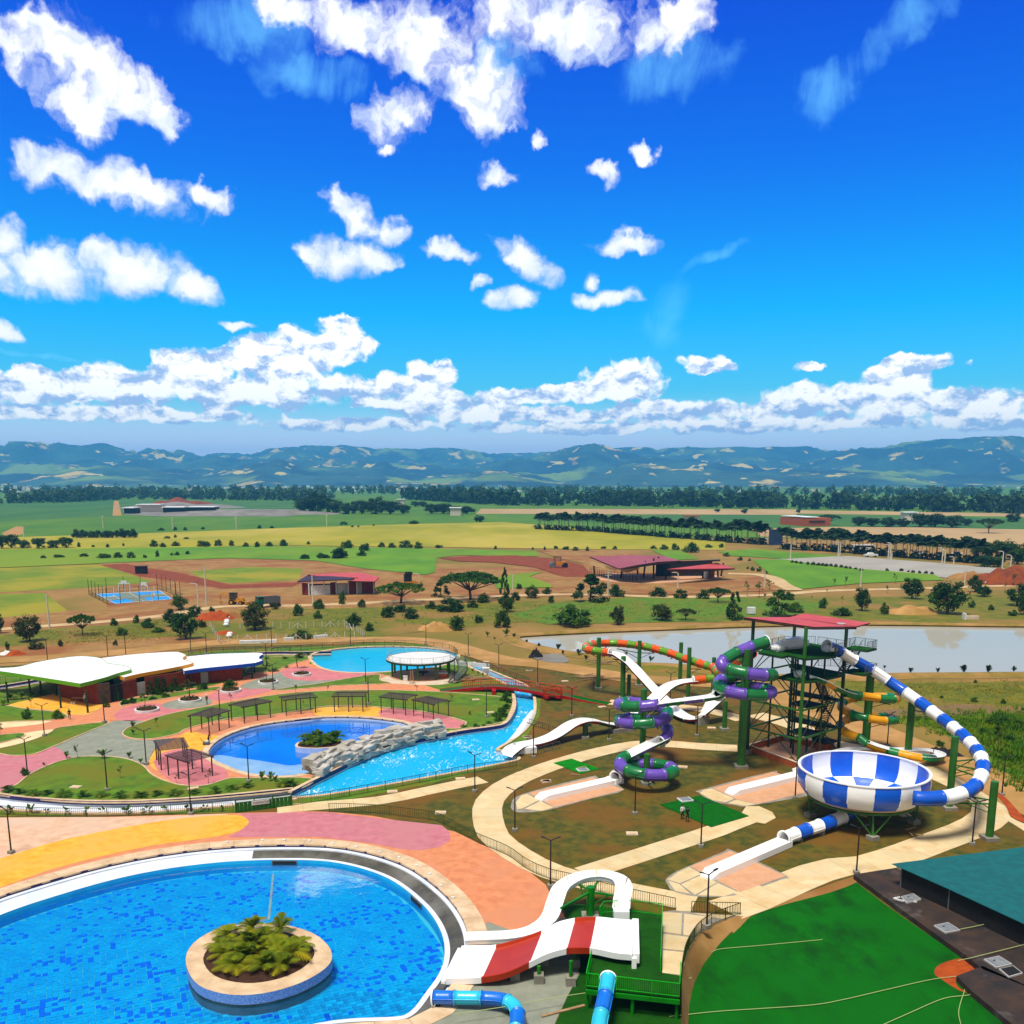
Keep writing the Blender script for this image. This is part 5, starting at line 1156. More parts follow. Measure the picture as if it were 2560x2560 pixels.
def slide_orange():
 t = thing('raft_slide', 'orange and lime tube slide with wide white open chutes crossing behind the purple coils', 'water slide', (19.4, 163.3, 0), world=True)
 p = [V((35.5, 138.5, 12.6)), V((36.3, 144, 11.6))] + at(SW, [(1680, 560, 151), (1590, 505, 158), (1450, 462, 161.5), (1300, 415, 164.8), (1205, 380, 167), (1050, 325, 169.5), (850, 272, 173), (735, 250, 174.9), (560, 228, 177), (400, 220, 178.2), (258, 224, 177.5), (165, 235, 175), (115, 265, 172), (130, 292, 169), (200, 305, 167), (300, 320, 165.7), (390, 330, 164.8)])
 tube_sections(t, cr(p, 8), 0.70, ['gel_orange', 'gel_lime'], 2.0, mouth=('end',))
 f1 = at(SW, [(385, 338, 164.8), (470, 355, 164.2), (560, 412, 163), (650, 492, 162), (760, 612, 160.5), (880, 742, 159), (980, 850, 157.5), (1070, 945, 155), (1150, 1015, 151), (1240, 1070, 148), (1340, 1098, 146.5), (1430, 1068, 146), (1510, 990, 146), (1580, 905, 146.5), (1650, 845, 147.5)])
 flume_sections(t, cr(f1, 6), 1.1, 0.2, ['gel_dark_red', 'steel_dark_green'], 3.0, round_=False)
 p2 = at(SW, [(1650, 835, 147.5), (1720, 785, 149.5), (1740, 720, 152), (1690, 655, 153.5), (1600, 628, 154), (1500, 632, 154), (1400, 645, 153.8), (1350, 650, 153.7)])
 tube_sections(t, cr(p2, 8), 0.70, ['gel_lime', 'gel_orange'], 2.0, mouth=('end',))
 f2 = at(SW, [(1365, 658, 153.8), (1250, 668, 153.2), (1130, 695, 152.5), (1030, 748, 151.5), (950, 822, 150.3), (870, 902, 149), (780, 990, 147), (690, 1060, 145), (590, 1130, 143.3), (500, 1168, 142)]) + at(R3, [(600, 858, 140.5), (520, 838, 139.5), (440, 836, 138.3), (360, 862, 137), (290, 908, 135.7), (220, 950, 134.3), (120, 985, 132.5), (0, 1008, 130.4)]) + at(R2, [(1605, 925, 128.0), (1570, 960, 127.2)])
 flume_sections(t, cr(f2, 6), 1.1, 0.2, ['gel_red', 'steel_dark_green', 'gel_red'], 3.0, round_=False)
 # end box standing in the river
 e = G(R2(1600, 960), -0.4)
 for (r, x, y, zt, rr) in ((SW, 255, 750, 9.6, 0.38), (SW, 535, 860, 7.6, 0.45), (SW, 720, 715, 8.6, 0.36), (SW, 1195, 665, 7.6, 0.38), (SW, 1285, 865, 9.2, 0.36), (SW, 1705, 1220, 4.6, 0.36), (SW, 605, 850, 4.2, 0.34), (SW, 1570, 860, 7.4, 0.36)):
  g = G(r(x, y)); column(t, g.x, g.y, zt, rr, 1.3)
 g = G(SW(255, 750)); arms(t, g.x, g.y, [at(SW, [(130, 340, 168.5)])[0] , at(SW, [(330, 375, 166)])[0], at(SW, [(350, 262, 177.5)])[0]], 'steel_dark_green')
 g = G(SW(535, 860)); arms(t, g.x, g.y, [at(SW, [(420, 400, 164)])[0], at(SW, [(620, 520, 161.8)])[0]], 'steel_dark_green')
 g = G(SW(720, 715)); arms(t, g.x, g.y, [at(SW, [(900, 335, 172.3)])[0], at(SW, [(470, 285, 177)])[0]], 'steel_dark_green')
 g = G(SW(1195, 665)); arms(t, g.x, g.y, [at(SW, [(1090, 400, 169)])[0], at(SW, [(1300, 470, 165)])[0]], 'steel_dark_green')
 g = G(SW(1285, 865)); arms(t, g.x, g.y, [at(SW, [(1440, 520, 161.5)])[0], at(SW, [(1420, 690, 154)])[0]], 'steel_dark_green')
 # concrete saddles at the dips
 for uvs, h in (((R3, (640, 925), (790, 905)), 0.7), ((SW, (1400, 1170), (1510, 1150)), 1.3)):
  a, b = G(uvs[0](*uvs[1])), G(uvs[0](*uvs[2]))
  d = (b - a).normalized(); MB().bar(a + V((0, 0.4, h / 2)), b + V((0, 0.4, h / 2)), 1.2, h).build('saddle', M['grey_concrete'], t)
 g = G(R3(450, 955)); column(t, g.x, g.y, 2.0, 0.4, 1.1, 'steel_dark_green'); MB().bar((g.x - 0.9, g.y, 2.1), (g.x + 0.9, g.y, 2.1), 0.5, 0.4).build('bracket', M['steel_dark_green'], t)
 MB().box(V((e.x + 1.6, e.y + 0.2, 0.1)), (3.4, 2.0, 1.5), 0.3).build('end_box', M['white_gel'], t)
slide_orange()
def slide_yellow():
 t = thing('body_slide', 'yellow and green coiled body slide with a white trough at its start and end', 'water slide', (50, 130, 0), world=True)
 c = (50.0, 130.0)
 s = at(R4, [(468, 535, 124.2), (540, 562, 124.7), (620, 605, 125.6), (700, 640, 126.3), (760, 655, 126.6)])
 flume_sections(t, cr(s, 6), 0.6, 0.24, ['gel_mid_green', 'gel_yellow', 'gel_mid_green', 'gel_mid_green'], 1.8)
 R = 3.6
 h = [s[-2], s[-1]] + helix(c, R, 255, 255 + 290, 8.8, 6.3, 50) + helix(c, R, 545, 545 + 360, 6.3, 3.4, 60)[1:] + helix(c, R, 905, 905 + 50, 3.4, 2.95, 10)[1:]
 h += at(R4, [(850, 995, 126.2)])
 tube_sections(t, even(h, 0.4), 0.55, ['gel_mid_green', 'gel_yellow'], 2.5)
 o = [h[-1]] + at(R4, [(920, 1022, 125.6), (1000, 1045, 125), (1100, 1070, 124.2)]) + [V((55.2, 123.4, 1.05)), V((57.2, 123.7, 0.9)), V((58.3, 124.8, 0.85)), V((58.0, 126.2, 0.85)), V((56.3, 127.2, 0.8)), V((53, 127.4, 0.8)), V((49.5, 127.6, 0.8)), V((46, 127, 0.8)), V((42.6, 124.2, 0.75)), V((39.8, 120.8, 0.7)), V((36.8, 118.0, 0.65))]
 flume_sections(t, cr(o, 6), 0.62, 0.40, ['gel_yellow', 'gel_mid_green', 'gel_yellow', 'gel_mid_green', 'gel_yellow', 'white_gel', 'white_gel', 'white_gel'], 2.6)
 # half cover over the first part of the last bend
 cv = cr(at(R4, [(1000, 1040, 124.8), (1100, 1065, 124.0), (1200, 1085, 123.3), (1320, 1098, 123.4)]), 6)
 prof = [(-0.66, 0.1), (-0.6, 0.5), (-0.3, 0.72), (0.0, 0.78)]
 for i, m_ in enumerate(('gel_mid_green', 'gel_yellow', 'gel_yellow', 'gel_mid_green')):
  n = len(cv) - 1; a, b = n * i // 4, n * (i + 1) // 4
  MB().sweep(cv[a:b + 1], [(-x, y - 0.25) for x, y in prof], wrap=False).build('half_cover', M[m_], t, smooth=True)
 runout(t, V((37.6, 118.4, 0)), G(R3(1440, 1348)), 0.85, 0.62)
 column(t, *c, 11.4, 0.55, 1.5)
 for z, a in ((8.1, 300), (7.0, 60), (6.0, 180), (5.2, 290), (4.2, 60), (3.2, 190)): arms(t, *c, [(c[0] + R * math.cos(math.radians(a)), c[1] + R * math.sin(math.radians(a)), z - 0.4)], 'steel_dark_green')
slide_yellow()
def slide_bowl():
 t = thing('bowl_slide', 'blue and white bowl slide fed by a long striped tube, draining through a lower tube', 'water slide', (39.6, 103, 0), world=True)
 c = V((39.6, 103.0, 0)); n = 16
 prof_w = [(6.90, 6.0), (6.94, 5.2), (6.86, 4.3), (6.62, 3.55), (6.15, 3.1)]
 prof_f = [(6.15, 3.1), (4.3, 2.88), (2.43, 2.74)]
 prof_c = [(2.43, 2.74), (1.4, 2.66), (0.7, 2.5)]
 out_w = [(7.00, 5.98), (7.13, 5.35), (7.10, 4.6), (6.92, 3.9), (6.45, 3.2)]
 rot = math.radians(-122.75)
 for k in range(n):
  a0, a1 = rot + 2 * math.pi * k / n, rot + 2 * math.pi * (k + 1) / n
  col = 'gel_bowl_blue' if k % 2 else 'white_gel'; col2 = 'white_gel' if k % 2 else 'gel_bowl_blue'
  MB().lathe(prof_w + [], 6, c, a0, a1).build('bowl_panel', M[col], t, smooth=True)
  MB().lathe(out_w, 6, c, a0, a1).build('outer_panel', M[col], t, smooth=True)
  MB().lathe(prof_f, 4, c, a0, a1).build('floor_panel', M[col2], t, smooth=True)
  if k % 2 == 0:
   MB().lathe([(6.83, 5.97), (6.83, 6.06), (7.12, 6.06), (7.12, 5.94), (7.0, 5.94)], 12, c, a0, a1 + (a1 - a0)).build('rim', M['white_gel'], t)
  # joint flanges under the bowl
  m = (math.cos(a0), math.sin(a0))
  MB().bar(c + V((m[0] * 7.12, m[1] * 7.12, 5.3)), c + V((m[0] * 6.95, m[1] * 6.95, 3.9)), 0.07, 0.12).build('flange', M[col], t)
 for k in range(n // 2): MB().lathe(prof_c, 4, c, rot + 4 * math.pi * k / n, rot + 4 * math.pi * (k + 1) / n).build('centre_panel', M['gel_bowl_blue'], t, smooth=True)
 MB().lathe([(6.45, 3.2), (5.9, 2.8), (3.0, 2.5), (1.0, 2.4), (0.8, 1.4)], 28, c).build('underside', M['pale_concrete'], t, smooth=True)
 MB().lathe([(5.7, 2.5), (5.7, 2.72), (5.95, 2.72), (5.95, 2.5), (5.7, 2.5)], 28, c).build('ring_beam', M['steel_green'], t)
 feed = [V((42.6, 127.0, 15.75)), V((44.36, 128, 15.05))] + at(R4, [(760, 415, 129), (880, 482, 129.3), (1000, 562, 128.8), (1120, 640, 127.2), (1210, 704, 125), (1300, 770, 122), (1410, 852, 118), (1510, 935, 113.5), (1598, 1025, 109), (1645, 1115, 104.3), (1640, 1205, 100.8), (1585, 1292, 98), (1450, 1352, 96.3), (1260, 1372, 95.4)]) + [V((42.2, 95.7, 5.05))]
 tube_sections(t, cr(feed, 8), 0.76, ['gel_blue', 'white_gel'], 2.75, mouth=('start',))
 ex = cr([V((39.6, 103, 2.2)), V((39.0, 102.4, 1.6)), V((37.0, 100.8, 1.15)), V((34.5, 99.0, 0.98)), V((31.5, 97.0, 0.9)), V((28.6, 94.9, 0.85))], 8)
 tube_sections(t, ex, 0.72, ['white_gel', 'gel_blue'], 2.0, start=0, mouth=('end',))
 runout(t, V((28.9, 95.1, 0)), G(R6(145, 268)), 0.85, 0.66)
 for x, y in ((38.7, 96.7), (34.2, 103.8), (45.1, 101.5), (41.5, 109.0)):
  d = (V((x, y, 0)) - c); d.z = 0; d.normalize(); s = V((-d.y, d.x, 0)); b = V((x, y, 0.3)); q = c + d * 5.7 + V((0, 0, 2.6))
  g = thing_part('support_frame', t)
  MB().bar(b, q, 0.16).bar(b, q + s * 1.9, 0.12).bar(b, q - s * 1.9, 0.12).bar(b, c + d * 3.2 + V((0, 0, 2.4)), 0.12).bar(q + s * 1.9, q - s * 1.9, 0.14).build('strut', M['steel_green'], g)
  MB().box((x, y, 0.2), (1.0, 1.0, 0.5), 0.4).build('footing', M['grey_concrete'], g)
 for (x, y, z, r) in ((55.1, 127.7, 8.2, 0.48), (51.2, 106.3, 8.8, 0.40), (51.2, 96.7, 6.5, 0.40)): column(t, x, y, z, r, 1.5)
 arms(t, 51.2, 106.3, [(54.2, 106.6, 6.0), (53.2, 103.6, 5.6), (52.0, 103.0, 5.2)]); arms(t, 51.2, 96.7, [(48.8, 97.4, 4.6), (47.4, 96.4, 4.2)]); arms(t, 55.1, 127.7, [(58.5, 123, 6.9)], 'steel_dark_green')
 for q in ((33.4, 98.2), (30.4, 96.2)): MB().box((q[0], q[1], 0.1), (0.3, 1.2, 0.7), 0.95).build('saddle', M['grey_concrete'], t)
def thing_part(name, parent):
 o = bpy.data.objects.new(name, None); COL.objects.link(o); o.parent = parent
 o['_w'] = parent['_w']; o.location = (0, 0, 0); return o
slide_bowl()
# ---------------------------------------------------------------- slide tower
def rail(t, pts, h=1.05, m_='steel_dark_green', step=0.16, posts=1.6, thin=0.03, closed=False, pn='railing_panel'):
 """railing: top and bottom rail, posts as parts, balusters joined"""
 pts = [V(p) for p in pts]; path = pts + ([pts[0]] if closed else [])
 mb = MB()
 for a, b in zip(path, path[1:]):
  mb.bar(a + V((0, 0, h)), b + V((0, 0, h)), 0.05); mb.bar(a + V((0, 0, 0.12)), b + V((0, 0, 0.12)), 0.04)
 mb.build('handrail', M[m_], t)
 q = even(path, step); bal = MB()
 for p in q:
  bal.add([p + V((-thin / 2, 0, 0.12)), p + V((thin / 2, 0, 0.12)), p + V((thin / 2, 0, h)), p + V((-thin / 2, 0, h)), p + V((0, -thin / 2, 0.12)), p + V((0, thin / 2, 0.12)), p + V((0, thin / 2, h)), p + V((0, -thin / 2, h))], [(0, 1, 2, 3), (4, 5, 6, 7)])
 tag(bal.build('balusters', M[m_], t), kind='stuff')
 for p in even(path, posts): MB().box(p + V((0, 0, h / 2)), (0.06, 0.06, h)).build('post', M[m_], t)
def tower():
 t = thing('slide_tower', 'tall green steel slide tower with red roof, turf decks and a brick pit below', 'tower', (39.5, 129, 0), world=True)
 F_, L_, B_, R_ = V((38.35, 122.7, 0)), V((33.1, 129.2, 0)), V((40.7, 135.6, 0)), V((45.9, 129.1, 0))
 for p, z, r in ((F_, 19.0, 0.24), (L_, 19.1, 0.24), (B_, 18.9, 0.24), (R_, 18.9, 0.24)):
  o = MB().cyl(p, p + V((0, 0, z)), r, n=12).build('post', M['steel_green' if p is F_ else 'steel_dark_green'], t)
 mids = [(F_ + R_) / 2, (L_ + B_) / 2, F_ * 0.28 + B_ * 0.72, F_ * 0.62 + B_ * 0.38 + V((2, 1, 0)), L_ * 0.5 + R_ * 0.5]
 for p in mids: MB().cyl(p, p + V((0, 0, 14.8)), 0.14, n=10).build('post', M['steel_dark_green'], t)
 lv = [0.4, 3.85, 7.8, 11.6, 14.8]
 for a, b in ((F_, L_), (L_, B_), (B_, R_), (R_, F_)):
  for i, z in enumerate(lv[1:]):
   MB().bar(a + V((0, 0, z)), b + V((0, 0, z)), 0.16, 0.22).build('beam', M['steel_green'], t)
  for z0, z1 in zip(lv, lv[1:]):
   m = (a + b) / 2
   if z0 < 11:
    MB().bar(a + V((0, 0, z0)), m + V((0, 0, z1)), 0.1).build('brace', M['steel_dark_green'], t)
    MB().bar(b + V((0, 0, z0)), m + V((0, 0, z1)), 0.1).build('brace', M['steel_dark_green'], t)
   else:
    MB().bar(a + V((0, 0, z0)), a.lerp(b, 0.4) + V((0, 0, z1)), 0.1).build('brace', M['steel_dark_green'], t)
    MB().bar(b + V((0, 0, z0)), b.lerp(a, 0.4) + V((0, 0, z1)), 0.1).build('brace', M['steel_dark_green'], t)
 def deck(pts, z, m_='platform_turf', th=0.2):
  o = MB().prism([V((p[0], p[1], 0)) for p in pts], z - 0.06, z).build('deck', M[m_], t)
  MB().prism([V((p[0], p[1], 0)) for p in pts], z - th - 0.1, z - 0.062).build('deck_frame', M['steel_dark_green'], o)
  return o
 D15 = [(33.3, 126.6), (35.6, 123.2), (36.7, 124.4), (38.2, 121.9), (42.9, 123.8), (43.4, 126.2), (46.3, 129.0), (43.6, 132.6), (41.2, 135.2), (35.0, 129.9)]
 deck(D15, 15.0)
 D12 = [(35.8, 125.6), (38.2, 122.6), (40.2, 123.1), (45.4, 127.2), (45.2, 129.4), (41.2, 135.0), (39.6, 133.6), (40.6, 129.6), (37.8, 127.9)]
 deck(D12, 11.8)
 lands = [[(46.2, 130.4), (48.6, 128.2), (50.6, 130.0), (48.4, 132.4)], [(46.0, 129.8), (48.2, 127.4), (50.6, 129.4), (48.2, 131.9)]]
 deck(lands[0], 14.95); deck(lands[1], 11.75)
 for z, q in ((7.8, 0), (3.85, 1)):
  deck([(40.4, 124.6), (42.8, 126.6), (40.6, 129.4), (38.2, 127.4)], z, 'dark'); deck([(43.2, 130.6), (45.6, 129.4), (43.4, 132.2), (41.4, 134.6), (40.2, 133.4)], z, 'dark')
 # rails on the upper decks
 rail(t, [(43.0, 133.2, 15), (38.6, 133.0, 15), (35.2, 130.0, 15)], 1.1, 'steel_grey', 0.28)
 rail(t, [(46.0, 129.4, 15), (43.3, 132.9, 15)], 1.1, 'steel_grey', 0.28)
 rail(t, [(42.9, 124.0, 15), (43.4, 126.2, 15), (45.9, 128.6, 15)], 1.1, 'steel_grey', 0.28)
 rail(t, [(48.6, 128.2, 15), (50.6, 130.0, 15), (48.4, 132.4, 15), (46.2, 130.4, 15)], 1.1, 'steel_grey', 0.2)
 rail(t, [(48.2, 127.4, 11.8), (50.6, 129.4, 11.8), (48.2, 131.9, 11.8), (43.6, 133.0, 11.8)], 1.1, 'steel_grey', 0.2)
 rail(t, [(45.4, 127.4, 11.8), (44.2, 126.2, 11.8)], 1.1, 'steel_grey', 0.25)
 # switchback stairs in the right half
 def flight(a, b, w):
  a, b = V(a), V(b); d = b - a; n = max(3, int(abs(d.z) / 0.19)); h = V((d.x, d.y, 0)).normalized(); x = V((h.y, -h.x, 0))
  tr = MB()
  for i in range(n):
   p = a + d * ((i + 0.5) / n); tr.box(p, (0.3, w, 0.05), math.atan2(h.y, h.x))
  o = tr.build('stair_flight', M['dark'], t)
  for s in (-1, 1):
   MB().bar(a + x * s * w / 2 - V((0, 0, .1)), b + x * s * w / 2 - V((0, 0, .1)), 0.08, 0.28).build('stringer', M['steel_dark_green'], o)
   m2 = MB(); m2.bar(a + x * s * w / 2 + V((0, 0, 1)), b + x * s * w / 2 + V((0, 0, 1)), 0.05)
   for i in range(0, n, 2):
    p = a + d * ((i + 0.5) / n) + x * s * w / 2; m2.bar(p, p + V((0, 0, 1)), 0.03)
   m2.build('handrail', M['steel_dark_green'], o)
 fl = [((44.2, 130.9, 0), (41.6, 127.4, 3.85)), ((42.2, 126.8, 3.85), (45.0, 130.4, 7.8)), ((44.2, 130.9, 7.8), (41.6, 127.4, 11.8)), ((45.6, 129.0, 11.8), (48.6, 131.4, 14.95))]
 for a, b in fl: flight(a, b, 1.1)
 for z in (3.85, 7.8): flight((43.2, 129.9, z - 1.9), (45.2, 132.2, z), 1.0)
 # pit with a low brick wall
 pit = [V((33.6, 130.6, 0)), V((38.0, 121.9, 0)), V((45.4, 129.6, 0)), V((40.5, 136.3, 0))]
 for a, b in zip(pit, pit[1:] + pit[:1]):
  w = MB().bar(a + V((0, 0, 0.45)), b + V((0, 0, 0.45)), 0.25, 0.9).build('pit_wall', M['brick_orange'], t)
  MB().bar(a + V((0, 0, 0.93)), b + V((0, 0, 0.93)), 0.28, 0.06).build('coping', M['pale_concrete'], w)
 MB().prism(pit, 0.0, 0.05).build('pit_floor', M['peach_pave'], t)
 MB().box((43.9, 128.9, 0.9), (2.0, 1.6, 1.8), 0.6).build('service_box', M['brick_orange'], t); MB().box((43.9, 128.7, 2.0), (3.0, 2.4, 0.12), 0.6).build('canopy', M['dark'], t)
 for p in (F_, L_, B_, R_): MB().box(p + V((0, 0, 0.3)), (1.0, 1.0, 0.7), 0.7).build('footing', M['grey_concrete'], t)
 # roof: two planes meeting in a shallow valley
 q = lambda x, y, z: G(TW(x, y), z)
 A1, A2, A3, A4, A5 = q(90, 152, 19.35), q(890, 262, 19.15), q(1385, 258, 19.3), q(1300, 246, 19.2), q(620, 150, 19.25)
 b1, b2 = q(1540, 216, 19.55), q(790, 106, 19.6)
 for nm, pts in (('front', [A1, A2, A3, A4, A5]), ('back', [A5, A4, A3, b1, b2])):
  mb = MB(); n = len(pts); lo = [p - V((0, 0, 0.16)) for p in pts]
  mb.add(pts, [(0, i, i + 1) for i in range(1, n - 1)]); mb.mi = 1
  mb.add(lo + pts, [(0, i + 1, i) for i in range(1, n - 1)] + [(i, (i + 1) % n, n + (i + 1) % n, n + i) for i in range(n)])
  mb.build('roof', [M['red_roof'], M['pergola']], t)
 for a, b in ((A1, A2), (A2, A3), (A1, b2), (A5, A3)): MB().bar(a - V((0, 0, 0.28)), b - V((0, 0, 0.28)), 0.12, 0.2).build('roof_beam', M['pergola'], t)
 g = q(1210, 232, 19.3); MB().cyl(g, g + V((0, 0, 0.12)), 0.55, n=16).build('roof_vent', M['door_grey'], t)
 # start tubs and bundles under white covers
 def bundle(nm, p, s, rz, lab, m_='white_gel'):
  bm = bmesh.new(); bmesh.ops.create_cube(bm, size=1); bmesh.ops.bevel(bm, geom=bm.edges[:], offset=0.18, segments=2, affect='EDGES'); bmesh.ops.subdivide_edges(bm, edges=bm.edges[:], cuts=2, use_grid_fill=True)
  for v in bm.verts:
   k = noise.noise(V(v.co) * 3 + V(p)) * 0.12; v.co = V((v.co.x * s[0], v.co.y * s[1], (v.co.z + 0.5) * s[2] * (1 + k * 1.5) )) + V(v.co).normalized() * k
  me = bpy.data.meshes.new(nm); bm.to_mesh(me); bm.free(); me.materials.append(M[m_]); me.polygons.foreach_set('use_smooth', [True] * len(me.polygons))
  o = bpy.data.objects.new(nm, me); COL.objects.link(o); o.location = p; o.rotation_euler = (0, 0, rz); tag(o, lab, 'bundle')
 bundle('covered_bundle', (38.8, 129.6, 15.0), (4.6, 1.8, 1.3), 0.35, 'large bundle under white sheeting on the tower\'s top deck')
 bundle('covered_bundle', (36.2, 127.4, 15.0), (1.9, 1.3, 0.95), 0.5, 'smaller white sheeted bundle beside the green tube entrance on the top deck')
 bundle('covered_bundle', (38.6, 125.0, 11.8), (1.6, 1.1, 0.9), 0.6, 'white sheeted tub on the tower\'s middle deck behind the yellow slide')
 bundle('start_tub', (43.1, 127.3, 14.9), (1.9, 1.7, 0.9), 0.5, 'white start tub at the head of the blue striped tube')
tower()
# ---------------------------------------------------------------- slide platform at the large pool, near right
PZ = 1.8
def platform_area():
 # turf below the platform and the wide green turf beyond the bank
 px_sheet('turf', R5, [(985, 455), (1110, 440), (1400, 470), (1590, 500), (1600, 880), (1690, 900), (1700, 1300), (880, 1300), (1010, 1000), (1085, 860), (1010, 545)], 0.048, 'platform_turf')
 px_sheet('grey_paving', R5, [(540, 622), (760, 665), (1010, 550), (1083, 860), (1008, 1000), (860, 1320), (100, 1320), (200, 1110), (330, 960), (500, 900), (420, 720)], 0.044, 'grey_pave')
 px_sheet('turf', R6, [(975, 275), (815, 338), (560, 408), (375, 487), (300, 560), (170, 670), (90, 830), (30, 1000), (10, 1300), (2500, 1300), (2000, 900), (1690, 780), (1500, 650), (1180, 430)], 0.028, 'turf')
 px_sheet('soil_patch', R6, [(1428, 795), (1460, 745), (1600, 710), (1700, 770), (1560, 812), (1560, 870), (1620, 905), (1560, 888), (1470, 830)], 0.034, 'orange_soil', 3)
 px_sheet('dirt_edge', R6, [(980, 250), (990, 285), (830, 345), (600, 405), (430, 460), (380, 490), (300, 570), (290, 520), (360, 470), (520, 405), (760, 325)], 0.034, 'dirt', 2)
 t = thing('slide_platform', 'bright green steel platform with turf deck and railings at the head of the pool slides', 'platform', G(PW(600, 1100), 0), world=True)
 g = lambda pts, z=PZ: [G(PW(*p), z) for p in pts]
 D = [(105, 1292), (1085, 1405), (1095, 1172), (905, 1142), (905, 545), (560, 503), (262, 520), (150, 1000)]
 MB().prism(g(D), PZ - 0.05, PZ).build('deck', M['platform_turf'], t)
 MB().prism(g([(115, 1285), (1075, 1395), (1085, 1172), (895, 1142), (895, 555), (560, 515), (272, 530), (160, 1000)]), PZ - 0.3, PZ - 0.052).build('deck_frame', M['bright_green'], t)
 a, b = g([(100, 1300), (1090, 1410)])
 MB().bar(a - V((0, 0.05, 0.28)), b - V((0, 0.05, 0.28)), 0.14, 0.34).build('edge_beam', M['bright_green'], t)
 for x, y in ((125, 1300), (600, 1360), (1070, 1405), (890, 900), (560, 600), (300, 640)):
  p = G(PW(x, y), PZ); MB().cyl((p.x, p.y + 0.2, 0), (p.x, p.y + 0.2, PZ - 0.3), 0.13, n=10).build('leg', M['bright_green'], t)
 rail(t, g([(1095, 1172), (1085, 1405), (420, 1328)]), 1.1, 'lime_rail', 0.15, 2.4)
 rail(t, g([(235, 1306), (105, 1292), (160, 1040)]), 1.1, 'lime_rail', 0.15, 2.0)
 rail(t, g([(885, 1128), (905, 545), (560, 503)]), 1.1, 'lime_rail', 0.15, 2.6)
 rail(t, g([(440, 510), (290, 520), (250, 580)]), 1.1, 'lime_rail', 0.15, 2.0)
 # ---- wide red and white slide
 ed = [((1402, 548), (1402, 752), 2.55), ((1300, 540), (1300, 742), 2.55), ((1205, 530), (1170, 715), 2.5), ((1120, 530), (1085, 712), 2.42), ((1055, 536), (1005, 716), 2.25), ((955, 560), (890, 748), 1.95), ((855, 610), (780, 800), 1.5), ((720, 660), (640, 862), 1.0), ((580, 697), (492, 890), 0.62), ((470, 702), (380, 895), 0.40), ((372, 704), (276, 897), 0.30)]
 t2 = thing('wide_slide', 'wide wavy red and white slide dropping into the large pool', 'water slide', G(R5(840, 800), 0), world=True)
 fa = cr([G(R5(*e[0]), e[2]) for e in ed], 4); ne = cr([G(R5(*e[1]), e[2]) for e in ed], 4)
 N_ = len(fa); cuts = [0, 9, 16, 24, 32, N_ - 1]; cols = ['white_gel', 'gel_red', 'white_gel', 'gel_red', 'white_gel']
 for k in range(5):
  mb = MB(); i0, i1 = cuts[k], cuts[k + 1]; rows = []
  for i in range(i0, i1 + 1):
   f_, n_ = fa[i], ne[i]; w = (n_ - f_).normalized(); u = V((0, 0, 1))
   rows.append([f_ - w * 0.06 - u * 0.3, f_ - w * 0.10 + u * 0.22, f_ + w * 0.04 + u * 0.24, f_ + w * 0.16, f_.lerp(n_, 0.33) - u * 0.02, f_.lerp(n_, 0.66) - u * 0.02, n_ - w * 0.16, n_ - w * 0.04 + u * 0.24, n_ + w * 0.10 + u * 0.22, n_ + w * 0.06 - u * 0.3, n_.lerp(f_, 0.5) - u * 0.16])
  m = len(rows[0]); mb.add([p for r_ in rows for p in r_], [(i * m + j, (i + 1) * m + j, (i + 1) * m + (j + 1) % m, i * m + (j + 1) % m) for i in range(i1 - i0) for j in range(m)])
  mb.build('slide_section', M[cols[k]], t2, smooth=False)
 e = fa[0], ne[0]
 MB().bar(e[0] + V((0.25, 0, 0.0)), e[1] + V((0.25, -0.3, 0.0)), 0.5, 0.75).build('start_box', M['white_gel'], t2)
 MB().bar(e[1] + V((0.1, -0.35, 0.1)), e[1] + V((0.1, -0.35, -0.75)), 0.35, 0.25).build('start_box_leg', M['white_gel'], t2)
 MB().bar(fa[-1] + V((-0.15, 0, -0.05)), ne[-1] + V((-0.2, -0.2, -0.05)), 0.3, 0.24).build('end_lip', M['white_gel'], t2)
 for (x, y) in ((1035, 965), (840, 950), (695, 930), (1062, 850), (872, 840)):
  b = G(R5(x, y));
  j = min(range(N_), key=lambda i: abs(fa[i].x * 0.4 + ne[i].x * 0.6 - b.x)); zt = fa[j].z - 0.25
  o = MB().cyl((b.x, b.y + 1.0, 0.5), (b.x, b.y + 1.0, max(0.9, zt)), 0.14, n=10).build('support', M['bright_green'], t2)
  MB().box((b.x, b.y + 1.0, 0.35), (0.75, 0.75, 0.75)).build('plinth', M['grey_concrete'], o)
 # ---- white curved flume
 t3 = thing('curved_slide', 'narrow white flume curling from the platform down to the large pool', 'water slide', (6.9, 78.2, 0), world=True)
 p = [(1335, 478, 2.35), (1340, 420, 2.5), (1352, 350, 2.7), (1325, 296, 2.8), (1240, 268, 2.85), (1150, 268, 2.8), (1060, 290, 2.7), (975, 345, 2.45), (938, 430, 2.0), (905, 525, 1.5), (840, 585, 1.1), (745, 622, 0.75), (640, 638, 0.5), (510, 643, 0.38), (395, 648, 0.30)]
 flume_sections(t3, cr([G(R5(x, y), z) for x, y, z in p], 6), 0.62, 0.24, ['white_gel'], 2.6, round_=False)
 s = G(R5(1335, 490), 2.3); MB().box((s.x, s.y, 2.25), (1.3, 0.9, 0.75)).build('start_box', M['white_gel'], t3)
 MB().cyl((6.9, 78.2, 0.2), (6.9, 78.2, 2.9), 0.36, n=16).build('column', M['bright_green'], t3); MB().box((6.9, 78.2, 0.12), (1.5, 1.5, 0.3)).build('footing', M['grey_concrete'], t3)
 c = V((6.9, 78.2, 2.4))
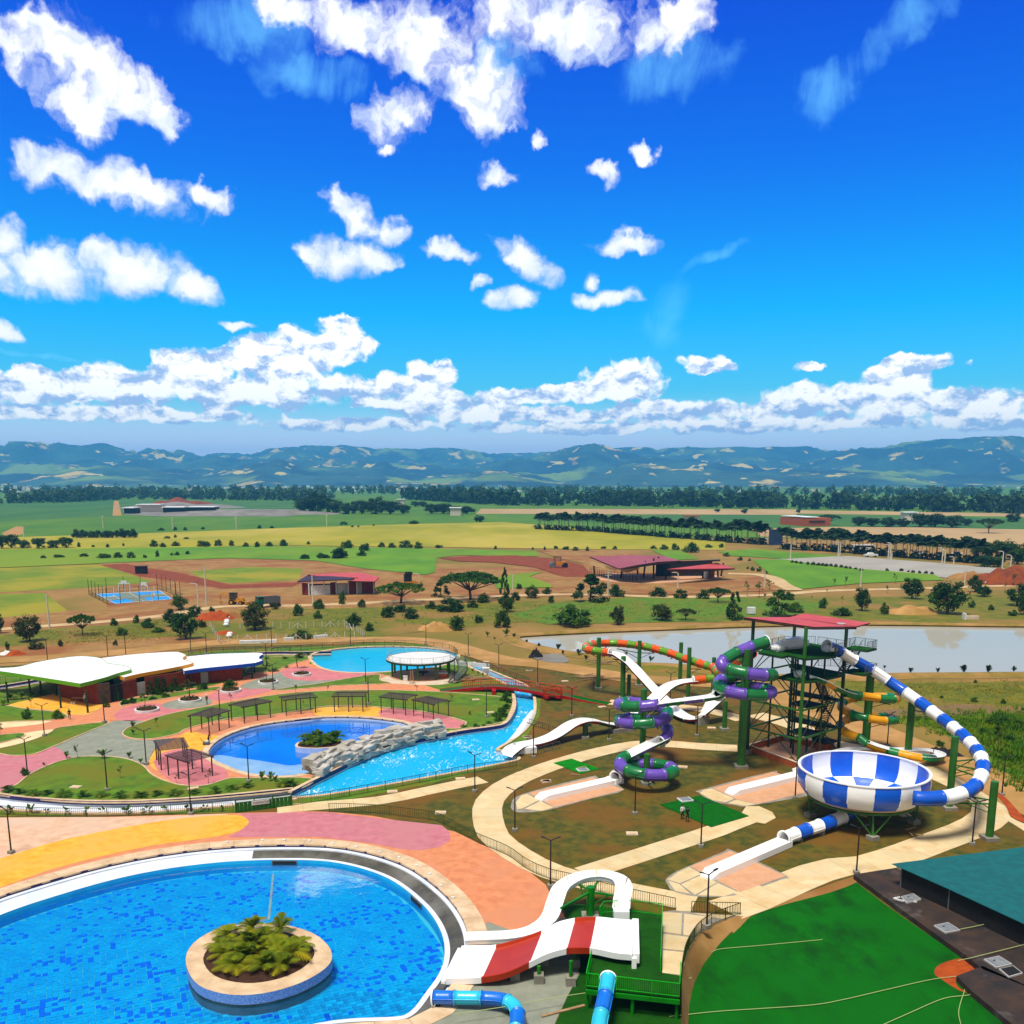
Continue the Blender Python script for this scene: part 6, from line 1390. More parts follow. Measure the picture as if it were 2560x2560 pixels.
 for q in ((970, 460), (1300, 385), (1060, 300), (1200, 290)):
  k = G(R5(*q), 2.45); MB().bar(c, k, 0.16).bar(c - V((0, 0, 1.3)), c.lerp(k, 0.75), 0.1).build('bracket', M['bright_green'], t3)
 # ---- blue tube: from the platform, out to the front and back to the pool
 t4 = thing('blue_tube_slide', 'light and dark blue tube slide curling from the platform to the large pool', 'water slide', G(PW(330, 1260), 0), world=True)
 tp = [G(PW(338, 1200), 2.35), G(PW(322, 1290), 2.3), G(PW(300, 1420), 2.1), G(PW(255, 1620), 1.8)]
 d = tp[-1] - tp[-2]; d.normalize()
 tp += [tp[-1] + d * 2.5 - V((0, 0, .25)), tp[-1] + d * 4.5 + V((-1.2, 0, -.4)), tp[-1] + d * 5.2 + V((-3.2, 0.2, -.6))]
 en = [G(R5(660, 1330), 1.15), G(R5(702, 1180), 1.1), G(R5(712, 1110), 1.05), G(R5(690, 1050), 1.0), G(R5(625, 1015), 0.95), G(R5(525, 1003), 0.9), G(R5(350, 1000), 0.8), G(R5(200, 997), 0.7)]
 tube_sections(t4, cr(tp + [en[0] + V((0.6, -1.6, 0.1))] + en, 6), 0.50, ['gel_cyan', 'gel_sea'], 2.05, mouth=('start', 'end'))
 for q in ((230, 1050), (665, 1090)):
  b = G(R5(*q)); MB().box((b.x, b.y + 0.2, 0.25), (0.35, 0.9, 0.5)).build('saddle', M['dark'], t4)
 # plank and the loose ropes
 a, b = G(R5(855, 1112), 0.12), G(R5(1115, 1045), 0.12)
 tag(MB().bar(a, b, 0.22, 0.08).build('plank', M['wood']), 'weathered plank lying on the dark turf beside the blue tube', 'plank')
 def rope(r, pts, z, lab):
  q = cr([G(r(x, y), z) for x, y in pts], 6)
  o = MB().tube(q, 0.028, 5).build('rope', M['wire']); tag(o, lab, 'rope')
 rope(R6, [(-60, 1036), (200, 1008), (440, 992), (750, 970), (930, 938), (1180, 880), (1430, 825), (1700, 790), (2100, 700)], 0.12, 'long pale rope crossing the green turf to the orange soil patch')
 rope(R6, [(1100, 1100), (1280, 1020), (1480, 935), (1620, 915), (1750, 880), (2100, 800)], 0.12, 'pale rope curving over the turf in the bottom right corner')
 rope(R6, [(178, 672), (240, 655), (450, 637), (800, 604)], 0.08, 'short straight pale rope lying near the curved railing')
 rope(R6, [(1580, 1090), (1565, 1020), (1575, 960), (1600, 880), (1600, 815)], 0.1, 'white hose running down from the lower black slab')
 rope(R6, [(1560, 722), (1640, 705), (1800, 665), (2100, 590)], 0.7, 'pale rope stretched across the black slab to its middle hatch')
 rope(R6, [(1575, 545), (1700, 520), (2100, 430)], 0.7, 'pale rope tied to the second hatch of the black slab')
 rope(R5, [(320, 1100), (650, 1052), (900, 1005), (1160, 965), (1500, 915), (1760, 880)], 0.9, 'thin line strung low past the blue tube towards the bank')
 # black slab roof with hatches
 t = thing('black_slab', 'long low black slab stained grey, beside the turf and the teal netting', 'slab', G(R6(1400, 500), 0), world=True)
 top = gs(R6, [(975, 238), (1215, 200), (1400, 310), (1680, 470), (1940, 625), (2300, 850), (2300, 1010), (1700, 770), (1600, 690), (1300, 475)], 0.5)
 MB().prism(top, 0.0, 0.5).build('slab_body', M['black_roof'], t)
 lo = gs(R6, [(1553, 808), (1700, 752), (1940, 860), (2300, 1020), (2300, 1300), (2050, 1200), (1860, 1075), (1640, 895)], 0.5)
 t5 = tag(MB().prism(lo, 0.0, 0.5).build('black_slab', M['black_roof']), 'lower black stained slab at the bottom right edge', 'slab')
 kb = gs(R6, [(1222, 200), (1945, 618)], 0.55); MB().bar(kb[0], kb[1], 0.25, 0.3).build('kerb', M['grey_concrete'], t)
 def hatch(pts, z, lab, open_=False):
  q = gs(R6, pts, z); c = sum(q, V()) / 4
  h = thing('hatch', lab, 'hatch', (c.x, c.y, 0.5), 'metal hatches on the black slab', world=True)
  MB().prism(q, 0.48, 0.52 + (z - 0.5)).build('frame', M['door_grey'], h)
  i = [p.lerp(c, 0.14) for p in q]; MB().prism(i, 0.5, 0.55 + (z - 0.5)).build('lid', M['hatch'] if not open_ else M['dark'], h)
  k = i[0].lerp(i[2], 0.35); MB().box((k.x, k.y, z + 0.07), (0.25, 0.06, 0.05), 0.5).build('handle', M['dark'], h)
 hatch([(1240, 362), (1310, 345), (1355, 377), (1272, 398)], 0.62, 'grey hatch lid lying skewed with its white frame, farthest on the black slab')
 hatch([(1425, 524), (1505, 507), (1575, 550), (1490, 566)], 0.6, 'closed grey hatch with white frame in the middle of the black slab')
 hatch([(1706, 715), (1790, 695), (1866, 741), (1776, 761)], 0.6, 'closed grey hatch nearest the orange soil patch')
 hatch([(1790, 768), (1872, 750), (1925, 792), (1846, 815)], 0.6, 'open hatch frame with a dark opening on the lower slab', True)
 fr = gs(R6, [(1200, 372), (1240, 385), (1330, 392)], 0.56); tag(MB().bar(fr[0], fr[1], 0.12).bar(fr[1], fr[2], 0.12).bar(fr[0], fr[0].lerp(fr[1], 0.6) + V((0.3, 0.3, 0.1)), 0.1).build('loose_frame', M['white_paint']), 'loose white frame pieces beside the farthest hatch', 'frame')
 # teal shade net roof
 t = thing('shade_net', 'teal shade net roof with dark screen below, right edge beside the black slab', 'canopy', G(R6(1600, 300), 0), world=True)
 zc = 2.6
 q = [G(R6(1190, 178), zc), G(R6(1932, 84), zc + 0.3), G(R6(2500, 20), zc + 0.5), G(R6(2700, 900), zc + 0.3), G(R6(2300, 720), zc + 0.1), G(R6(1932, 515), zc), G(R6(1500, 315), zc - 0.05)]
 mb = MB(); nq = 7; lo = [p - V((0, 0, 0.06)) for p in q]
 mb.poly(q); k = len(mb.f); mb.add(lo + q, [(i, (i + 1) % nq, nq + (i + 1) % nq, nq + i) for i in range(nq)]); mb.build('net', M['teal_net'], t)
 w = [G(R6(1232, 200), 2.45), G(R6(1500, 322), 2.4), G(R6(1932, 525), 2.4), G(R6(2300, 730), 2.4)]
 for a, b in zip(w, w[1:]):
  a, b = V((a.x + 0.3, a.y + 0.1, 0)), V((b.x + 0.3, b.y + 0.1, 0)); MB().bar(a + V((0, 0, 1.2)), b + V((0, 0, 1.2)), 0.06, 2.4).build('screen', M['dark'], t)
  MB().cyl(a, a + V((0, 0, 2.5)), 0.08).build('pole', M['steel_grey'], t)
platform_area()
# ---------------------------------------------------------------- fences, gate, bridge
def fence(label, pts, h=1.1, m_='fence_green', step=0.22, posts=2.4, name='fence', thin=0.035):
 c = pts[0]
 t = thing(name, label, 'fence', (c.x, c.y, c.z), world=True)
 rail(t, pts, h, m_, step, posts, thin)
 return t
def fences():
 fence('long green railing between the palm bed and the pool deck, left of the green gate', cr(gs(R1, [(-260, 1190), (0, 1206), (300, 1219), (600, 1219), (900, 1206), (1180, 1192), (1310, 1190)]), 4))
 fence('green railing on the lawn edge along the river, right of the green gate', cr(gs(R2, [(80, 1312), (300, 1275), (600, 1223), (1000, 1145), (1300, 1085), (1500, 1058), (1632, 1036)]), 4))
 fence('curved green railing between the salmon deck and the concrete path', cr(gs(R2, [(340, 1354), (520, 1358), (700, 1368), (900, 1392), (1080, 1420)]) + gs(R5, [(400, 30), (480, 72), (650, 145), (770, 228), (900, 285), (1050, 320), (1220, 370), (1400, 412), (1660, 468)]), 4))
 fence('short straight railing beside the gap onto the plaza', gs(PW, [(1212, 513), (1460, 522), (1722, 528)]))
 def zp(y): return 0.05 + 1.76 * min(1, max(0, (y - 515) / 400))
 fence('curved railing on top of the earth bank beside the green turf', cr([G(PW(x, y), zp(y)) for x, y in [(1722, 528), (1530, 600), (1400, 660), (1290, 740), (1210, 850), (1155, 960), (1128, 1060), (1108, 1180)]], 4))
 fence('dark green fence curving behind the back pool', cr(gs(R2, [(-60, 262), (100, 240), (320, 222), (600, 200), (850, 204), (1050, 216), (1180, 236), (1228, 272)]), 4), 1.2, 'steel_dark_green', 0.4, 2.5)
 fence('dark green fence between the pavilion and the dirt track', cr(gs(R1, [(1060, 312), (1300, 292), (1500, 296), (1690, 292)]), 3), 1.2, 'steel_dark_green', 0.4, 2.5)
 fence('dark green fence along the lazy river before the red bridge', cr(gs(R2, [(1275, 312), (1400, 352), (1550, 410), (1720, 470)]), 3), 1.2, 'steel_dark_green', 0.35, 2.5)
 fence('dark fence behind the left end of the pavilion', cr(gs(R1, [(-300, 520), (0, 470), (120, 455), (200, 445)]), 3), 1.2, 'steel_dark_green', 0.4, 2.5)
 fence('thin grey fence beside the end of the red and white chute', gs(R3, [(75, 1085), (180, 1048), (275, 1022)]), 1.0, 'steel_grey', 0.5, 1.6)
 fence('thin dark fence on the lawn behind the white splash wall', gs(R3, [(50, 860), (160, 890), (275, 935), (270, 985)]), 1.0, 'steel_dark_green', 0.5, 1.8)
 # gate with its sign
 a, b = G(R1(1325, 1196)), G(R1(1640, 1156))
 t = thing('green_gate', 'solid green gate with a white lettered sign, between two railings', 'gate', (a + b) / 2, world=True)
 d = (b - a).normalized(); nrm = V((d.y, -d.x, 0))
 n = 14
 for i in range(n):
  p, q = a.lerp(b, i / n), a.lerp(b, (i + 0.94) / n); MB().bar(p + V((0, 0, 0.62)), q + V((0, 0, 0.62)), 0.05, 1.0).build('panel', M['gate_green'], t)
 MB().bar(a + V((0, 0, 1.18)), b + V((0, 0, 1.18)), 0.09, 0.09).bar(a + V((0, 0, 0.1)), b + V((0, 0, 0.1)), 0.09, 0.09).build('frame', M['gate_green'], t)
 for f in (0, 0.33, 0.66, 1): p = a.lerp(b, f); MB().box(p + V((0, 0, 0.8)), (0.12, 0.12, 1.6)).build('post', M['gate_green'], t)
 mb = MB(); mb.bar(a + V((0, 0, 1.55)), b + V((0, 0, 1.55)), 0.05)
 for i in range(60): p = a.lerp(b, i / 59); mb.box(p + V((0, 0, 1.37)), (0.03, 0.03, 0.36))
 tag(mb.build('spikes', M['fence_green'], t), kind='stuff')
 s0, s1 = a.lerp(b, 0.28) + nrm * 0.08, a.lerp(b, 0.60) + nrm * 0.08
 sg = MB().bar(s0 + V((0, 0, 0.95)), s1 + V((0, 0, 0.95)), 0.03, 0.5).build('sign', M['white_paint'], t)
 mb = MB()
 for i in range(9):
  p = s0.lerp(s1, 0.08 + i * 0.105) + nrm * 0.02 + V((0, 0, 0.95)); q = p + d * 0.13
  mb.bar(p + V((0, 0, .14)), p - V((0, 0, .14)), 0.02, 0.04).bar(q + V((0, 0, .14)), q - V((0, 0, .14)), 0.02, 0.04).bar(p + V((0, 0, .0 if i % 3 else .13)), q + V((0, 0, .0 if i % 2 else .13)), 0.02, 0.04)
 mb.build('lettering', M['gate_green'], sg)
fences()
def bridge():
 near = cr([G(R2(1105, 522), 0.1), G(R2(1300, 500), 0.6), G(R2(1500, 490), 1.05), G(R2(1700, 512), 1.15), G(R2(1932, 553), 0.95), G(R3(250, 652), 0.6), G(R3(430, 692), 0.25), G(R3(590, 724), 0.06)], 5)
 far = offset2(near, 2.3)
 c = near[len(near) // 2]
 t = thing('red_bridge', 'red arched footbridge over the lazy river', 'bridge', (c.x, c.y, 0), world=True)
 n = len(near)
 k0 = 4; k1 = n - 7
 MB().add(near[:k1] + far[:k1], [(i, i + 1, k1 + i + 1, k1 + i) for i in range(k1 - 1)]).build('deck', M['gate_green'], t)
 MB().add(near[k1 - 1:] + far[k1 - 1:], [(i, i + 1, (n - k1 + 1) + i + 1, (n - k1 + 1) + i) for i in range(n - k1)]).build('ramp', M['turf_mat'], t)
 for e in (near, far): MB().sweep([p - V((0, 0, 0.16)) for p in e], [(-0.1, -0.28), (0.1, -0.28), (0.1, 0.2), (-0.1, 0.2)]).build('girder', M['red_steel'], t)
 rail(t, near[4:k1], 1.15, 'orange_rail', 0.36, 1.7, 0.075); rail(t, far[4:k1], 1.15, 'orange_rail', 0.36, 1.7, 0.075)
 for e in (near[4:k1], far[4:k1]): MB().tube([p + V((0, 0, 1.15)) for p in e], 0.06, 6).build('handrail', M['orange_rail'], t)
 for q in (R2(1475, 545), R2(1825, 572)):
  g = G(q, 0); MB().box((g.x, g.y + 0.9, 0.3), (0.7, 1.9, 1.0)).build('pier', M['red_steel'], t)
 px_sheet('bridge_landing', R3, [(595, 722), (630, 688), (690, 695), (690, 728)], 0.045, 'concrete')
bridge()
# ---------------------------------------------------------------- pavilion with three wavy roofs
def pavilion():
 t = thing('pavilion', 'long low brick pavilion under three wavy white roofs edged green, yellow and blue', 'building', G(R1(700, 500), 0), world=True)
 def roof(pts, z, fas, th=0.55):
  o = cr([G(r(x, y), z) for r, x, y in pts], 1, True) if False else [G(r(x, y), z) for r, x, y in pts]
  n = len(o)
  rf = MB().prism([p for p in o], z - th, z).build('roof', M['roof_white'], t)
  of = offc(o, 0.04)
  lo, hi = [V((p.x, p.y, z - th - 0.04)) for p in of], [V((p.x, p.y, z + 0.06)) for p in of]
  inn = [V((p.x, p.y, z + 0.06)) for p in offc(o, -0.06)]
  MB().add(lo + hi + inn, [(i, (i + 1) % n, n + (i + 1) % n, n + i) for i in range(n)] + [(n + i, n + (i + 1) % n, 2 * n + (i + 1) % n, 2 * n + i) for i in range(n)]).build('fascia', M[fas], rf)
  # standing seams
  xs = [p.x for p in o]; ys = [p.y for p in o]
  return rf
 b = lambda pts: [(BW, x, y) for x, y in pts]
 c = lambda pts: [(R1, x, y) for x, y in pts]
 def sm(pts, k=4):
  q = cr([V((x, y, 0)) for _, x, y in pts], k); return [(pts[0][0], p.x, p.y) for p in q]
 roof(sm(b([(-330, 318), (0, 345), (440, 412), (880, 482)]))[:-1] + sm(b([(880, 482), (1150, 415), (1300, 365), (1420, 335)]))[:-1] + sm(b([(1425, 332), (1440, 318), (1400, 292), (1300, 272), (1190, 258), (1155, 238), (1120, 205), (1040, 188), (930, 178), (800, 182), (600, 208), (380, 248), (150, 300), (-330, 312)])), 4.3, 'fascia_green')
 roof(sm(c([(695, 436), (800, 412), (960, 384), (1085, 358)]))[:-1] + sm(c([(1086, 355), (1060, 343), (1030, 334), (1030, 322), (1045, 312), (1020, 298), (980, 291), (850, 297), (700, 310), (540, 330)])) + c([(600, 400)]), 3.75, 'fascia_yellow')
 roof(sm(c([(1030, 400), (1150, 384), (1330, 366), (1470, 350)]))[:-1] + sm(c([(1478, 340), (1470, 334), (1456, 328), (1462, 315), (1478, 306), (1465, 298), (1400, 297), (1200, 303), (1040, 318)])) + c([(1010, 350)]), 3.2, 'fascia_blue')
 # walls below
 def wall(p0, p1, h, m_, r=R1, th=0.3, nm='wall'):
  a, b_ = G(r(*p0)), G(r(*p1)); return MB().bar(a + V((0, 0, h / 2)), b_ + V((0, 0, h / 2)), th, h).build(nm, M[m_], t)
 for p0, p1, h, m_ in (((345, 545), (505, 582), 3.6, 'brick'), ((505, 582), (556, 588), 3.6, 'brick'), ((556, 588), (622, 578), 3.6, 'rock_dark'), ((690, 560), (770, 538), 3.1, 'brick'), ((820, 528), (1000, 500), 3.1, 'brick'), ((1000, 500), (1075, 480), 3.1, 'brick'), ((1075, 474), (1128, 468), 2.6, 'brick'), ((1174, 465), (1358, 446), 2.6, 'brick'), ((1358, 446), (1330, 400), 2.6, 'brick'), ((345, 545), (300, 470), 3.6, 'brick')):
  wall(p0, p1, h, m_)
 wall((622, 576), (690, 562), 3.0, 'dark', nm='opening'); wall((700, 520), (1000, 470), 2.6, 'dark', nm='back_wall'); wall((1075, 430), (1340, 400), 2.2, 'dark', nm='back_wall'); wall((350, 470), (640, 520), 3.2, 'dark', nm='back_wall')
 for p0, p1, h in (((772, 536), (820, 527), 2.3), ((1128, 467), (1172, 464), 2.1)):
  d = wall(p0, p1, h, 'door_grey', th=0.12, nm='door')
  a, b_ = G(R1(*p0)), G(R1(*p1)); k = a.lerp(b_, 0.8); MB().box((k.x, k.y - 0.12, 1.0), (0.06, 0.1, 0.2)).build('handle', M['steel_grey'], d)
 for p0, p1 in (((505, 565), (520, 566)), ((440, 540), (470, 548))):
  a, b_ = G(R1(*p0)), G(R1(*p1)); MB().bar(a + V((0, -0.3, 1.4)), b_ + V((0, -0.3, 1.4)), 0.1, 1.2).build('window', M['glass_dark'], t)
 for r, x, y, z in ((BW, 965, 800, 3.75), (BW, 670, 750, 3.75), (BW, 90, 690, 3.75), (BW, 335, 620, 3.75), (BW, 455, 600, 3.75), (BW, 620, 610, 3.75), (BW, 1130, 690, 3.7), (R1, 1418, 440, 2.65), (R1, 1430, 410, 2.65), (R1, 1000, 490, 3.1), (R1, 880, 520, 3.1), (R1, 1358, 445, 2.6), (BW, -60, 640, 3.75)):
  p = G(r(x, y)); MB().cyl((p.x, p.y, 0), (p.x, p.y, z), 0.17, n=10).build('column', M['steel_dark_green'], t)
 p = G(BW(430, 640));
 # tables and things inside
 q = G(BW(860, 690)); tb = thing('terrace_table', 'table with white buckets in the shade of the green-edged roof', 'table', (q.x, q.y, 0))
 MB().box((0, 0, 0.9), (2.2, 0.8, 0.06)).build('tabletop', M['wood'], tb)
 for sx in (-1, 1):
  for sy in (-.3, .3): MB().box((sx, sy, 0.44), (0.06, 0.06, 0.88)).build('leg', M['dark'], tb)
 for i, (dx, dy) in enumerate(((-0.7, -0.9), (-0.2, -1.1))): tag(MB().lathe([(0.14, 0), (0.19, 0.4), (0.17, 0.4), (0.13, 0.03), (0, 0.03)], 14, (q.x + dx, q.y + dy, 0)).build('bucket', M['white_paint']), ('left' if i == 0 else 'right') + ' white bucket on the floor below the terrace table', 'bucket')
M['rock_dark'] = mat('rock_dark', C(96, 78, 60), C(70, 58, 46), 1.5, 0.9, 5, bump=0.6)
pavilion()
# ---------------------------------------------------------------- round deck
def round_deck():
 c = V((-17.9, 183.7, 0)); R = 6.7
 t = thing('round_deck', 'round raised white deck on green columns beside the back pool', 'deck', c, world=True)
 MB().lathe([(0, 3.5), (R, 3.5), (R, 3.15), (R - 0.5, 3.1), (0, 3.1)], 48, c).build('deck', M['white_paint'], t)
 MB().lathe([(R + 0.02, 3.52), (R + 0.02, 3.12), (R + 0.1, 3.12), (R + 0.1, 3.52), (R + 0.02, 3.52)], 48, c).build('edge_beam', M['steel_dark_green'], t)
 MB().lathe([(0, 0.08), (6.3, 0.08), (6.4, 0.0)], 40, c).build('floor', M['peach_pave'], t)
 for k in range(10):
  a = 0.3 + k * 0.6283; p = c + V((5.7 * math.cos(a), 5.7 * math.sin(a), 0)); MB().cyl(p, p + V((0, 0, 3.1)), 0.2, n=10).build('column', M['steel_green'], t)
  MB().bar(p + V((0, 0, 2.95)), c + V((0, 0, 2.95)), 0.16, 0.25).build('beam', M['steel_dark_green'], t)
 circ = [c + V((6.55 * math.cos(a), 6.55 * math.sin(a), 3.5)) for a in [math.radians(25 + 330 * i / 44) for i in range(45)]]
 rail(t, circ, 1.05, 'door_grey', 0.3, 2.2, 0.025)
 a, b = G(DW(1062, 205), 3.5), G(DW(968, 488), 0.1); m = (a + b) / 2 + V((1.2, 0.6, 0.0))
 path = even(cr([a, m, b], 10), 0.42); n = len(path)
 for i, p in enumerate(path):
  d = path[min(i + 1, n - 1)] - path[max(0, i - 1)]; MB().box((p.x, p.y, p.z), (0.36, 1.7, 0.06), math.atan2(d.y, d.x)).build('step', M['steel_grey'], t)
 for s in (-0.9, 0.9):
  q = [V((p.x, p.y, p.z)) for p in offset2(path, s)]
  MB().sweep(q, [(-0.04, -0.2), (0.04, -0.2), (0.04, 0.1), (-0.04, 0.1)]).build('stringer', M['steel_dark_green'], t)
  hr = MB().tube([p + V((0, 0, 1.0)) for p in q], 0.035, 5)
  for p in q[::2]: hr.bar(p, p + V((0, 0, 1.0)), 0.03)
  hr.build('handrail', M['steel_dark_green'], t)
 q = G(DW(865, 440)); k = thing('brick_counter', 'small brick counter with pale top below the round deck', 'counter', (q.x, q.y, 0)); MB().box((0, 0, 0.5), (1.6, 0.9, 1.0)).build('counter_body', M['brick_orange'], k); MB().box((0, 0, 1.03), (1.8, 1.1, 0.06)).build('counter_top', M['white_paint'], k)
 q = G(DW(630, 412)); k = thing('round_table', 'dark oval table in the shade under the round deck', 'table', (q.x, q.y, 0)); MB().lathe([(0, 0.8), (1.2, 0.8), (1.2, 0.72), (0, 0.72)], 24).build('tabletop', M['dark'], k); MB().cyl((0, 0, 0), (0, 0, 0.72), 0.15).build('pedestal', M['dark'], k)
 q = G(DW(505, 500)); k = thing('step_ladder', 'pale wooden step ladder standing at the edge of the round deck', 'ladder', (q.x, q.y, 0))
 for sy in (-1, 1):
  for sx in (-0.35, 0.35): MB().bar((sx, sy * 0.7, 0), (sx * 0.5, 0, 2.6), 0.08).build('rail', M['wood'], k)
 for i in range(1, 7): z = i * 0.37; w = 0.35 - 0.17 * z / 2.6; MB().bar((-w, -0.7 * (1 - z / 2.6), z), (w, -0.7 * (1 - z / 2.6), z), 0.1, 0.04).build('rung', M['wood'], k)
 q = G(DW(432, 475)); tag(MB().box((q.x, q.y, 0.5), (0.8, 0.6, 1.0)).box((q.x, q.y, 1.03), (0.9, 0.7, 0.08)).build('white_cabinet', M['white_paint']), 'small white cabinet beside the step ladder under the deck', 'cabinet')
 q = G(DW(1355, 385)); k = thing('pump_cabinet', 'white louvred cabinet by the river, left of the red bridge', 'cabinet', (q.x, q.y, 0)); MB().box((0, 0, 0.6), (1.5, 1.0, 1.2)).build('cabinet_body', M['white_paint'], k)
 for i in range(5): MB().box((0, -0.52, 0.25 + i * 0.18), (1.2, 0.04, 0.08)).build('louvre', M['door_grey'], k)
 q = G(DW(1180, 300)); tag(MB().bar((q.x - 4.5, q.y + 2, 0.45), (q.x + 4.0, q.y - 2.5, 0.45), 0.3, 0.9).build('low_wall', M['white_paint']), 'low white wall on the lawn right of the round deck', 'wall')
round_deck()
# ---------------------------------------------------------------- pergolas
def pergola(r, c, lab, z=2.65):
 P0, P1, P3, P2 = [G(r(*p), z) for p in c]                # row one from P0 to P1, row two from P3 to P2
 o = (P0 + P1 + P2 + P3) / 4
 t = thing('pergola', lab, 'pergola', (o.x, o.y, 0), 'steel pergolas round the children\'s pool', world=True)
 for a, b in ((P0, P1), (P3, P2)):
  d = (b - a).normalized()
  for f in (0.04, 0.5, 0.96):
   p = a.lerp(b, f); MB().bar((p.x, p.y, 0), (p.x, p.y, z), 0.14).build('post', M['pergola'], t)
  MB().bar(a - d * 0.25, b + d * 0.25, 0.1, 0.16).build('beam', M['pergola'], t)
 n = 12
 for i in range(n + 1):
  a, b = P0.lerp(P1, i / n), P3.lerp(P2, i / n); d = (b - a).normalized(); MB().bar(a - d * 0.3 + V((0, 0, .12)), b + d * 0.3 + V((0, 0, .12)), 0.09, 0.07).build('slat', M['pergola_slat'], t)
 for f in (0.1, 0.3, 0.5, 0.7, 0.9):
  a, b = P0.lerp(P3, f), P1.lerp(P2, f); d = (b - a).normalized(); MB().bar(a - d * 0.2 + V((0, 0, .18)), b + d * 0.2 + V((0, 0, .18)), 0.07, 0.05).build('batten', M['pergola_slat'], t)
for r, c, lab in (
 (R1, [(900, 850), (872, 793), (1050, 832), (1022, 778)], 'pergola over yellow and pink paving, half hidden behind the frontmost pergola'),
 (R1, [(935, 875), (1060, 915), (1070, 842), (1192, 880)], 'frontmost pergola, on the round pink paving'),
 (R1, [(1062, 652), (1192, 608), (1165, 661), (1287, 622)], 'pergola on salmon paving nearest the grey plaza, left end of the arc'),
 (R1, [(1291, 590), (1440, 556), (1362, 604), (1521, 571)], 'second pergola of the arc counted from the grey plaza'),
 (R2, [(2, 560), (215, 535), (30, 581), (250, 560)], 'third pergola of the arc, where salmon paving turns yellow'),
 (R2, [(392, 528), (600, 527), (364, 556), (578, 555)], 'fourth pergola of the arc, on the yellow paving'),
 (R2, [(760, 532), (940, 547), (689, 560), (872, 579)], 'fifth pergola of the arc, behind the planter and rock wall'),
 (DW, [(680, 655), (935, 705), (513, 690), (760, 746)], 'last pergola of the arc, on pink paving at the rock wall\'s end')):
 pergola(r, c, lab)
# ---------------------------------------------------------------- lamp posts
def lamps():
 t0 = thing('lamp_post', 'x', 'street lamp')
 MB().box((0, 0, 0.16), (0.55, 0.55, 0.36)).build('base', M['grey_concrete'], t0)
 MB().cyl((0, 0, 0.34), (0, 0, 4.75), 0.085, 0.065, n=8).build('pole', M['black_steel'], t0)
 for s in (-1, 1):
  MB().bar((0, 0, 4.7), (s * 0.62, 0, 4.98), 0.07).build('arm', M['black_steel'], t0)
  MB().bar((s * 0.5, 0, 4.96), (s * 0.92, 0, 5.08), 0.2, 0.07).build('lamp_head', M['black_steel'], t0)
 L = [(R1, 250, 765, 'at the tip of the cream path beside the green lawn strip'), (R1, 155, 978, 'at the corner of the pink path and the front lawn'), (R1, 588, 690, 'on the salmon path where the grey plaza begins'), (R1, 822, 925, 'between the grey plaza and the round pink paving'), (R1, 603, 1070, 'standing in the middle of the front lawn'),
         (R1, 1398, 1022, 'at the near edge of the children\'s pool'), (R1, 1073, 1205, 'at the railing in front of the frontmost pergola'), (R1, 1237, 670, 'behind the second pergola, near the gardener'), (R1, 1535, 505, 'at the right end of the pavilion beside a tree planter'), (R7, 50, 235, 'on the beige deck at the left edge of the photo'),
         (R1, 268, 345, 'behind the green-edged roof, at the dirt track'), (R1, 607, 326, 'tall behind the joint of the green and yellow roofs'), (R1, 708, 318, 'behind the middle of the yellow-edged roof'), (R1, 1073, 300, 'behind the right end of the yellow-edged roof'), (R1, 1161, 306, 'behind the left half of the blue-edged roof'), (R1, 1497, 372, 'beside the right tip of the blue-edged roof'), (R1, 1527, 276, 'at the dark fence left of the back pool'),
         (R2, 487, 205, 'behind the back pool, at its left half'), (R2, 1008, 200, 'behind the back pool and the round deck'), (R2, 1300, 275, 'on the dirt track right of the round deck'), (R2, 1510, 358, 'on the lawn between the dirt track and the red bridge'), (R2, 1778, 476, 'behind the middle of the red bridge'), (R2, 1205, 462, 'at the foot of the spiral stair'), (R2, 592, 470, 'thin, on the lawn left of the round deck'), (R2, 612, 612, 'between the fourth and fifth pergolas'), (R2, 1425, 700, 'on the lawn left of the river channel'),
         (R2, 1345, 1215, 'at the concrete path below the river railing'), (R3, 93, 1090, 'beside the end of the white chute'), (R3, 357, 805, 'on the lawn in front of the red bridge\'s right end'), (R3, 613, 970, 'left of the lower purple coils'), (R3, 1220, 940, 'in front of the white valley chute'), (R3, 1036, 690, 'far behind the crossing white chutes'), (R3, 793, 1480, 'in front of the ground-level purple ring'),
         (PX, 1287, 2078, 'on the lawn left of the purple slide\'s run-out'), (PX, 1752, 2118, 'beside the straight slab path'), (R4, 352, 1370, 'in front of the bowl\'s left rim'), (WW, 708, 806, 'behind the yellow slide'), (R4, 1778, 1350, 'on the dirt right of the striped tube'), (WW, 1467, 1690, 'beside the last green column at the loop path'), (R6, 990, 235, 'at the corner of the black slab'), (R5, 908, 335, 'at the railing beside the salmon deck'), (PW, 1365, 835, 'in the curved railing above the green turf')]
 for i, (r, x, y, lab) in enumerate(L):
  p = G(r(x, y)); lab = 'black twin-headed lamp post ' + lab
  if i == 0: t0.location = p; t0['label'] = lab; t0['group'] = 'black twin-headed lamp posts of the park'; t0.rotation_euler = (0, 0, 0.2)
  else: copy_tree(t0, p + V((0, 0, 1.4 if (r is PW) else 0)), rnd.uniform(-0.5, 0.5), lab)
lamps()
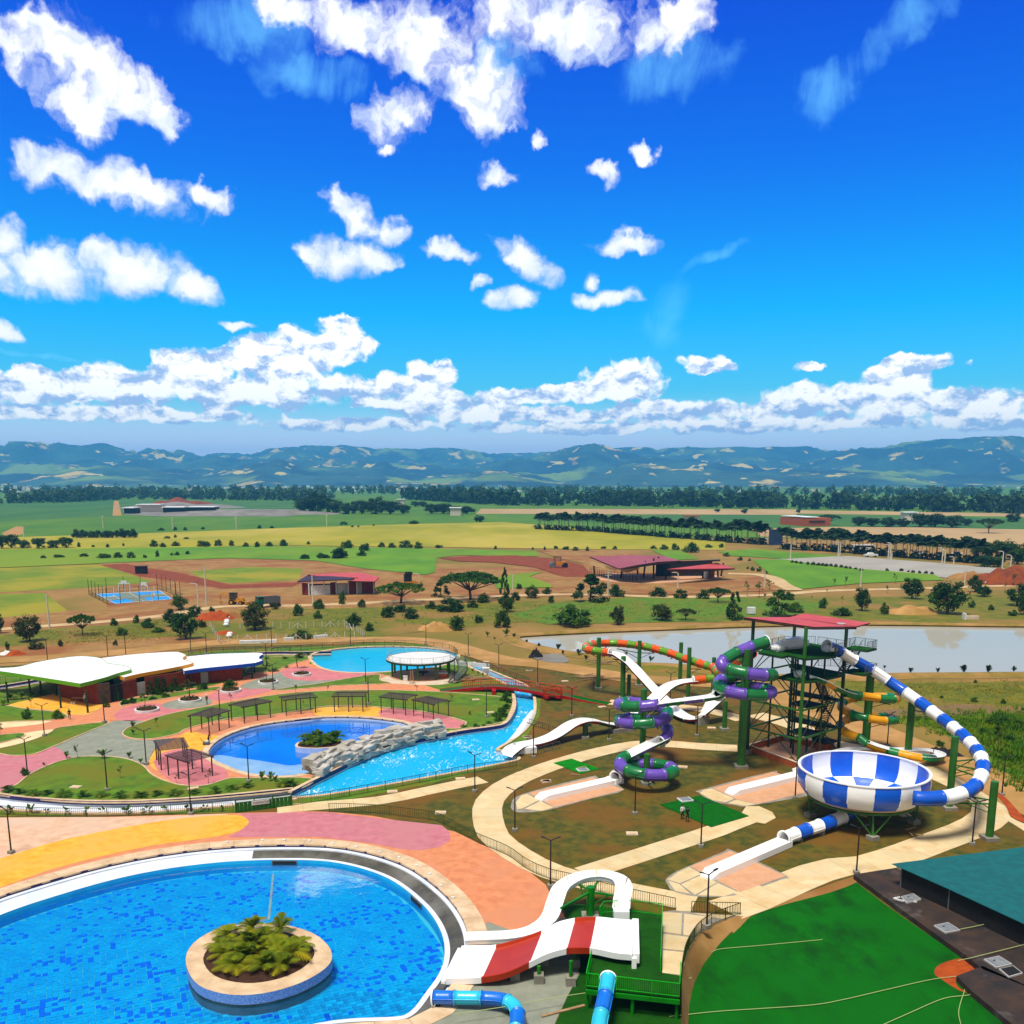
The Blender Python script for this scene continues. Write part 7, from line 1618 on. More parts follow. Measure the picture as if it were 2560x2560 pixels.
# ---------------------------------------------------------------- people
def person(loc, rz, lab, top, legs, pose='stand', hat=None, hair='hair'):
 """one skinned body; arms and legs posed; clothes are regions of it, hair or hat a child"""
 J = {}; E = []; Rr = []
 def j(n, p, r, par=None):
  J[n] = len(Rr); Rr.append((p, r));
  if par: E.append((J[par], J[n]))
 lean = {'stand': 0.0, 'bend': 0.35, 'walk': 0.05}[pose]
 sy = lambda z: -lean * max(0, z - 0.95)
 j('pelvis', (0, 0, 0.95), 0.135); j('waist', (0, sy(1.1), 1.1), 0.125, 'pelvis'); j('chest', (0, sy(1.32), 1.32), 0.15, 'waist'); j('neck', (0, sy(1.47), 1.48), 0.055, 'chest'); j('chin', (0, sy(1.55) - 0.02, 1.56), 0.075, 'neck'); j('brow', (0, sy(1.65) - 0.01, 1.66), 0.095, 'chin'); j('crown', (0, sy(1.72), 1.74), 0.06, 'brow'); j('nose', (0, sy(1.62) - 0.115, 1.61), 0.018, 'brow')
 for s, nm in ((-1, 'l'), (1, 'r')):
  st = {'stand': 0.03, 'bend': 0.05, 'walk': 0.22}[pose] * s
  j(nm + 'hip', (s * 0.1, 0, 0.9), 0.1, 'pelvis'); j(nm + 'knee', (s * 0.11, -st * 0.6 - 0.02, 0.5), 0.062, nm + 'hip'); j(nm + 'ankle', (s * 0.11, -st + 0.02, 0.09), 0.042, nm + 'knee'); j(nm + 'toe', (s * 0.13, -st - 0.15, 0.04), 0.036, nm + 'ankle')
  j(nm + 'sh', (s * 0.19, sy(1.4), 1.41), 0.065, 'chest')
  if pose == 'stand' and s > 0 or pose == 'bend': el, wr = (s * 0.25, sy(1.2) - 0.1, 1.14), (s * 0.14, sy(1.2) - 0.3, 1.16 if pose == 'stand' else 0.95)
  else: el, wr = (s * 0.25, sy(1.2) + 0.02, 1.12), (s * 0.25, sy(1.2) - 0.08 - st * 0.5, 0.88)
  j(nm + 'el', el, 0.046, nm + 'sh'); j(nm + 'wr', wr, 0.032, nm + 'el')
  d = (V(wr) - V(el)).normalized(); j(nm + 'palm', tuple(V(wr) + d * 0.07), 0.034, nm + 'wr')
  sd_ = d.cross(V((0, 1, 0))).normalized()
  for k, ln in enumerate((0.07, 0.085, 0.08, 0.06)): j(nm + 'f%d' % k, tuple(V(wr) + d * (0.09 + ln) + sd_ * (k - 1.5) * 0.02), 0.009, nm + 'palm')
  j(nm + 'th', tuple(V(wr) + d * 0.09 + sd_ * -0.05), 0.01, nm + 'palm')
 me = bpy.data.meshes.new('person'); me.from_pydata([p for p, _ in Rr], E, []); o = bpy.data.objects.new('person', me); COL.objects.link(o)
 sk = o.modifiers.new('skin', 'SKIN');
 for v, (p, r) in zip(me.skin_vertices[0].data, Rr): v.radius = (r, r)
 me.skin_vertices[0].data[0].use_root = True
 o.modifiers.new('sub', 'SUBSURF').levels = 1
 dg = bpy.context.evaluated_depsgraph_get(); m2 = bpy.data.meshes.new_from_object(o.evaluated_get(dg));
 o.modifiers.clear(); o.data = m2; m2.materials.clear()
 for n in (top, legs, 'skin', 'dark'): m2.materials.append(M[n])
 for f in m2.polygons:
  c = f.center; f.use_smooth = True
  f.material_index = 3 if c.z < 0.09 else 1 if c.z < 0.97 and abs(c.x) < 0.21 and c.y > -0.28 else 2 if c.z > 1.49 else 0
  if abs(c.x) > 0.12 and c.z > 0.7 and (V(Rr[J['lwr']][0]) - c).length < 0.16 or (V(Rr[J['rwr']][0]) - c).length < 0.16: f.material_index = 2
 o.location = loc; o.rotation_euler = (0, 0, rz); tag(o, lab, 'person')
 h = MB()
 z0 = 1.66; y0 = sy(1.66)
 if hat: h.lathe([(0.165, z0 + 0.0), (0.12, z0 + 0.02), (0.115, z0 + 0.09), (0.06, z0 + 0.14), (0, z0 + 0.15)], 14, (0, y0, 0)); h.build('hard_hat', M[hat], o, smooth=True)
 else: h.lathe([(0.108, z0 - 0.05), (0.112, z0 + 0.02), (0.09, z0 + 0.09), (0.04, z0 + 0.125), (0, z0 + 0.13)], 14, (0, y0 + 0.025, 0)); h.build('hair', M[hair], o, smooth=True)
 return o
def people():
 P = lambda r, x, y: G(r(x, y), 0.05)
 person(P(R1, 392, 670), 0.3, 'person in black standing on the salmon path at the edge of the yellow terrace', 'cloth_black', 'cloth_black')
 person(P(R1, 1163, 586), -0.4, 'person with white hard hat and olive work clothes on the path near the tree planters', 'cloth_olive', 'cloth_olive', 'walk', 'white_paint')
 person(P(BW, 925, 700), 2.6, 'person in white cap and pale shirt working under the green-edged roof', 'cloth_white', 'cloth_grey', 'bend', 'white_paint')
 person(P(R1, 1172, 808), 1.4, 'person in dark red bending over a floor machine beside the children\'s pool', 'cloth_red', 'cloth_black', 'bend')
 person(P(R3, 1118, 1512), 0.5, 'person in white shirt standing on the turf mat beside a person in black', 'cloth_white', 'cloth_black')
 person(P(R3, 1153, 1530), 0.1, 'person in black seen at the turf mat\'s front edge', 'cloth_black', 'cloth_black')
 person(P(SW, 205, 728), -0.5, 'person in pale top behind the right end of the red bridge', 'cloth_grey', 'cloth_navy')
 person(G(KW(1648, 596), 0.1), 0.4, 'person in white on the far road beside the dark soil heap', 'cloth_white', 'cloth_grey')
 person(G(CW(1446, 640), 0.1), 0.9, 'person in blue and white working in the orange soil heap', 'cloth_navy', 'cloth_white', 'bend')
 q = P(R1, 1160, 812); t = thing('floor_machine', 'small floor machine on the coping of the children\'s pool', 'machine', q)
 MB().box((0, 0, 0.25), (0.9, 0.55, 0.36)).build('machine_body', M['steel_grey'], t); MB().box((0.1, 0, 0.5), (0.4, 0.4, 0.18)).build('tank', M['white_paint'], t); MB().bar((-0.4, 0, 0.4), (-0.9, 0, 1.0), 0.05).build('handle', M['dark'], t)
 for sx in (-.3, .3):
  for sy in (-.28, .28): MB().cyl((sx, sy - .03, 0.1), (sx, sy + .03, 0.1), 0.1).build('wheel', M['rubber'], t)
people()
# ---------------------------------------------------------------- small things on the lawns
def small_things():
 C_ = [(R3, 180, 1255, 'left of the bright turf mat'), (R3, 1122, 1155, 'in the dark grass right of the purple ring'), (R3, 773, 1615, 'on the brown lawn below the purple slide'), (R3, 1322, 885, 'near the valley chute'), (R3, 566, 740, 'beside the bridge landing'), (R2, 1705, 838, 'behind the white splash wall'), (R2, 1195, 802, 'at the end of the rock wall'), (R2, 1450, 668, 'beside the lamp left of the river'), (R2, 1350, 580, 'in the lawn behind the last pergola'), (R2, 775, 1215, 'along the river railing'), (R2, 1245, 1126, 'on the grass strip between railing and path'), (R2, 1838, 1143, 'on the lawn inside the loop path'), (R2, 1108, 1360, 'on the brown lawn beside the curved railing'), (R2, 1720, 377, 'on the lawn by the dirt track'), (R2, 1420, 318, 'near the river fence'), (R1, 425, 1053, 'in the front lawn'), (R1, 1085, 1060, 'below the round pink paving'), (R3, 62, 488, 'behind the red bridge'), (R3, 310, 562, 'beside the bridge railing'), (WW, 860, 1425, 'in the shade below the bowl'), (R3, 50, 947, 'near the chute\'s end fence')]
 for i, (r, x, y, lab) in enumerate(C_):
  p = G(r(x, y)); t = thing('manhole_cover', 'pale concrete cover ' + lab, 'manhole cover', p, 'concrete covers set in the lawns', rnd.uniform(-.3, .3))
  MB().box((0, 0, 0.06), (1.25, 0.95, 0.14)).build('frame', M['pale_concrete'], t); MB().box((0, 0, 0.14), (0.95, 0.7, 0.05)).build('lid', M['coping'], t)
 for r, x, y, s, lab in ((R3, 432, 1178, (1.5, 1.2, 0.12), 'white hatch on the bright green turf mat'), (R3, 1140, 1385, (1.6, 1.4, 0.12), 'pale hatch on the dark green turf mat')):
  p = G(r(x, y)); t = thing('hatch', lab, 'hatch', p, rz=0.3); MB().box((0, 0, 0.16), s).build('frame', M['white_paint'], t); MB().box((0, 0, 0.24), (s[0] * 0.8, s[1] * 0.8, 0.05)).build('lid', M['hatch'], t)
 for r, a, b, lab in ((R3, (395, 1160), (455, 1148), 'short pale board on the bright turf mat'), (R3, (352, 1200), (415, 1208), 'pale board lying beside the bright turf mat'), (WW, (870, 1555), (965, 1532), 'thin board lying in the shade below the bowl'), (WW, (910, 1580), (935, 1610), 'broken stick on the grass below the bowl'), (WW, (965, 1598), (1030, 1598), 'yellowish board on the grass near the loop path'), (R1, (1030, 1068), (1135, 1060), 'white board lying on the front lawn below the pink paving')):
  tag(MB().bar(G(r(*a), 0.1), G(r(*b), 0.1), 0.22, 0.07).build('board', M['wood']), lab, 'board')
 # heaps of boards
 for r, x, y, n, sp, lab, gl in ((R3, 460, 540, 26, 4.5, 'lying behind the red bridge near the first green column', 'planks heaped behind the red bridge'), (R3, 600, 430, 18, 5.5, 'in the heap on the pond\'s near shore', 'planks heaped on the pond shore'), (R2, 1330, 440, 26, 6.0, 'lying on the grass beyond the red bridge\'s left railing', 'planks strewn beyond the bridge railing')):
  c = G(r(x, y))
  for i in range(n):
   p = c + V((rnd.gauss(0, sp * 0.4), rnd.gauss(0, sp * 0.28), 0.08 + 0.02 * i)); a = rnd.gauss(0.25, 0.35); L = rnd.uniform(1.8, 4.2); d = V((math.cos(a), math.sin(a), 0)) * L / 2
   tag(MB().bar(p - d, p + d, 0.24, 0.05).build('plank', M['wood']), 'weathered plank ' + lab, 'plank', gl)
 # black sheeting
 for r, x, y, w_, h_, lab in ((WW, 1195, 875, 5.0, 0.9, 'crumpled black plastic sheet on the dirt right of the yellow slide'), (R3, 110, 395, 3.2, 2.0, 'dark tarpaulin-covered heap at the pond\'s left shore'), (R2, 1780, 285, 3.0, 1.2, 'low grey rubble heap beside the covered heap')):
  if r is R2: continue
  p = G(r(x, y)); bm = bmesh.new(); bmesh.ops.create_grid(bm, x_segments=18, y_segments=18, size=0.5)
  for v in bm.verts:
   q = max(0, 1 - (2 * v.co.length) ** 2); v.co = V((v.co.x * w_, v.co.y * w_ * 0.7, 0.1 + q * h_ * (0.6 + 0.8 * noise.noise(V((v.co.x * 9 + x, v.co.y * 9, 1))) )))
  me = bpy.data.meshes.new('tarpaulin'); bm.to_mesh(me); bm.free(); me.materials.append(M['dark']); o = bpy.data.objects.new('tarpaulin', me); COL.objects.link(o); o.location = p; tag(o, lab, 'tarpaulin')
 q = G(R3(240, 420)); px_sheet('gravel_patch', R3, [(90, 400), (210, 375), (290, 380), (335, 420), (300, 438), (180, 430)], 0.13, 'gravel_heap', 3)
 px_sheet('red_soil_strip', WW, [(1640, 1200), (1720, 1245), (1800, 1310), (1960, 1500), (1900, 1490), (1810, 1440), (1780, 1370), (1720, 1290)], 0.16, 'orange_soil', 3)
 st = [G(WW(*p)) for p in [(1800, 1450), (1960, 1540)]]
 slab_path('steps', [G(WW(1800, 1450)), G(WW(1880, 1495)), G(WW(2000, 1570))], 1.6, 0.9, z=0.06)
small_things()
# ---------------------------------------------------------------- building site and far things
def site():
 # sports court
 q = gs(CW, [(218, 392), (822, 362), (935, 440), (402, 484)])
 t = thing('sports_court', 'blue and grey sports court with white lines inside tall dark mesh fence poles', 'sports court', sum(q, V()) / 4, world=True)
 MB().prism(q, 0.0, 0.10).build('court_surface', M['court_blue'], t)
 def cq(u0, v0, u1, v1): return [q[0].lerp(q[1], u).lerp(q[3].lerp(q[2], u), v) for u, v in ((u0, v0), (u1, v0), (u1, v1), (u0, v1))]
 MB().prism(cq(0.32, 0.0, 0.58, 1.0), 0.10, 0.112).build('centre_zone', M['court_grey'], t)
 MB().prism([p for p in cq(0.0, 0.34, 1.0, 0.66)], 0.10, 0.108).build('key_zone', M['court_grey'], t)
 for a in ((0.01, 0.01, 0.99, 0.03), (0.01, 0.97, 0.99, 0.99), (0.01, 0.03, 0.018, 0.97), (0.982, 0.03, 0.99, 0.97), (0.497, 0.03, 0.503, 0.97), (0.2, 0.34, 0.206, 0.66), (0.8, 0.34, 0.806, 0.66), (0.02, 0.33, 0.2, 0.345), (0.02, 0.655, 0.2, 0.67), (0.8, 0.33, 0.98, 0.345), (0.8, 0.655, 0.98, 0.67)):
  MB().prism(cq(*a), 0.112, 0.122).build('line', M['white_paint'], t)
 f = gs(CW, [(158, 395), (800, 340), (1035, 430), (340, 492)])
 tf = thing('court_fence', 'tall dark green mesh fence round the sports court', 'fence', f[0], world=True)
 path = even(f + [f[0]], 6.0)
 for p in path: MB().cyl(p, p + V((0, 0, 5.2)), 0.09, n=6).build('post', M['steel_dark_green'], tf)
 for z in (0.1, 1.4): MB().tube([p + V((0, 0, z)) for p in f + [f[0]]], 0.05, 4).build('rail', M['steel_dark_green'], tf)
 mb = MB()
 for p in even(f + [f[0]], 0.8): mb.box(p + V((0, 0, 0.75)), (0.03, 0.03, 1.3))
 tag(mb.build('mesh_panel', M['steel_dark_green'], tf), kind='stuff')
 def goal(a, b, h, lab):
  a, b = G(CW(*a)), G(CW(*b)); g = thing('goal', lab, 'goal', (a + b) / 2, world=True)
  for p in (a, b): MB().cyl(p, p + V((0, 0, h)), 0.12, n=8).build('post', M['white_paint'], g); MB().bar(p + V((0, 0, h)), p + V((0, 1.4, 0.1)), 0.1).build('stay', M['white_paint'], g)
  MB().bar(a + V((0, 0, h)), b + V((0, 0, h)), 0.24).build('crossbar', M['white_paint'], g)
 goal((438, 378), (540, 378), 3.2, 'white goal frame at the far left side of the blue court'); goal((632, 462), (748, 460), 3.2, 'white goal frame at the near side of the blue court'); goal((645, 372), (708, 388), 2.6, 'tilted white frame at the right side of the blue court')
 for x, y, lab in ((487, 380, 'basketball stand behind the far left goal'), (672, 395, 'basketball stand behind the tilted white frame')):
  p = G(CW(x, y)); g = thing('basketball_hoop', 'white ' + lab, 'basketball hoop', p); MB().bar((0, 0.8, 0), (0, 0.2, 3.4), 0.14).build('pole', M['white_paint'], g); MB().box((0, 0, 3.6), (1.9, 0.08, 1.2)).build('backboard', M['white_paint'], g); MB().lathe([(0.24, 3.1), (0.27, 3.13), (0.24, 3.16)], 12, (0, -0.3, 0)).build('ring', M['red_steel'], g)
 for x, y, lab in ((393, 414, 'left'), (766, 395, 'right')): p = G(CW(x, y)); tag(MB().cyl(p, p + V((0, 0, 3.0)), 0.12, n=8).cyl(p, p + V((0, 0, 0.3)), 0.4, n=10).build('net_post', M['white_paint']), lab + ' white net post on the blue court', 'net post')
 # dark tank
 p = G(CW(647, 202)); g = thing('dark_shed', 'small black covered shed standing alone on the brown earth', 'shed', p); MB().box((0, 0, 1.5), (4.0, 3, 2.9)).build('shed_body', M['dark'], g); MB().box((0, 0, 3.05), (4.4, 3.4, 0.2), 0.03).build('roof', M['black_roof'], g)
 # backhoe
 p = G(CW(1510, 490)); g = thing('backhoe', 'yellow backhoe loader with dark cab on the dirt road', 'backhoe', p, rz=math.radians(-6)); g.scale = (1.15, 1.15, 1.15)
 Y_ = M['yellow_machine']
 MB().box((0.8, 0, 1.3), (3.0, 1.2, 0.9)).box((2.0, 0, 1.6), (1.3, 1.0, 0.6)).build('body', Y_, g); MB().box((-0.2, 0, 2.3), (1.7, 1.5, 1.6)).build('cab', M['glass_dark'], g); MB().box((-0.2, 0, 3.15), (1.9, 1.7, 0.14)).build('cab_roof', M['dark'], g)
 for x, r in ((-0.5, 0.75), (2.0, 0.52)):
  for s in (-1, 1):
   w = MB().cyl((x, s * 0.75, r), (x, s * 1.1, r), r, n=16).build('wheel', M['rubber'], g); MB().cyl((x, s * 1.1, r), (x, s * 1.13, r), r * 0.5, n=12).build('rim', Y_, w)
 MB().bar((-1.2, 0, 1.2), (-2.6, 0, 3.4), 0.3, 0.4).build('boom', Y_, g); MB().bar((-2.6, 0, 3.4), (-3.9, 0, 2.6), 0.26, 0.32).bar((-3.9, 0, 2.6), (-3.9, 0, 1.0), 0.22, 0.3).build('dipper', Y_, g); MB().box((-3.8, 0, 0.7), (0.7, 0.7, 0.7), 0.2).build('bucket', Y_, g)
 MB().bar((2.0, 0.6, 1.4), (3.4, 0.6, 0.7), 0.18).bar((2.0, -0.6, 1.4), (3.4, -0.6, 0.7), 0.18).build('loader_arm', Y_, g); MB().box((3.7, 0, 0.5), (0.7, 2.2, 0.8)).build('loader_bucket', Y_, g)
 # dump truck
 p = G(CW(1825, 512)); g = thing('dump_truck', 'dark green dump truck parked on the dirt road', 'truck', p, rz=math.radians(38)); g.scale = (1.25, 1.25, 1.25)
 MB().box((-2.2, 0, 1.45), (1.5, 2.0, 1.2)).box((-2.9, 0, 1.05), (0.7, 1.9, 0.7)).build('cab', M['truck_green'], g); MB().box((-2.25, 0, 2.3), (1.2, 1.8, 0.7)).build('windscreen', M['glass_dark'], g); MB().box((-2.2, 0, 2.7), (1.4, 1.95, 0.12)).build('cab_roof', M['truck_green'], g)
 MB().box((0.6, 0, 1.1), (4.2, 1.9, 0.2)).box((0.6, 1.0, 1.85), (4.2, 0.1, 1.4)).box((0.6, -1.0, 1.85), (4.2, 0.1, 1.4)).box((2.7, 0, 1.85), (0.1, 2.0, 1.4)).box((-1.45, 0, 1.9), (0.1, 2.0, 1.6)).build('tipper_body', M['steel_grey'], g)
 for x in (-2.2, 1.2, 2.3):
  for s in (-1, 1): MB().cyl((x, s * 0.72, 0.5), (x, s * 1.05, 0.5), 0.5, n=14).build('wheel', M['rubber'], g)
 for s in (-0.7, 0.7): MB().box((-3.27, s, 1.0), (0.06, 0.3, 0.2)).build('headlight', M['white_paint'], g)
 MB().box((-3.3, 0, 0.65), (0.1, 2.0, 0.25)).build('bumper', M['white_paint'], g)
 # grader / dark machine behind the umbrella trees
 p = G(FM(745, 598)); g = thing('road_grader', 'dark and yellow road machine with a covered cab behind the umbrella trees', 'machine', p, rz=0.3); g.scale = (0.85, 0.85, 0.8)
 MB().box((0, 0, 1.9), (6.5, 2.4, 1.0)).build('body', Y_, g); MB().box((-2.0, 0, 4.0), (3.0, 2.4, 3.4)).box((-1.6, 0, 6.0), (2.4, 2.6, 1.2), 0.15).build('cab', M['dark'], g); MB().bar((0, 0, 2.4), (4.5, 0, 1.8), 0.5).build('boom', Y_, g)
 for x in (-2.4, -0.6, 3.4):
  for s in (-1, 1): MB().cyl((x, s * 1.0, 0.8), (x, s * 1.4, 0.8), 0.8, n=14).build('wheel', M['rubber'], g)
 p = G(FM(1565, 494)); g = thing('road_roller', 'yellow road roller on the dark red earth', 'roller', p, rz=0.1); g.scale = (1.7, 1.7, 1.7)
 MB().box((0.5, 0, 1.3), (2.6, 1.5, 0.8)).build('body', Y_, g); MB().box((-0.3, 0, 2.8), (1.8, 1.6, 0.12)).build('canopy', M['dark'], g)
 for x in (-1.1, 0.5):
  for s in (-.7, .7): MB().bar((x, s, 1.4), (x, s, 2.8), 0.08).build('canopy_post', M['dark'], g)
 MB().cyl((-1.6, -1, 0.75), (-1.6, 1, 0.75), 0.75, n=18).build('drum', M['steel_grey'], g); MB().cyl((1.6, -0.9, 0.7), (1.6, 0.9, 0.7), 0.7, n=18).build('wheel', M['rubber'], g)
 # small brick building
 t = thing('brick_pavilion', 'brick changing rooms with tilted red roofs and white shutters', 'building', G(FM(330, 640)), world=True)
 def w(p0, p1, h, m_, nm='wall', th=0.4, dy=0):
  a, b = G(FM(*p0)), G(FM(*p1)); a.y += dy; b.y += dy; return MB().bar(a + V((0, 0, h / 2)), b + V((0, 0, h / 2)), th, h).build(nm, M[m_], t)
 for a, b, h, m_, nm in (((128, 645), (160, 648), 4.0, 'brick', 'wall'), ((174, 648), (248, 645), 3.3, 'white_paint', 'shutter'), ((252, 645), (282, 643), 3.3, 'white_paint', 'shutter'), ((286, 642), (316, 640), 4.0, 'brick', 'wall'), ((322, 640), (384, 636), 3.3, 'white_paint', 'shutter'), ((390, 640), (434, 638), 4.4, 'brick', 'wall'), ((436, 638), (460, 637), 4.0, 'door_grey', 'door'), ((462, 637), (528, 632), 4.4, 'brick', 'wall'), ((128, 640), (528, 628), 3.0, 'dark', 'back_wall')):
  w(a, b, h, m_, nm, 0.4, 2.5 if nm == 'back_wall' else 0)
 for x, y in ((165, 648), (250, 645), (318, 641), (386, 640), (434, 640), (528, 634)): p = G(FM(x, y)); MB().box(p + V((0, -0.3, 2.2)), (0.35, 0.35, 4.6)).build('column', M['white_paint'], t)
 def slab_roof(pts, th, m_, nm='roof'):
  P = [A(FM(x, y), Y) for x, y, Y in pts]; n = len(P); lo = [p - V((0, 0, th)) for p in P]
  mb = MB(); mb.add(P, [(0, i, i + 1) for i in range(1, n - 1)]); mb.mi = 1; mb.add(lo + P, [(0, i + 1, i) for i in range(1, n - 1)] + [(i, (i + 1) % n, n + (i + 1) % n, n + i) for i in range(n)]); return mb.build(nm, [M[m_], M['pergola']], t)
 slab_roof([(98, 568, 314), (385, 557, 314), (420, 548, 318), (160, 532, 328)], 0.35, 'pergola'); slab_roof([(155, 531, 326), (300, 522, 330), (440, 548, 320), (310, 552, 322)], 0.3, 'red_roof'); slab_roof([(298, 521, 334), (455, 519, 336), (556, 545, 324), (385, 552, 326)], 0.3, 'red_roof'); slab_roof([(388, 566, 315), (530, 570, 315), (558, 546, 322), (460, 530, 328)], 0.3, 'red_roof')
 # big hall
 t = thing('event_hall', 'big open-sided hall with folded maroon roof and cream gable panels', 'building', G(HW(600, 420)), world=True)
 def hroof(pts, th, m_='maroon_roof', nm='roof'):
  P = [G(HW(x, y), z) for x, y, z in pts]; n = len(P); lo = [p - V((0, 0, th)) for p in P]
  mb = MB(); mb.add(P, [(0, i, i + 1) for i in range(1, n - 1)]); mb.mi = 1; mb.add(lo + P, [(0, i + 1, i) for i in range(1, n - 1)] + [(i, (i + 1) % n, n + (i + 1) % n, n + i) for i in range(n)]); return mb.build(nm, [M[m_], M['pergola']], t)
 hroof([(398, 302, 5.4), (800, 180, 7.8), (500, 178, 7.8), (128, 190, 7.6)], 0.5); hroof([(398, 302, 5.4), (590, 265, 7.4), (760, 240, 7.6), (970, 228, 7.8), (800, 180, 7.8)], 0.5)
 hroof([(745, 246, 7.3), (1338, 216, 7.3), (1340, 222, 7.6), (970, 231, 7.6)], 0.5, 'pergola', 'roof_edge')
 hroof([(845, 308, 6.0), (950, 338, 4.4), (1476, 300, 4.6), (1310, 250, 6.2)], 0.45, 'red_roof')
 for pts in ([(130, 232, 376.5), (378, 306, 358.5), (378, 326, 358.5), (130, 270, 376.5)], [(414, 305, 358.5), (584, 272, 364), (584, 308, 364), (480, 340, 360), (414, 328, 358.5)]):
  P = [A(HW(x, y), Y) for x, y, Y in pts]; n = len(P); q2 = [p + V((0, 0.3, 0)) for p in P]; MB().add(P + q2, [tuple(reversed(range(n))), tuple(range(n, 2 * n))] + [(i, (i + 1) % n, n + (i + 1) % n, n + i) for i in range(n)]).build('gable_panel', M['cream_panel'], t)
 for x, y, top in ((170, 370, 5), (420, 400, 4.6), (575, 360, 7), (625, 400, 7), (720, 400, 8), (740, 380, 8), (1320, 385, 5.5), (1345, 380, 5.5), (830, 410, 5), (1180, 400, 4.5)):
  p = G(HW(x, y)); MB().bar(p, p + V((rnd.uniform(-1, 1), 0, top)), 0.6).build('column', M['dark'], t)
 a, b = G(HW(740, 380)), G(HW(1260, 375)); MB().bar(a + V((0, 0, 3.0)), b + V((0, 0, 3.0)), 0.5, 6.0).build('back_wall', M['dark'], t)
 a, b = G(HW(590, 345)), G(HW(740, 345)); MB().bar(a + V((0, 0, 1.5)), b + V((0, 0, 1.5)), 0.5, 3.0).build('back_wall', M['cream_panel'], t)
 a, b = G(HW(1235, 403)), G(HW(1280, 388)); MB().bar(a + V((0, 0, 2.4)), b + V((0, 0, 2.4)), 0.5, 4.8).build('wall', M['brick'], t); p = G(HW(1218, 395)); MB().box(p + V((0, 0, 1.6)), (2.6, 0.4, 3.2)).build('door', M['white_paint'], t)
 MB().prism(gs(HW, [(120, 395), (350, 350), (700, 360), (1300, 370), (1360, 385), (1000, 430), (750, 445), (560, 448), (300, 425)]), 0.0, 0.25).build('floor', M['peach_pave'], t)
 rail(t, [p + V((0, 0, 0.2)) for p in cr(gs(HW, [(128, 372), (250, 395), (380, 412), (520, 428), (600, 432)]), 4)], 3.0, 'dark', 1.6, 8.0, 0.15)
 # warehouse
 t = thing('warehouse', 'far brick warehouse with a pale flat roof in the ploughed fields', 'building', G(KW(330, 165)), world=True)
 a, b, c = G(KW(147, 150)), G(KW(332, 165)), G(KW(513, 163)); d = c + (a - b)
 for p, q2 in ((a, b), (b, c), (c, d), (d, a)): MB().bar(p + V((0, 0, 3.2)), q2 + V((0, 0, 3.2)), 0.5, 6.4).build('wall', M['brick_orange'], t)
 MB().prism([a.lerp(b, 0.02), b, b.lerp(c, 0.55), a.lerp(d, 0.55)], 7.2, 7.7).build('roof', M['roof_white'], t); MB().prism([b.lerp(c, 0.55), c, d, a.lerp(d, 0.55)], 6.3, 6.7).build('roof', M['brick_orange'], t)
 k = b.lerp(c, 0.45); MB().box(k + V((0, -0.6, 4.2)), (14, 0.4, 1.0), math.atan2((c - b).y, (c - b).x)).build('window', M['dark'], t)
 # sheds in the gravel yard
 for i, (x0, x1, y, h, lab) in enumerate(((770, 905, 180, 8, 'long white-roofed shed at the left of the far gravel yard'), (915, 1040, 192, 7, 'low white-roofed shed in the middle of the far gravel yard'), (1045, 1210, 190, 7, 'low white-roofed shed at the right of the far gravel yard'), (695, 760, 190, 6, 'small pale shed at the lane beside the gravel yard'))):
  a, b = G(FL(x0, y)), G(FL(x1, y)); s = thing('shed', lab, 'shed', (a + b) / 2, world=True)
  MB().bar(a + V((0, 8, h / 2)), b + V((0, 8, h / 2)), 14, h).build('wall', M['dark' if i else 'house_wall'], s); MB().bar(a + V((0, 8, h + 0.6)), b + V((0, 8, h + 0.6)), 22, 0.8).build('roof', M['roof_white'], s)
 def mound(r, x, y, w_, d_, h, m_, lab, nm='soil_heap'):
  p = G(r(x, y)); bm = bmesh.new(); bmesh.ops.create_grid(bm, x_segments=22, y_segments=16, size=0.5)
  for v in bm.verts:
   q = max(0, 1 - 4 * (v.co.x ** 2 + v.co.y ** 2)); v.co = V((v.co.x * w_, v.co.y * d_, -0.1 + (q ** 0.8) * h * (0.75 + 0.5 * noise.noise(V((v.co.x * 6 + x, v.co.y * 6, 2))))))
  me = bpy.data.meshes.new(nm); bm.to_mesh(me); bm.free(); me.materials.append(M[m_]); o = bpy.data.objects.new(nm, me); COL.objects.link(o); o.location = p; tag(o, lab, 'heap')
 mound(KW, 1840, 575, 30, 22, 7.5, 'red_dirt', 'dark brown soil heap at the far right road'); mound(KW, 1540, 545, 18, 12, 3.0, 'dirt', 'small pale soil heap left of the dark one')
 mound(FL, 1020, 155, 170, 120, 7, 'gravel_heap', 'long grey gravel heap in the far yard'); mound(FL, 1400, 190, 220, 90, 6, 'gravel_heap', 'low grey gravel heap right of the sheds'); mound(FL, 1020, 150, 110, 50, 12, 'red_dirt', 'dark earth heap behind the sheds')
 mound(CW, 1330, 620, 11, 9, 2.6, 'orange_soil', 'orange soil heap beside the white fence posts'); mound(CW, 1480, 600, 9, 8, 2.2, 'dirt', 'brown soil heap with white sacks below the backhoe'); mound(CW, 1420, 760, 6, 5, 1.0, 'orange_soil', 'small red soil heap at the foot of the white sacks'); mound(BW, 170, 160, 5, 4, 1.2, 'orange_soil', 'small orange heap at the dirt track behind the pavilion'); mound(BW, 75, 160, 3.4, 3, 1.1, 'white_paint', 'small white heap at the dirt track behind the pavilion')
 mound(FM, 880, 840, 10, 8, 2.2, 'track', 'pale sand ridge beside the pond\'s far left corner'); mound(KW, 1110, 800, 16, 9, 2.6, 'track', 'pale rubble on the bank behind the pond'); mound(SW, 950, 520, 10, 6, 0.9, 'bank_grass', 'low grassy hump on the near shore behind the white chute')
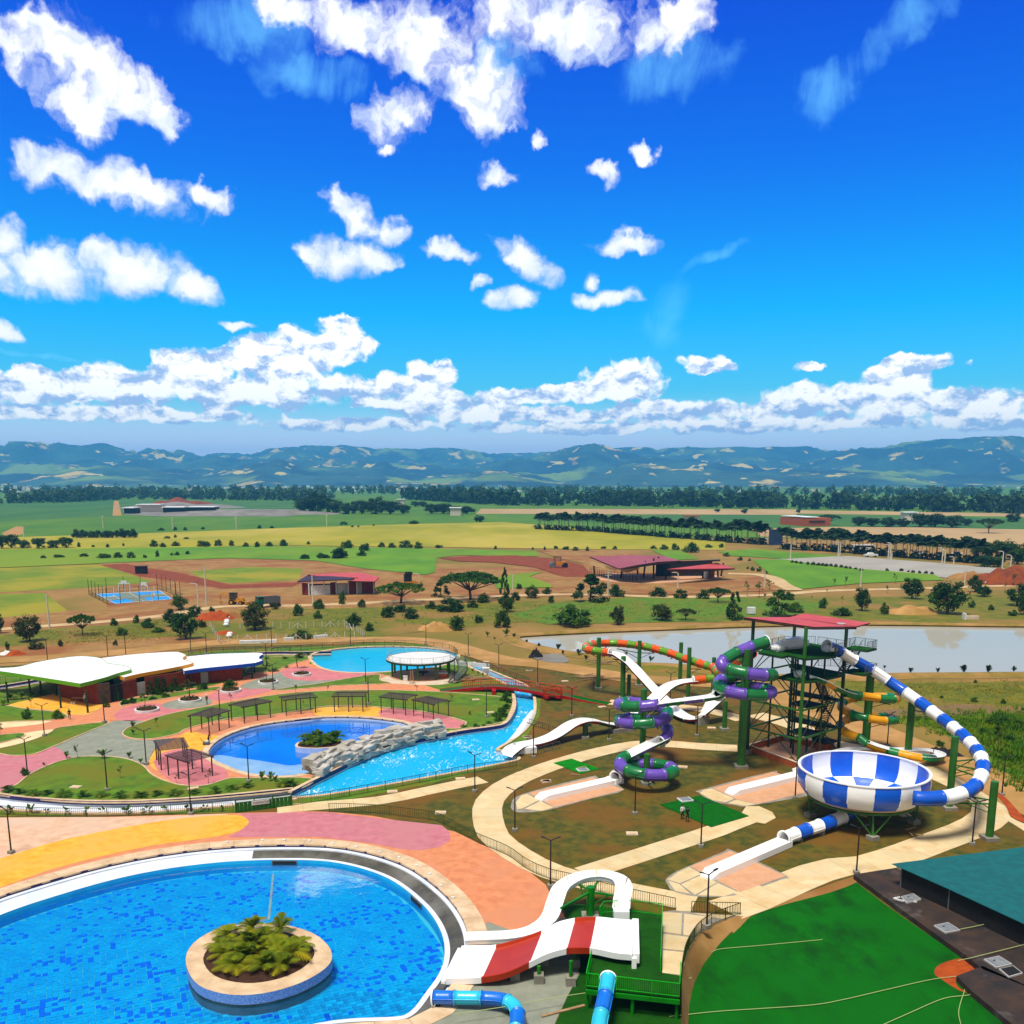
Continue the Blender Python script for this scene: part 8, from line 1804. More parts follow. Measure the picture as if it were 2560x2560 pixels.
 for i, (x, y) in enumerate(((1446, 600), (1448, 625), (1440, 652), (1438, 668), (1432, 690), (1468, 775), (1460, 795))):
  p = G(CW(x, y)); tag(MB().lathe([(0, 0), (0.7, 0.15), (0.8, 0.5), (0.5, 0.85), (0, 0.9)], 10, p).build('sack', M['cloth_white'], smooth=True), 'white sack in the line running down the orange soil', 'sack', 'white sacks in the soil heap')
 # concrete fence posts with stays
 def postfence(pts, n, stays, lab, h=1.7):
  path = [G(r(x, y)) for r, x, y in pts]; L_ = even(path, sum((b - a).length for a, b in zip(path, path[1:])) / n); s = thing('post_fence', lab, 'fence', L_[0], world=True)
  for i, p in enumerate(L_):
   MB().box(p + V((0, 0, h / 2)), (0.17, 0.17, h)).build('post', M['post_white'], s)
   if i in stays:
    for k in (-1, 1):
     if 0 <= i + k < len(L_): MB().bar(p + V((0, 0, h * 0.85)), p.lerp(L_[i + k], 0.7) + V((0, 0, 0.1)), 0.14).build('stay', M['post_white'], s)
  mb = MB()
  for z in (0.5, 1.0, 1.5): mb.tube([p + V((0, 0, z)) for p in path], 0.012, 3)
  tag(mb.build('wire', M['steel_grey'], s), kind='stuff')
 postfence([(R1, 1180, 152), (R1, 1200, 190), (R1, 1235, 245)], 6, (6,), 'row of white concrete posts at the left end of the nursery plot'); postfence([(R1, 1350, 165), (R1, 1600, 162), (R1, 1932, 150), (R2, 470, 92)], 15, (2, 7, 11), 'far row of white concrete posts with diagonal stays'); postfence([(R1, 1235, 246), (R1, 1345, 232), (R1, 1560, 232), (R1, 1750, 225), (R2, 330, 160), (R2, 580, 150)], 15, (0, 3, 8, 12), 'near row of white concrete posts along the dirt track'); postfence([(R2, 480, 95), (R2, 530, 110), (R2, 582, 150)], 6, (0, 6), 'short row of white posts at the right end of the nursery plot')
 for a, b, lab in (((1345, 238), (1555, 232), 'long low white beam in the nursery plot, left one'), ((1595, 222), (1650, 218), 'short white block left of the clipped hedge'), ((1765, 210), (1838, 203), 'low white beam right of the clipped hedge')):
  tag(MB().bar(G(R1(*a), 0.4), G(R1(*b), 0.4), 0.9, 0.8).build('concrete_beam', M['white_paint']), lab, 'beam')
 # poles
 def pole(r, x, y, yt, lab, kind, group=None):
  p = G(r(x, y)); h = A(r(x, yt), p.y).z; s = thing('street_light' if kind != 'wire' else 'utility_pole', lab, 'street light' if kind != 'wire' else 'utility pole', p, group)
  w_ = 0.16 + 0.0004 * p.y; MB().cyl((0, 0, 0), (0, 0, h), w_, w_ * 0.6, n=7).build('pole', M['post_white'], s)
  if kind == 'lamp': MB().tube([V((0, 0, h - 0.2)), V((-0.5, 0, h + 0.2)), V((-1.6, 0, h + 0.3))], w_ * 0.5, 5).box((-1.8, 0, h + 0.28), (0.9, 0.35, 0.16)).build('lamp_arm', M['post_white'], s)
  if kind == 'wire':
   for z in (h - 0.4, h - 1.4): MB().box((0, 0, z), (2.2, 0.12, 0.14)).build('cross_arm', M['post_white'], s)
 pole(CW, 1174, 515, 300, 'white curved street light right of the blue court', 'lamp'); pole(CW, 1250, 492, 135, 'tall thin wooden pole right of the blue court', 'plain'); pole(FL, 278, 832, 640, 'white concrete pole at the playing field\'s corner, far left', 'plain'); pole(FM, 186, 700, 535, 'grey street light in front of the brick changing rooms', 'plain'); pole(FM, 1308, 622, 528, 'white pole right of the big umbrella tree', 'plain'); pole(FM, 783, 600, 530, 'pale street light behind the umbrella trees', 'lamp')
 pole(HW, 297, 555, 325, 'concrete utility pole in front of the hall\'s cream panels', 'wire'); pole(HW, 945, 485, 345, 'white curved street light in front of the hall\'s red lean-to roof', 'lamp'); pole(HW, 1750, 480, 335, 'pale pole at the road fork right of the hall', 'plain')
 for x, y, yt in ((222, 405, 290), (570, 390, 288), (583, 390, 284), (937, 412, 300), (951, 412, 288), (961, 415, 355), (1330, 445, 325), (1348, 450, 340), (1415, 455, 390), (1770, 486, 350), (1829, 496, 378)): pole(KW, x, y, yt, 'white street light along the far gravel parking lot', 'lamp', 'street lights of the far parking lot')
 pole(KW, 735, 606, 470, 'white street light in front of the bright green field', 'lamp'); pole(KW, 1495, 600, 475, 'thin white pole left of the small soil heap', 'plain')
 for x, y, yt in ((580, 272, 200), (970, 275, 210), (1328, 277, 205), (1836, 262, 190), (135, 318, 262)): pole(FL, x, y, yt, 'pale utility pole standing in the far cane fields', 'wire', 'utility poles in the cane fields')
 # cars on the far road
 def car(r, x, y, lab, L_=4.6, h=1.5, bed=False, m_='white_paint', grp=None):
  p = G(r(x, y)); s = thing('parked_car' if not bed else 'pickup_truck', lab, 'car' if not bed else 'pickup', p, grp, rz=rnd.uniform(-0.1, 0.1)); s.scale = (1.25, 1.25, 1.25)
  MB().prism([V((-L_ / 2, -0.9, 0)), V((L_ / 2, -0.9, 0)), V((L_ / 2, 0.9, 0)), V((-L_ / 2, 0.9, 0))], 0.4, h * 0.62).build('body', M[m_], s)
  MB().add([V(q) for q in ((-L_ * .3, -.8, h * .6), (L_ * .28, -.8, h * .6), (L_ * .28, .8, h * .6), (-L_ * .3, .8, h * .6), (-L_ * .18, -.7, h), (L_ * .12, -.7, h), (L_ * .12, .7, h), (-L_ * .18, .7, h))], [(4, 5, 6, 7), (0, 1, 5, 4), (1, 2, 6, 5), (2, 3, 7, 6), (3, 0, 4, 7)]).build('cabin', M['glass_dark' if not bed else m_], s)
  for sx in (-.3, .3):
   for sy in (-.85, .85): MB().cyl((L_ * sx, sy - .1, .35), (L_ * sx, sy + .1, .35), .36, n=10).build('wheel', M['rubber'], s)
 car(KW, 810, 388, 'white pickup at the edge of the far parking lot', 5.2, 1.8, True); car(KW, 535, 320, 'white car on the road behind the palms, left one', grp='cars on the road behind the palms'); car(KW, 20, 268, 'white car behind the palms at the blue screen', grp='cars on the road behind the palms'); car(KW, 1160, 372, 'car on the road behind the palms, middle', grp='cars on the road behind the palms'); car(KW, 1440, 375, 'white car on the road behind the palms, right one', grp='cars on the road behind the palms')
 p = G(KW(752, 342)); s = thing('bus', 'white bus on the road between the palms', 'bus', p); MB().box((0, 0, 1.9), (11, 2.6, 2.8)).build('body', M['white_paint'], s); MB().box((0, -1.31, 2.4), (10, 0.06, 0.9)).build('window', M['glass_dark'], s)
 for x in (-3.5, 3.2):
  for sy in (-1.2, 1.2): MB().cyl((x, sy - .15, .5), (x, sy + .15, .5), .5, n=12).build('wheel', M['rubber'], s)
 a, b = G(KW(62, 308)), G(KW(160, 306)); s = thing('blue_screen', 'dark blue screen beside the gap in the palm row', 'screen', (a + b) / 2, world=True)
 for i in range(5): MB().bar(a.lerp(b, i / 5) + V((0, 0, 5)), a.lerp(b, (i + .92) / 5) + V((0, 0, 5)), 0.3, 9).build('panel', M['screen_blue'], s)
 # far town and lane of houses below the hills
 mb = MB();
 for i in range(230):
  u = rnd.choice((rnd.gauss(560, 170), rnd.gauss(60, 60), rnd.uniform(0, 2560), rnd.gauss(1000, 60))); v = rnd.uniform(1209, 1232)
  p = G((u, v)); mb.mi = i % 2; mb.box((p.x, p.y, 3), (rnd.uniform(8, 26), rnd.uniform(8, 16), rnd.uniform(5, 11)), rnd.uniform(0, 1.5))
 tag(mb.build('town', [M['house_wall'], M['roof_white']]), 'pale far-off town below the hills', kind='stuff')
 for i, (r, x, y, lab) in enumerate(((FM, 680, 140, 'small white house among the far trees, left one'), (FM, 987, 200, 'small white tower-like house beside the dark trees'), (FM, 1280, 68, 'long white building at the foot of the hills'), (FR, 545, 190, 'small house with red roof behind the palms'), (KW, 1085, 128, 'white house between the dark trees behind the palms'))):
  p = G(r(x, y) if y > 80 else (r(x, y)[0], 1222)); s = thing('far_house', lab, 'house', p); k = 60 if i == 2 else 11
  MB().box((0, 0, 4), (k, 10, 8)).build('wall', M['house_wall'], s); MB().box((0, 0, 8.3), (k + 2, 12, 0.8)).build('roof', M['house_roof' if i == 3 else 'roof_white'], s)
 # white sign board and box by the pond
 p = G(FR(795, 560)); s = thing('white_box', 'small white box standing on the pond\'s far bank', 'box', p); MB().box((0, 0, 1.2), (2.2, 1.6, 1.8)).build('box_body', M['white_paint'], s); MB().box((0, 0, 0.15), (0.3, 0.3, 0.4)).build('leg', M['steel_grey'], s)
 p = G(KW(1535, 846)); s = thing('inlet_headwall', 'white concrete inlet on the pond\'s far bank', 'inlet', p); MB().box((-1.6, 0, 0.9), (0.5, 1.6, 1.8)).build('wing', M['white_paint'], s); MB().box((0.6, 0.6, 0.5), (4, 1, 0.9)).build('wall', M['pale_concrete'], s)
M['screen_blue'] = mat('screen_blue', C(52, 70, 104), C(40, 56, 88), 0.2, 0.8, 4)
site()
# ---------------------------------------------------------------- plants
def leaf_cloud(mb, pts, n, s, rng, flat=0.0):
 for c, rad in pts:
  for i in range(n):
   d = V((rng.gauss(0, 1), rng.gauss(0, 1), rng.gauss(0, 1))).normalized() * rad * (rng.random() ** 0.4)
   d.z *= (1 - flat); p = c + d
   nrm = (d.normalized() + V((rng.uniform(-.7, .7), rng.uniform(-.7, .7), rng.uniform(-.2, .9)))).normalized()
   a = nrm.orthogonal().normalized(); b = nrm.cross(a); ang = rng.uniform(0, 6.28)
   a, b = a * math.cos(ang) + b * math.sin(ang), b * math.cos(ang) - a * math.sin(ang)
   k = s * rng.uniform(0.6, 1.35)
   mb.add([p - a * k, p - b * k * 0.55, p + a * k, p + b * k * 0.55], [(0, 1, 2, 3)])
def tree_meshes(kind, seed, leafm):
 """unit-height tree: (trunk mesh, crown mesh)"""
 rng = random.Random(seed); tk = MB(); cw = MB(); S_ = None
 def limb(p, q, r0, r1):
  m = (V(p) + V(q)) / 2 + V((rng.uniform(-.03, .03), rng.uniform(-.03, .03), 0)); tk.tube([V(p), m, V(q)], [r0, (r0 + r1) / 2, r1], 6)
 if kind == 'round':
  limb((0, 0, 0), (0.02, 0, 0.42), 0.035, 0.022); cl = []
  for i in range(32):
   d = V((rng.gauss(0, 1), rng.gauss(0, 1), rng.gauss(0, .8))).normalized(); c = V((0, 0, 0.50)) + V((d.x * 0.34, d.y * 0.34, d.z * 0.40)) * rng.uniform(0.5, 1.1); cl.append((c, rng.uniform(0.10, 0.18)))
   if i < 7: limb((0.02, 0, 0.4), c, 0.016, 0.006)
  leaf_cloud(cw, cl, 62, 0.042, rng)
 elif kind == 'umbrella':
  limb((0, 0, 0), (0.03, 0, 0.3), 0.05, 0.04); cl = []
  for i in range(34):
   a = i * 2.4; r = 0.95 * math.sqrt((i + 0.5) / 34); c = V((r * math.cos(a), r * math.sin(a), 0.84 - 0.22 * r * r + rng.uniform(-.05, .05))); cl.append((c, rng.uniform(0.13, 0.2)))
   if i % 3 == 0: limb((0.03, 0, 0.3), c, 0.03, 0.008)
  leaf_cloud(cw, cl, 60, 0.055, rng, 0.6)
 elif kind == 'cone':
  limb((0, 0, 0), (0, 0, 0.7), 0.03, 0.01); cl = []
  for i in range(30):
   z = rng.uniform(0.06, 0.97); r = 0.32 * (1 - z) ** 0.7 + 0.03; a = rng.uniform(0, 6.28); cl.append((V((r * math.cos(a), r * math.sin(a), z)), 0.06 + 0.07 * (1 - z)))
  leaf_cloud(cw, cl, 55, 0.040, rng)
 elif kind == 'bush':
  cl = []
  limb((0, 0, 0), (0, 0, 0.4), 0.03, 0.015)
  for i in range(20):
   d = V((rng.gauss(0, 1), rng.gauss(0, 1), abs(rng.gauss(0, .9)))).normalized(); cl.append((V((d.x * 0.42, d.y * 0.42, 0.16 + d.z * 0.62)) * rng.uniform(0.6, 1.0), rng.uniform(0.15, 0.24)))
  leaf_cloud(cw, cl, 48, 0.062, rng)
 elif kind == 'broad':
  limb((0, 0, 0), (0.01, 0, 0.3), 0.035, 0.022); cl = []
  for i in range(46):
   d = V((rng.gauss(0, 1), rng.gauss(0, 1), rng.gauss(0, 0.9))).normalized(); k = rng.uniform(0.55, 1.05); c = V((d.x * 0.36 * k, d.y * 0.36 * k, 0.5 + d.z * 0.42 * k)); cl.append((c, rng.uniform(0.09, 0.17)))
   if i < 6: limb((0.01, 0, 0.28), c, 0.014, 0.005)
  leaf_cloud(cw, cl, 52, 0.036, rng)
 elif kind == 'sapling':
  limb((0, 0, 0), (0.01, 0.01, 0.9), 0.014, 0.006); cl = []
  for i in range(9):
   z = rng.uniform(0.45, 0.98); a = rng.uniform(0, 6.28); r = rng.uniform(0.05, 0.2); c = V((r * math.cos(a), r * math.sin(a), z)); cl.append((c, 0.075)); limb((0.005, 0, z - 0.08), c, 0.006, 0.003)
  leaf_cloud(cw, cl, 14, 0.04, rng)
 elif kind in ('palm', 'young_palm', 'royal'):
  th = {'palm': 0.16, 'young_palm': 0.22, 'royal': 0.56}[kind]; nf = {'palm': 13, 'young_palm': 6, 'royal': 24}[kind]; fl = {'palm': 0.75, 'young_palm': 0.85, 'royal': 0.50}[kind]
  tk.tube([V((0, 0, 0)), V((0.01, 0, th * 0.5)), V((0.015, 0, th))], [0.03, 0.028, 0.018] if kind != 'royal' else [0.016, 0.013, 0.011], 6)
  for i in range(nf):
   a = i * 2.4 + rng.uniform(-.3, .3); el = rng.uniform(0.35, 1.35) if kind != 'young_palm' else rng.uniform(0.9, 1.42); L_ = fl * rng.uniform(0.8, 1.1); h = V((math.cos(a), math.sin(a), 0)); side = V((-h.y, h.x, 0))
   pts = []
   for k in range(9):
    t = k / 8; droop = {'palm': 0.5, 'young_palm': 0.3, 'royal': 0.5}[kind] * t * t * L_
    pts.append(V((0.015, 0, th)) + h * (L_ * t * math.cos(el) * (1 - 0.1 * t)) + V((0, 0, L_ * t * math.sin(el) - droop)))
   for k in range(1, 9):
    d = (pts[k] - pts[k - 1]).normalized(); w = L_ * 0.26 * math.sin(math.pi * min(1, (k + 0.6) / 9.5)) + 0.01
    for s in (-1, 1):
     for o in (0.0, 0.5):
      p = pts[k - 1].lerp(pts[k], o); tip = p + side * s * w + d * w * 0.55 - V((0, 0, w * 0.35)); b = d * (L_ * (0.026 if kind != 'royal' else 0.055))
      cw.add([p - b, tip, p + b], [(0, 1, 2)])
    tkk = 0.006; cw.add([pts[k - 1] - side * tkk, pts[k - 1] + side * tkk, pts[k] + side * tkk, pts[k] - side * tkk], [(0, 1, 2, 3)])
 elif kind == 'leafy':
  cl = []
  for i in range(7):
   a = rng.uniform(0, 6.28); el = rng.uniform(0.6, 1.3); L_ = rng.uniform(0.5, 0.8); h = V((math.cos(a), math.sin(a), 0)); side = V((-h.y, h.x, 0)); b = h * (L_ * 0.35 * math.cos(el)) + V((0, 0, L_ * 0.5 * math.sin(el))); c = h * (L_ * math.cos(el)) + V((0, 0, L_ * math.sin(el) * 0.9)); w = L_ * 0.22
   tk.tube([V((0, 0, 0)), b], [0.012, 0.008], 4); cw.add([b, b.lerp(c, 0.45) + side * w, c, b.lerp(c, 0.45) - side * w], [(0, 1, 2, 3)])
 tm = tk.mesh('trunk', M['palm_trunk' if 'palm' in kind or kind == 'royal' else 'bark'], True) if tk.v else None
 return tm, cw.mesh('crown', M[leafm])
TREES = {}
def variants(kind, leafm, n=3):
 key = (kind, leafm)
 if key not in TREES: TREES[key] = [tree_meshes(kind, 11 * len(TREES) + i + 5, leafm) for i in range(n)]
 return TREES[key]
NAMES = {'broad': 'broad_tree', 'round': 'round_tree', 'umbrella': 'umbrella_tree', 'cone': 'conical_tree', 'bush': 'bush', 'sapling': 'sapling', 'palm': 'palm', 'young_palm': 'young_palm', 'royal': 'palm_tree', 'leafy': 'leafy_plant'}
CATS = {'broad': 'tree', 'round': 'tree', 'umbrella': 'tree', 'cone': 'tree', 'bush': 'bush', 'sapling': 'sapling', 'palm': 'palm', 'young_palm': 'palm', 'royal': 'palm tree', 'leafy': 'plant'}
NATW = {'broad': 0.95, 'round': 0.86, 'umbrella': 2.1, 'cone': 0.72, 'bush': 1.2, 'sapling': 0.45, 'palm': 1.1, 'young_palm': 1.0, 'royal': 0.6, 'leafy': 1.1}
def plant(p, h, kind, leafm, label, group=None, wf=1.0):
 tm, cm = rnd.choice(variants(kind, leafm))
 o = thing(NAMES[kind], label, CATS[kind], p, group, rnd.uniform(0, 6.28)); o.scale = (h * wf, h * wf, h)
 if tm: part('trunk' if CATS[kind] != 'plant' else 'stem', tm, o)
 part('crown' if CATS[kind] in ('tree', 'bush', 'sapling') else ('fronds' if kind != 'leafy' else 'leaves'), cm, o)
 return o
def row(r, lst, kind, leafm, label, group=None, z=0.02, hk=1.0):
 """each entry: x, y of the foot, height and width in the survey photo; a label of its own or the shared one"""
 for e in lst:
  x, y, hp = e[:3]; wp = e[3] if len(e) > 3 and not isinstance(e[3], str) else None; lab = e[-1] if isinstance(e[-1], str) else label
  p = G(r(x, y), z); h = (A(r(x, y - hp), p.y).z - z) * hk
  h *= 1.1 if kind in ('round', 'bush', 'cone', 'broad') else 1.0
  wf = 1.0 if not wp else (wp / hp) / NATW[kind]
  plant(p, max(0.3, h), kind, leafm, lab, None if isinstance(e[-1], str) else group, max(0.45, min(2.2, wf)))
def plants():
 g = 'trees and bushes on the grassy bank'
 row(CW, [(995, 540, 130, 165, 'clipped round tree at the right corner of the blue court'), (1140, 602, 95, 140, 'bright green bushy tree beside the dirt road, left of the orange soil'), (1300, 572, 62, 60, 'small bush below the tall wooden pole')], 'broad', 'leaf_mid', '')
 row(CW, [(390, 684, 84, 86), (600, 662, 90, 70), (710, 705, 108, 135), (460, 775, 88, 130), (800, 745, 55, 170)], 'bush', 'leaf_mid', 'green bush on the grassy bank below the blue court', g)
 row(CW, [(1060, 812, 270, 250, 'largest dark tree on the bank, left of the white fence posts'), (930, 690, 150, 170, 'dark tree just left of the largest dark tree')], 'broad', 'leaf_dark', '')
 row(CW, [(1215, 700, 80, 80), (1700, 545, 90, 130)], 'bush', 'leaf_olive', 'olive bush beside the orange soil heap', 'bushes by the orange soil')
 row(CW, [(1700, 725, 250, 270, 'dark olive tree right of the white sacks, behind the post fence'), (1885, 532, 62, 85, 'small round bush in front of the green dump truck')], 'broad', 'leaf_olive', '')
 row(CW, [(100, 775, 215, 260, 'spreading tree beside the white concrete pole at far left')], 'umbrella', 'leaf_mid', '')
 row(FL, [(165, 908, 150, 150, 'pale olive tree at far left behind the scrub bank')], 'broad', 'leaf_olive', '')
 row(FL, [(-5, 862, 120, 60, 'dark tree cut by the left edge of the photo'), (45, 958, 48, 26, 'thin dark shrub at the left end of the dirt track')], 'broad', 'leaf_dark', '')
 row(FL, [(340, 935, 45, 40), (648, 930, 40, 30), (205, 950, 50, 90)], 'bush', 'leaf_olive', 'low bush on the scrub beside the dirt track', 'bushes along the dirt track')
 row(FM, [(680, 692, 128, 295, 'smaller of the two flat-topped umbrella trees by the dirt road'), (1070, 672, 172, 365, 'larger of the two flat-topped umbrella trees by the dirt road')], 'umbrella', 'leaf_mid', '')
 row(FM, [(905, 655, 85, 85), (1740, 682, 140, 165, 'dark pointed tree left of the event hall'), (1260, 640, 140, 40, 'slim sparse tree right of the larger umbrella tree')], 'cone', 'leaf_dark', 'dark tree under the larger umbrella tree')
 row(FM, [(1270, 742, 102, 95, 'round dark tree on the bank right of the larger umbrella tree'), (1415, 662, 66, 84, 'round tree at the dirt road left of the dark pointed tree')], 'broad', 'leaf_dark', '')
 row(FM, [(100, 762, 78, 75), (220, 722, 62, 84), (215, 778, 52, 55), (350, 698, 82, 50), (460, 714, 52, 60)], 'bush', 'leaf_mid', 'bush on the bank in front of the brick changing rooms', 'bushes in front of the brick changing rooms')
 row(FM, [(1140, 688, 58, 84), (1080, 716, 48, 70), (960, 738, 88, 170), (850, 722, 46, 72), (600, 772, 92, 92), (670, 742, 58, 92), (735, 778, 68, 98), (1325, 676, 52, 62), (1345, 612, 42, 40), (1520, 690, 60, 40), (1500, 640, 40, 70)], 'bush', 'leaf_dark', 'dark bush on the bank below the umbrella trees', 'bushes below the umbrella trees')
 row(FM, [(990, 842, 115, 92, 'dark bush at the foot of the bank near the pond\'s left corner'), (1115, 802, 60, 55, 'small bush between two larger ones near the pond\'s left corner'), (1255, 828, 108, 105, 'olive bush at the pond\'s far left shore'), (415, 818, 78, 112, 'dark bush behind the post fence'), (500, 848, 52, 60, 'small bush right of the post fence')], 'bush', 'leaf_dark', '')
 row(FM, [(1645, 818, 132, 238, 'big glossy round bush on the pond\'s far bank')], 'bush', 'leaf_mid', '')
 row(R1, [(1690, 216, 52, 140, 'clipped dark hedge in the nursery plot')], 'bush', 'leaf_dark', '')
 row(HW, [(370, 560, 122, 180), (760, 562, 96, 170), (975, 578, 98, 140), (255, 492, 72, 90), (1180, 582, 95, 130)], 'bush', 'leaf_dark', 'round dark bush along the road in front of the event hall', 'bushes in front of the event hall')
 row(HW, [(1320, 618, 150, 240, 'broad dark tree right of the bushes before the event hall')], 'umbrella', 'leaf_dark', '')
 row(HW, [(800, 785, 152, 215, 'dark tree with open branches on the pond\'s far bank'), (385, 824, 172, 145, 'olive bush-tree on the pond\'s far bank')], 'broad', 'leaf_olive', '')
 row(HW, [(1020, 782, 115, 200, 'small flat-topped tree on the pond\'s far bank')], 'umbrella', 'leaf_olive', '')
 row(HW, [(1470, 778, 245, 140, 'pointed dark tree on the far bank just left of the tower roof')], 'cone', 'leaf_dark', '')
 row(HW, [(1590, 560, 145, 60), (1700, 570, 150, 90), (1745, 590, 60, 70), (1800, 500, 95, 80)], 'sapling', 'leaf_mid', 'young street tree at the road fork right of the event hall', 'young trees at the road fork')
 row(KW, [(130, 818, 182, 170, 'green tapering tree directly behind the tower roof')], 'cone', 'leaf_mid', '')
 row(KW, [(215, 702, 68, 90), (255, 792, 78, 150), (460, 762, 82, 76), (910, 806, 96, 74), (600, 818, 70, 160), (1690, 778, 50, 55), (1550, 758, 58, 60), (1850, 818, 50, 80)], 'bush', 'leaf_mid', 'bush on the bank behind the right half of the pond', 'bushes behind the pond')
 row(KW, [(745, 782, 178, 125, 'tall dark double tree on the bank behind the pond'), (1110, 694, 162, 160, 'dark tree at the reddish slope behind the pond'), (1370, 806, 250, 270, 'largest dark tree behind the right half of the pond'), (1640, 678, 80, 125, 'low dark tree at the road right of the largest one'), (1880, 745, 150, 190, 'dark tree at the right end of the bank'), (1570, 645, 115, 115, 'airy green tree beside the far road, right part'), (1935, 810, 150, 120, 'dark tree cut by the right edge of the photo')], 'broad', 'leaf_dark', '')
 row(KW, [(540, 602, 64), (622, 608, 88), (990, 582, 76), (930, 655, 66), (1790, 640, 70), (1855, 600, 100), (490, 660, 40), (600, 730, 60), (380, 705, 36)], 'sapling', 'leaf_mid', 'young tree along the road before the bright green field', 'young trees along the far road')
 row(KW, [(235, 432, 26), (265, 436, 26), (300, 441, 26), (350, 446, 28), (388, 450, 32), (425, 453, 30), (455, 456, 30), (485, 459, 30), (520, 459, 28), (555, 464, 30), (595, 468, 28), (630, 474, 26), (660, 476, 24), (700, 481, 26), (740, 492, 28), (930, 492, 26), (1035, 494, 28), (1085, 500, 20), (1120, 506, 26), (1168, 510, 26), (1213, 512, 28), (1258, 516, 26)], 'bush', 'leaf_olive', 'small clipped tree in the row along the far parking lot', 'small trees along the far parking lot')
 # field hedges
 row(FL, [(10, 386, 76, 80), (65, 384, 80, 80), (135, 384, 58, 80), (220, 386, 62, 78), (300, 384, 56, 70), (372, 382, 62, 74)], 'round', 'leaf_dark', 'dark round tree in the row at the left field edge', 'round trees at the left field edge')
 row(FL, [(x, 326, 52 + 6 * math.sin(x), 60) for x in range(430, 780, 32)], 'bush', 'leaf_far', 'dark tree in the clump at the edge of the yellow field', 'tree clump at the yellow field')
 row(FL, [(865, 376, 46, 52), (915, 378, 28, 50), (985, 372, 30, 60), (1150, 374, 48, 90), (1225, 371, 42, 50), (1300, 371, 36, 36), (1380, 376, 28, 38), (1445, 378, 36, 40), (1515, 373, 30, 50), (1593, 371, 40, 50), (1733, 363, 22, 24), (443, 378, 32, 22), (525, 378, 20, 22), (605, 380, 24, 26), (693, 372, 26, 14), (940, 330, 18, 40), (1045, 332, 16, 36), (985, 325, 22, 20)], 'bush', 'leaf_dark', 'bush in the scattered row between the yellow and the green field', 'bushes between yellow and green field')
 row(FL, [(245, 441, 20, 36), (330, 436, 26, 110), (475, 432, 22, 60), (590, 439, 36, 90), (665, 438, 36, 54), (735, 439, 42, 50), (815, 439, 28, 26), (885, 433, 42, 26), (965, 425, 18, 24), (995, 424, 24, 36), (1052, 419, 30, 28), (1715, 444, 30, 60), (1820, 440, 36, 80), (1900, 440, 66, 80)], 'bush', 'leaf_dark', 'dark bush in the bright green field', 'bushes in the green field')
 row(FL, [(985, 285, 26, 24), (1040, 283, 20, 28), (1458, 273, 22, 30), (1528, 272, 16, 30), (905, 285, 18, 40), (1140, 278, 16, 24)], 'bush', 'leaf_far', 'small dark bush at the edge of the cane field', 'bushes at the cane field')
 row(FM, [(20, 372, 42, 50), (380, 384, 62, 76), (475, 398, 58, 70), (335, 440, 66, 120), (230, 440, 34, 70), (140, 444, 30, 60), (460, 428, 40, 60), (570, 377, 30, 44), (630, 382, 32, 50), (705, 382, 50, 86), (775, 386, 44, 60), (890, 381, 24, 50)], 'bush', 'leaf_dark', 'dark bush between the fields left of the centre', 'bushes between the central fields')
 row(FM, [(1550, 386, 24, 30), (1605, 391, 26, 46), (1660, 397, 26, 40), (1815, 387, 20, 40), (1880, 390, 22, 30), (1487, 394, 24, 16), (1210, 388, 22, 20), (1420, 391, 16, 16), (1725, 400, 30, 26), (355, 252, 20, 60), (405, 266, 16, 20), (440, 266, 14, 16), (755, 248, 28, 64), (525, 258, 14, 14)], 'bush', 'leaf_dark', 'small bush on the edge of the yellow field', 'bushes on the yellow field\'s edge')
 row(HW, [(720, 122, 38, 76), (815, 126, 56, 96), (920, 132, 72, 92), (1070, 152, 106, 172), (1230, 110, 40, 90), (1400, 190, 44, 80), (1525, 228, 40, 60), (1610, 232, 28, 40), (1640, 322, 44, 50), (1700, 330, 50, 60), (1765, 352, 34, 44), (1595, 308, 26, 30), (1350, 110, 46, 60)], 'bush', 'leaf_mid', 'bush on the slope behind the event hall', 'bushes behind the event hall')
 # dark tree groups far off
 row(FM, [(140, 188, 92, 120), (215, 188, 112, 140), (300, 190, 84, 110), (385, 192, 66, 110), (460, 192, 82, 110), (540, 192, 92, 130), (620, 192, 80, 120), (690, 192, 58, 80)], 'round', 'leaf_far', 'tall dark tree in the far clump left of the centre', 'tall dark trees left of the centre')
 row(FM, [(760, 152, 34, 50), (800, 152, 34, 50), (850, 190, 60, 90), (920, 190, 62, 110), (985, 192, 50, 100), (1050, 192, 46, 90), (1120, 236, 36, 60)], 'round', 'leaf_far', 'dark tree in the far clump at the centre', 'dark trees at the centre')
 row(FR, [(1120, 188, 48, 100, 'broad dark tree behind the far warehouse'), (1785, 222, 70, 118, 'single spreading tree in the far ploughed field')], 'umbrella', 'leaf_far', '')
 row(FR, [(1245, 192, 42, 60), (1300, 194, 38, 70), (1365, 196, 40, 80), (1425, 196, 36, 60), (1500, 196, 60, 90), (1560, 197, 58, 100), (1630, 199, 52, 110), (1690, 190, 30, 60), (1890, 175, 36, 70), (755, 181, 20, 34), (655, 134, 14, 30), (768, 140, 20, 30), (993, 138, 18, 20)], 'round', 'leaf_far', 'dark tree in the far group behind the ploughed field', 'dark trees behind the ploughed field')
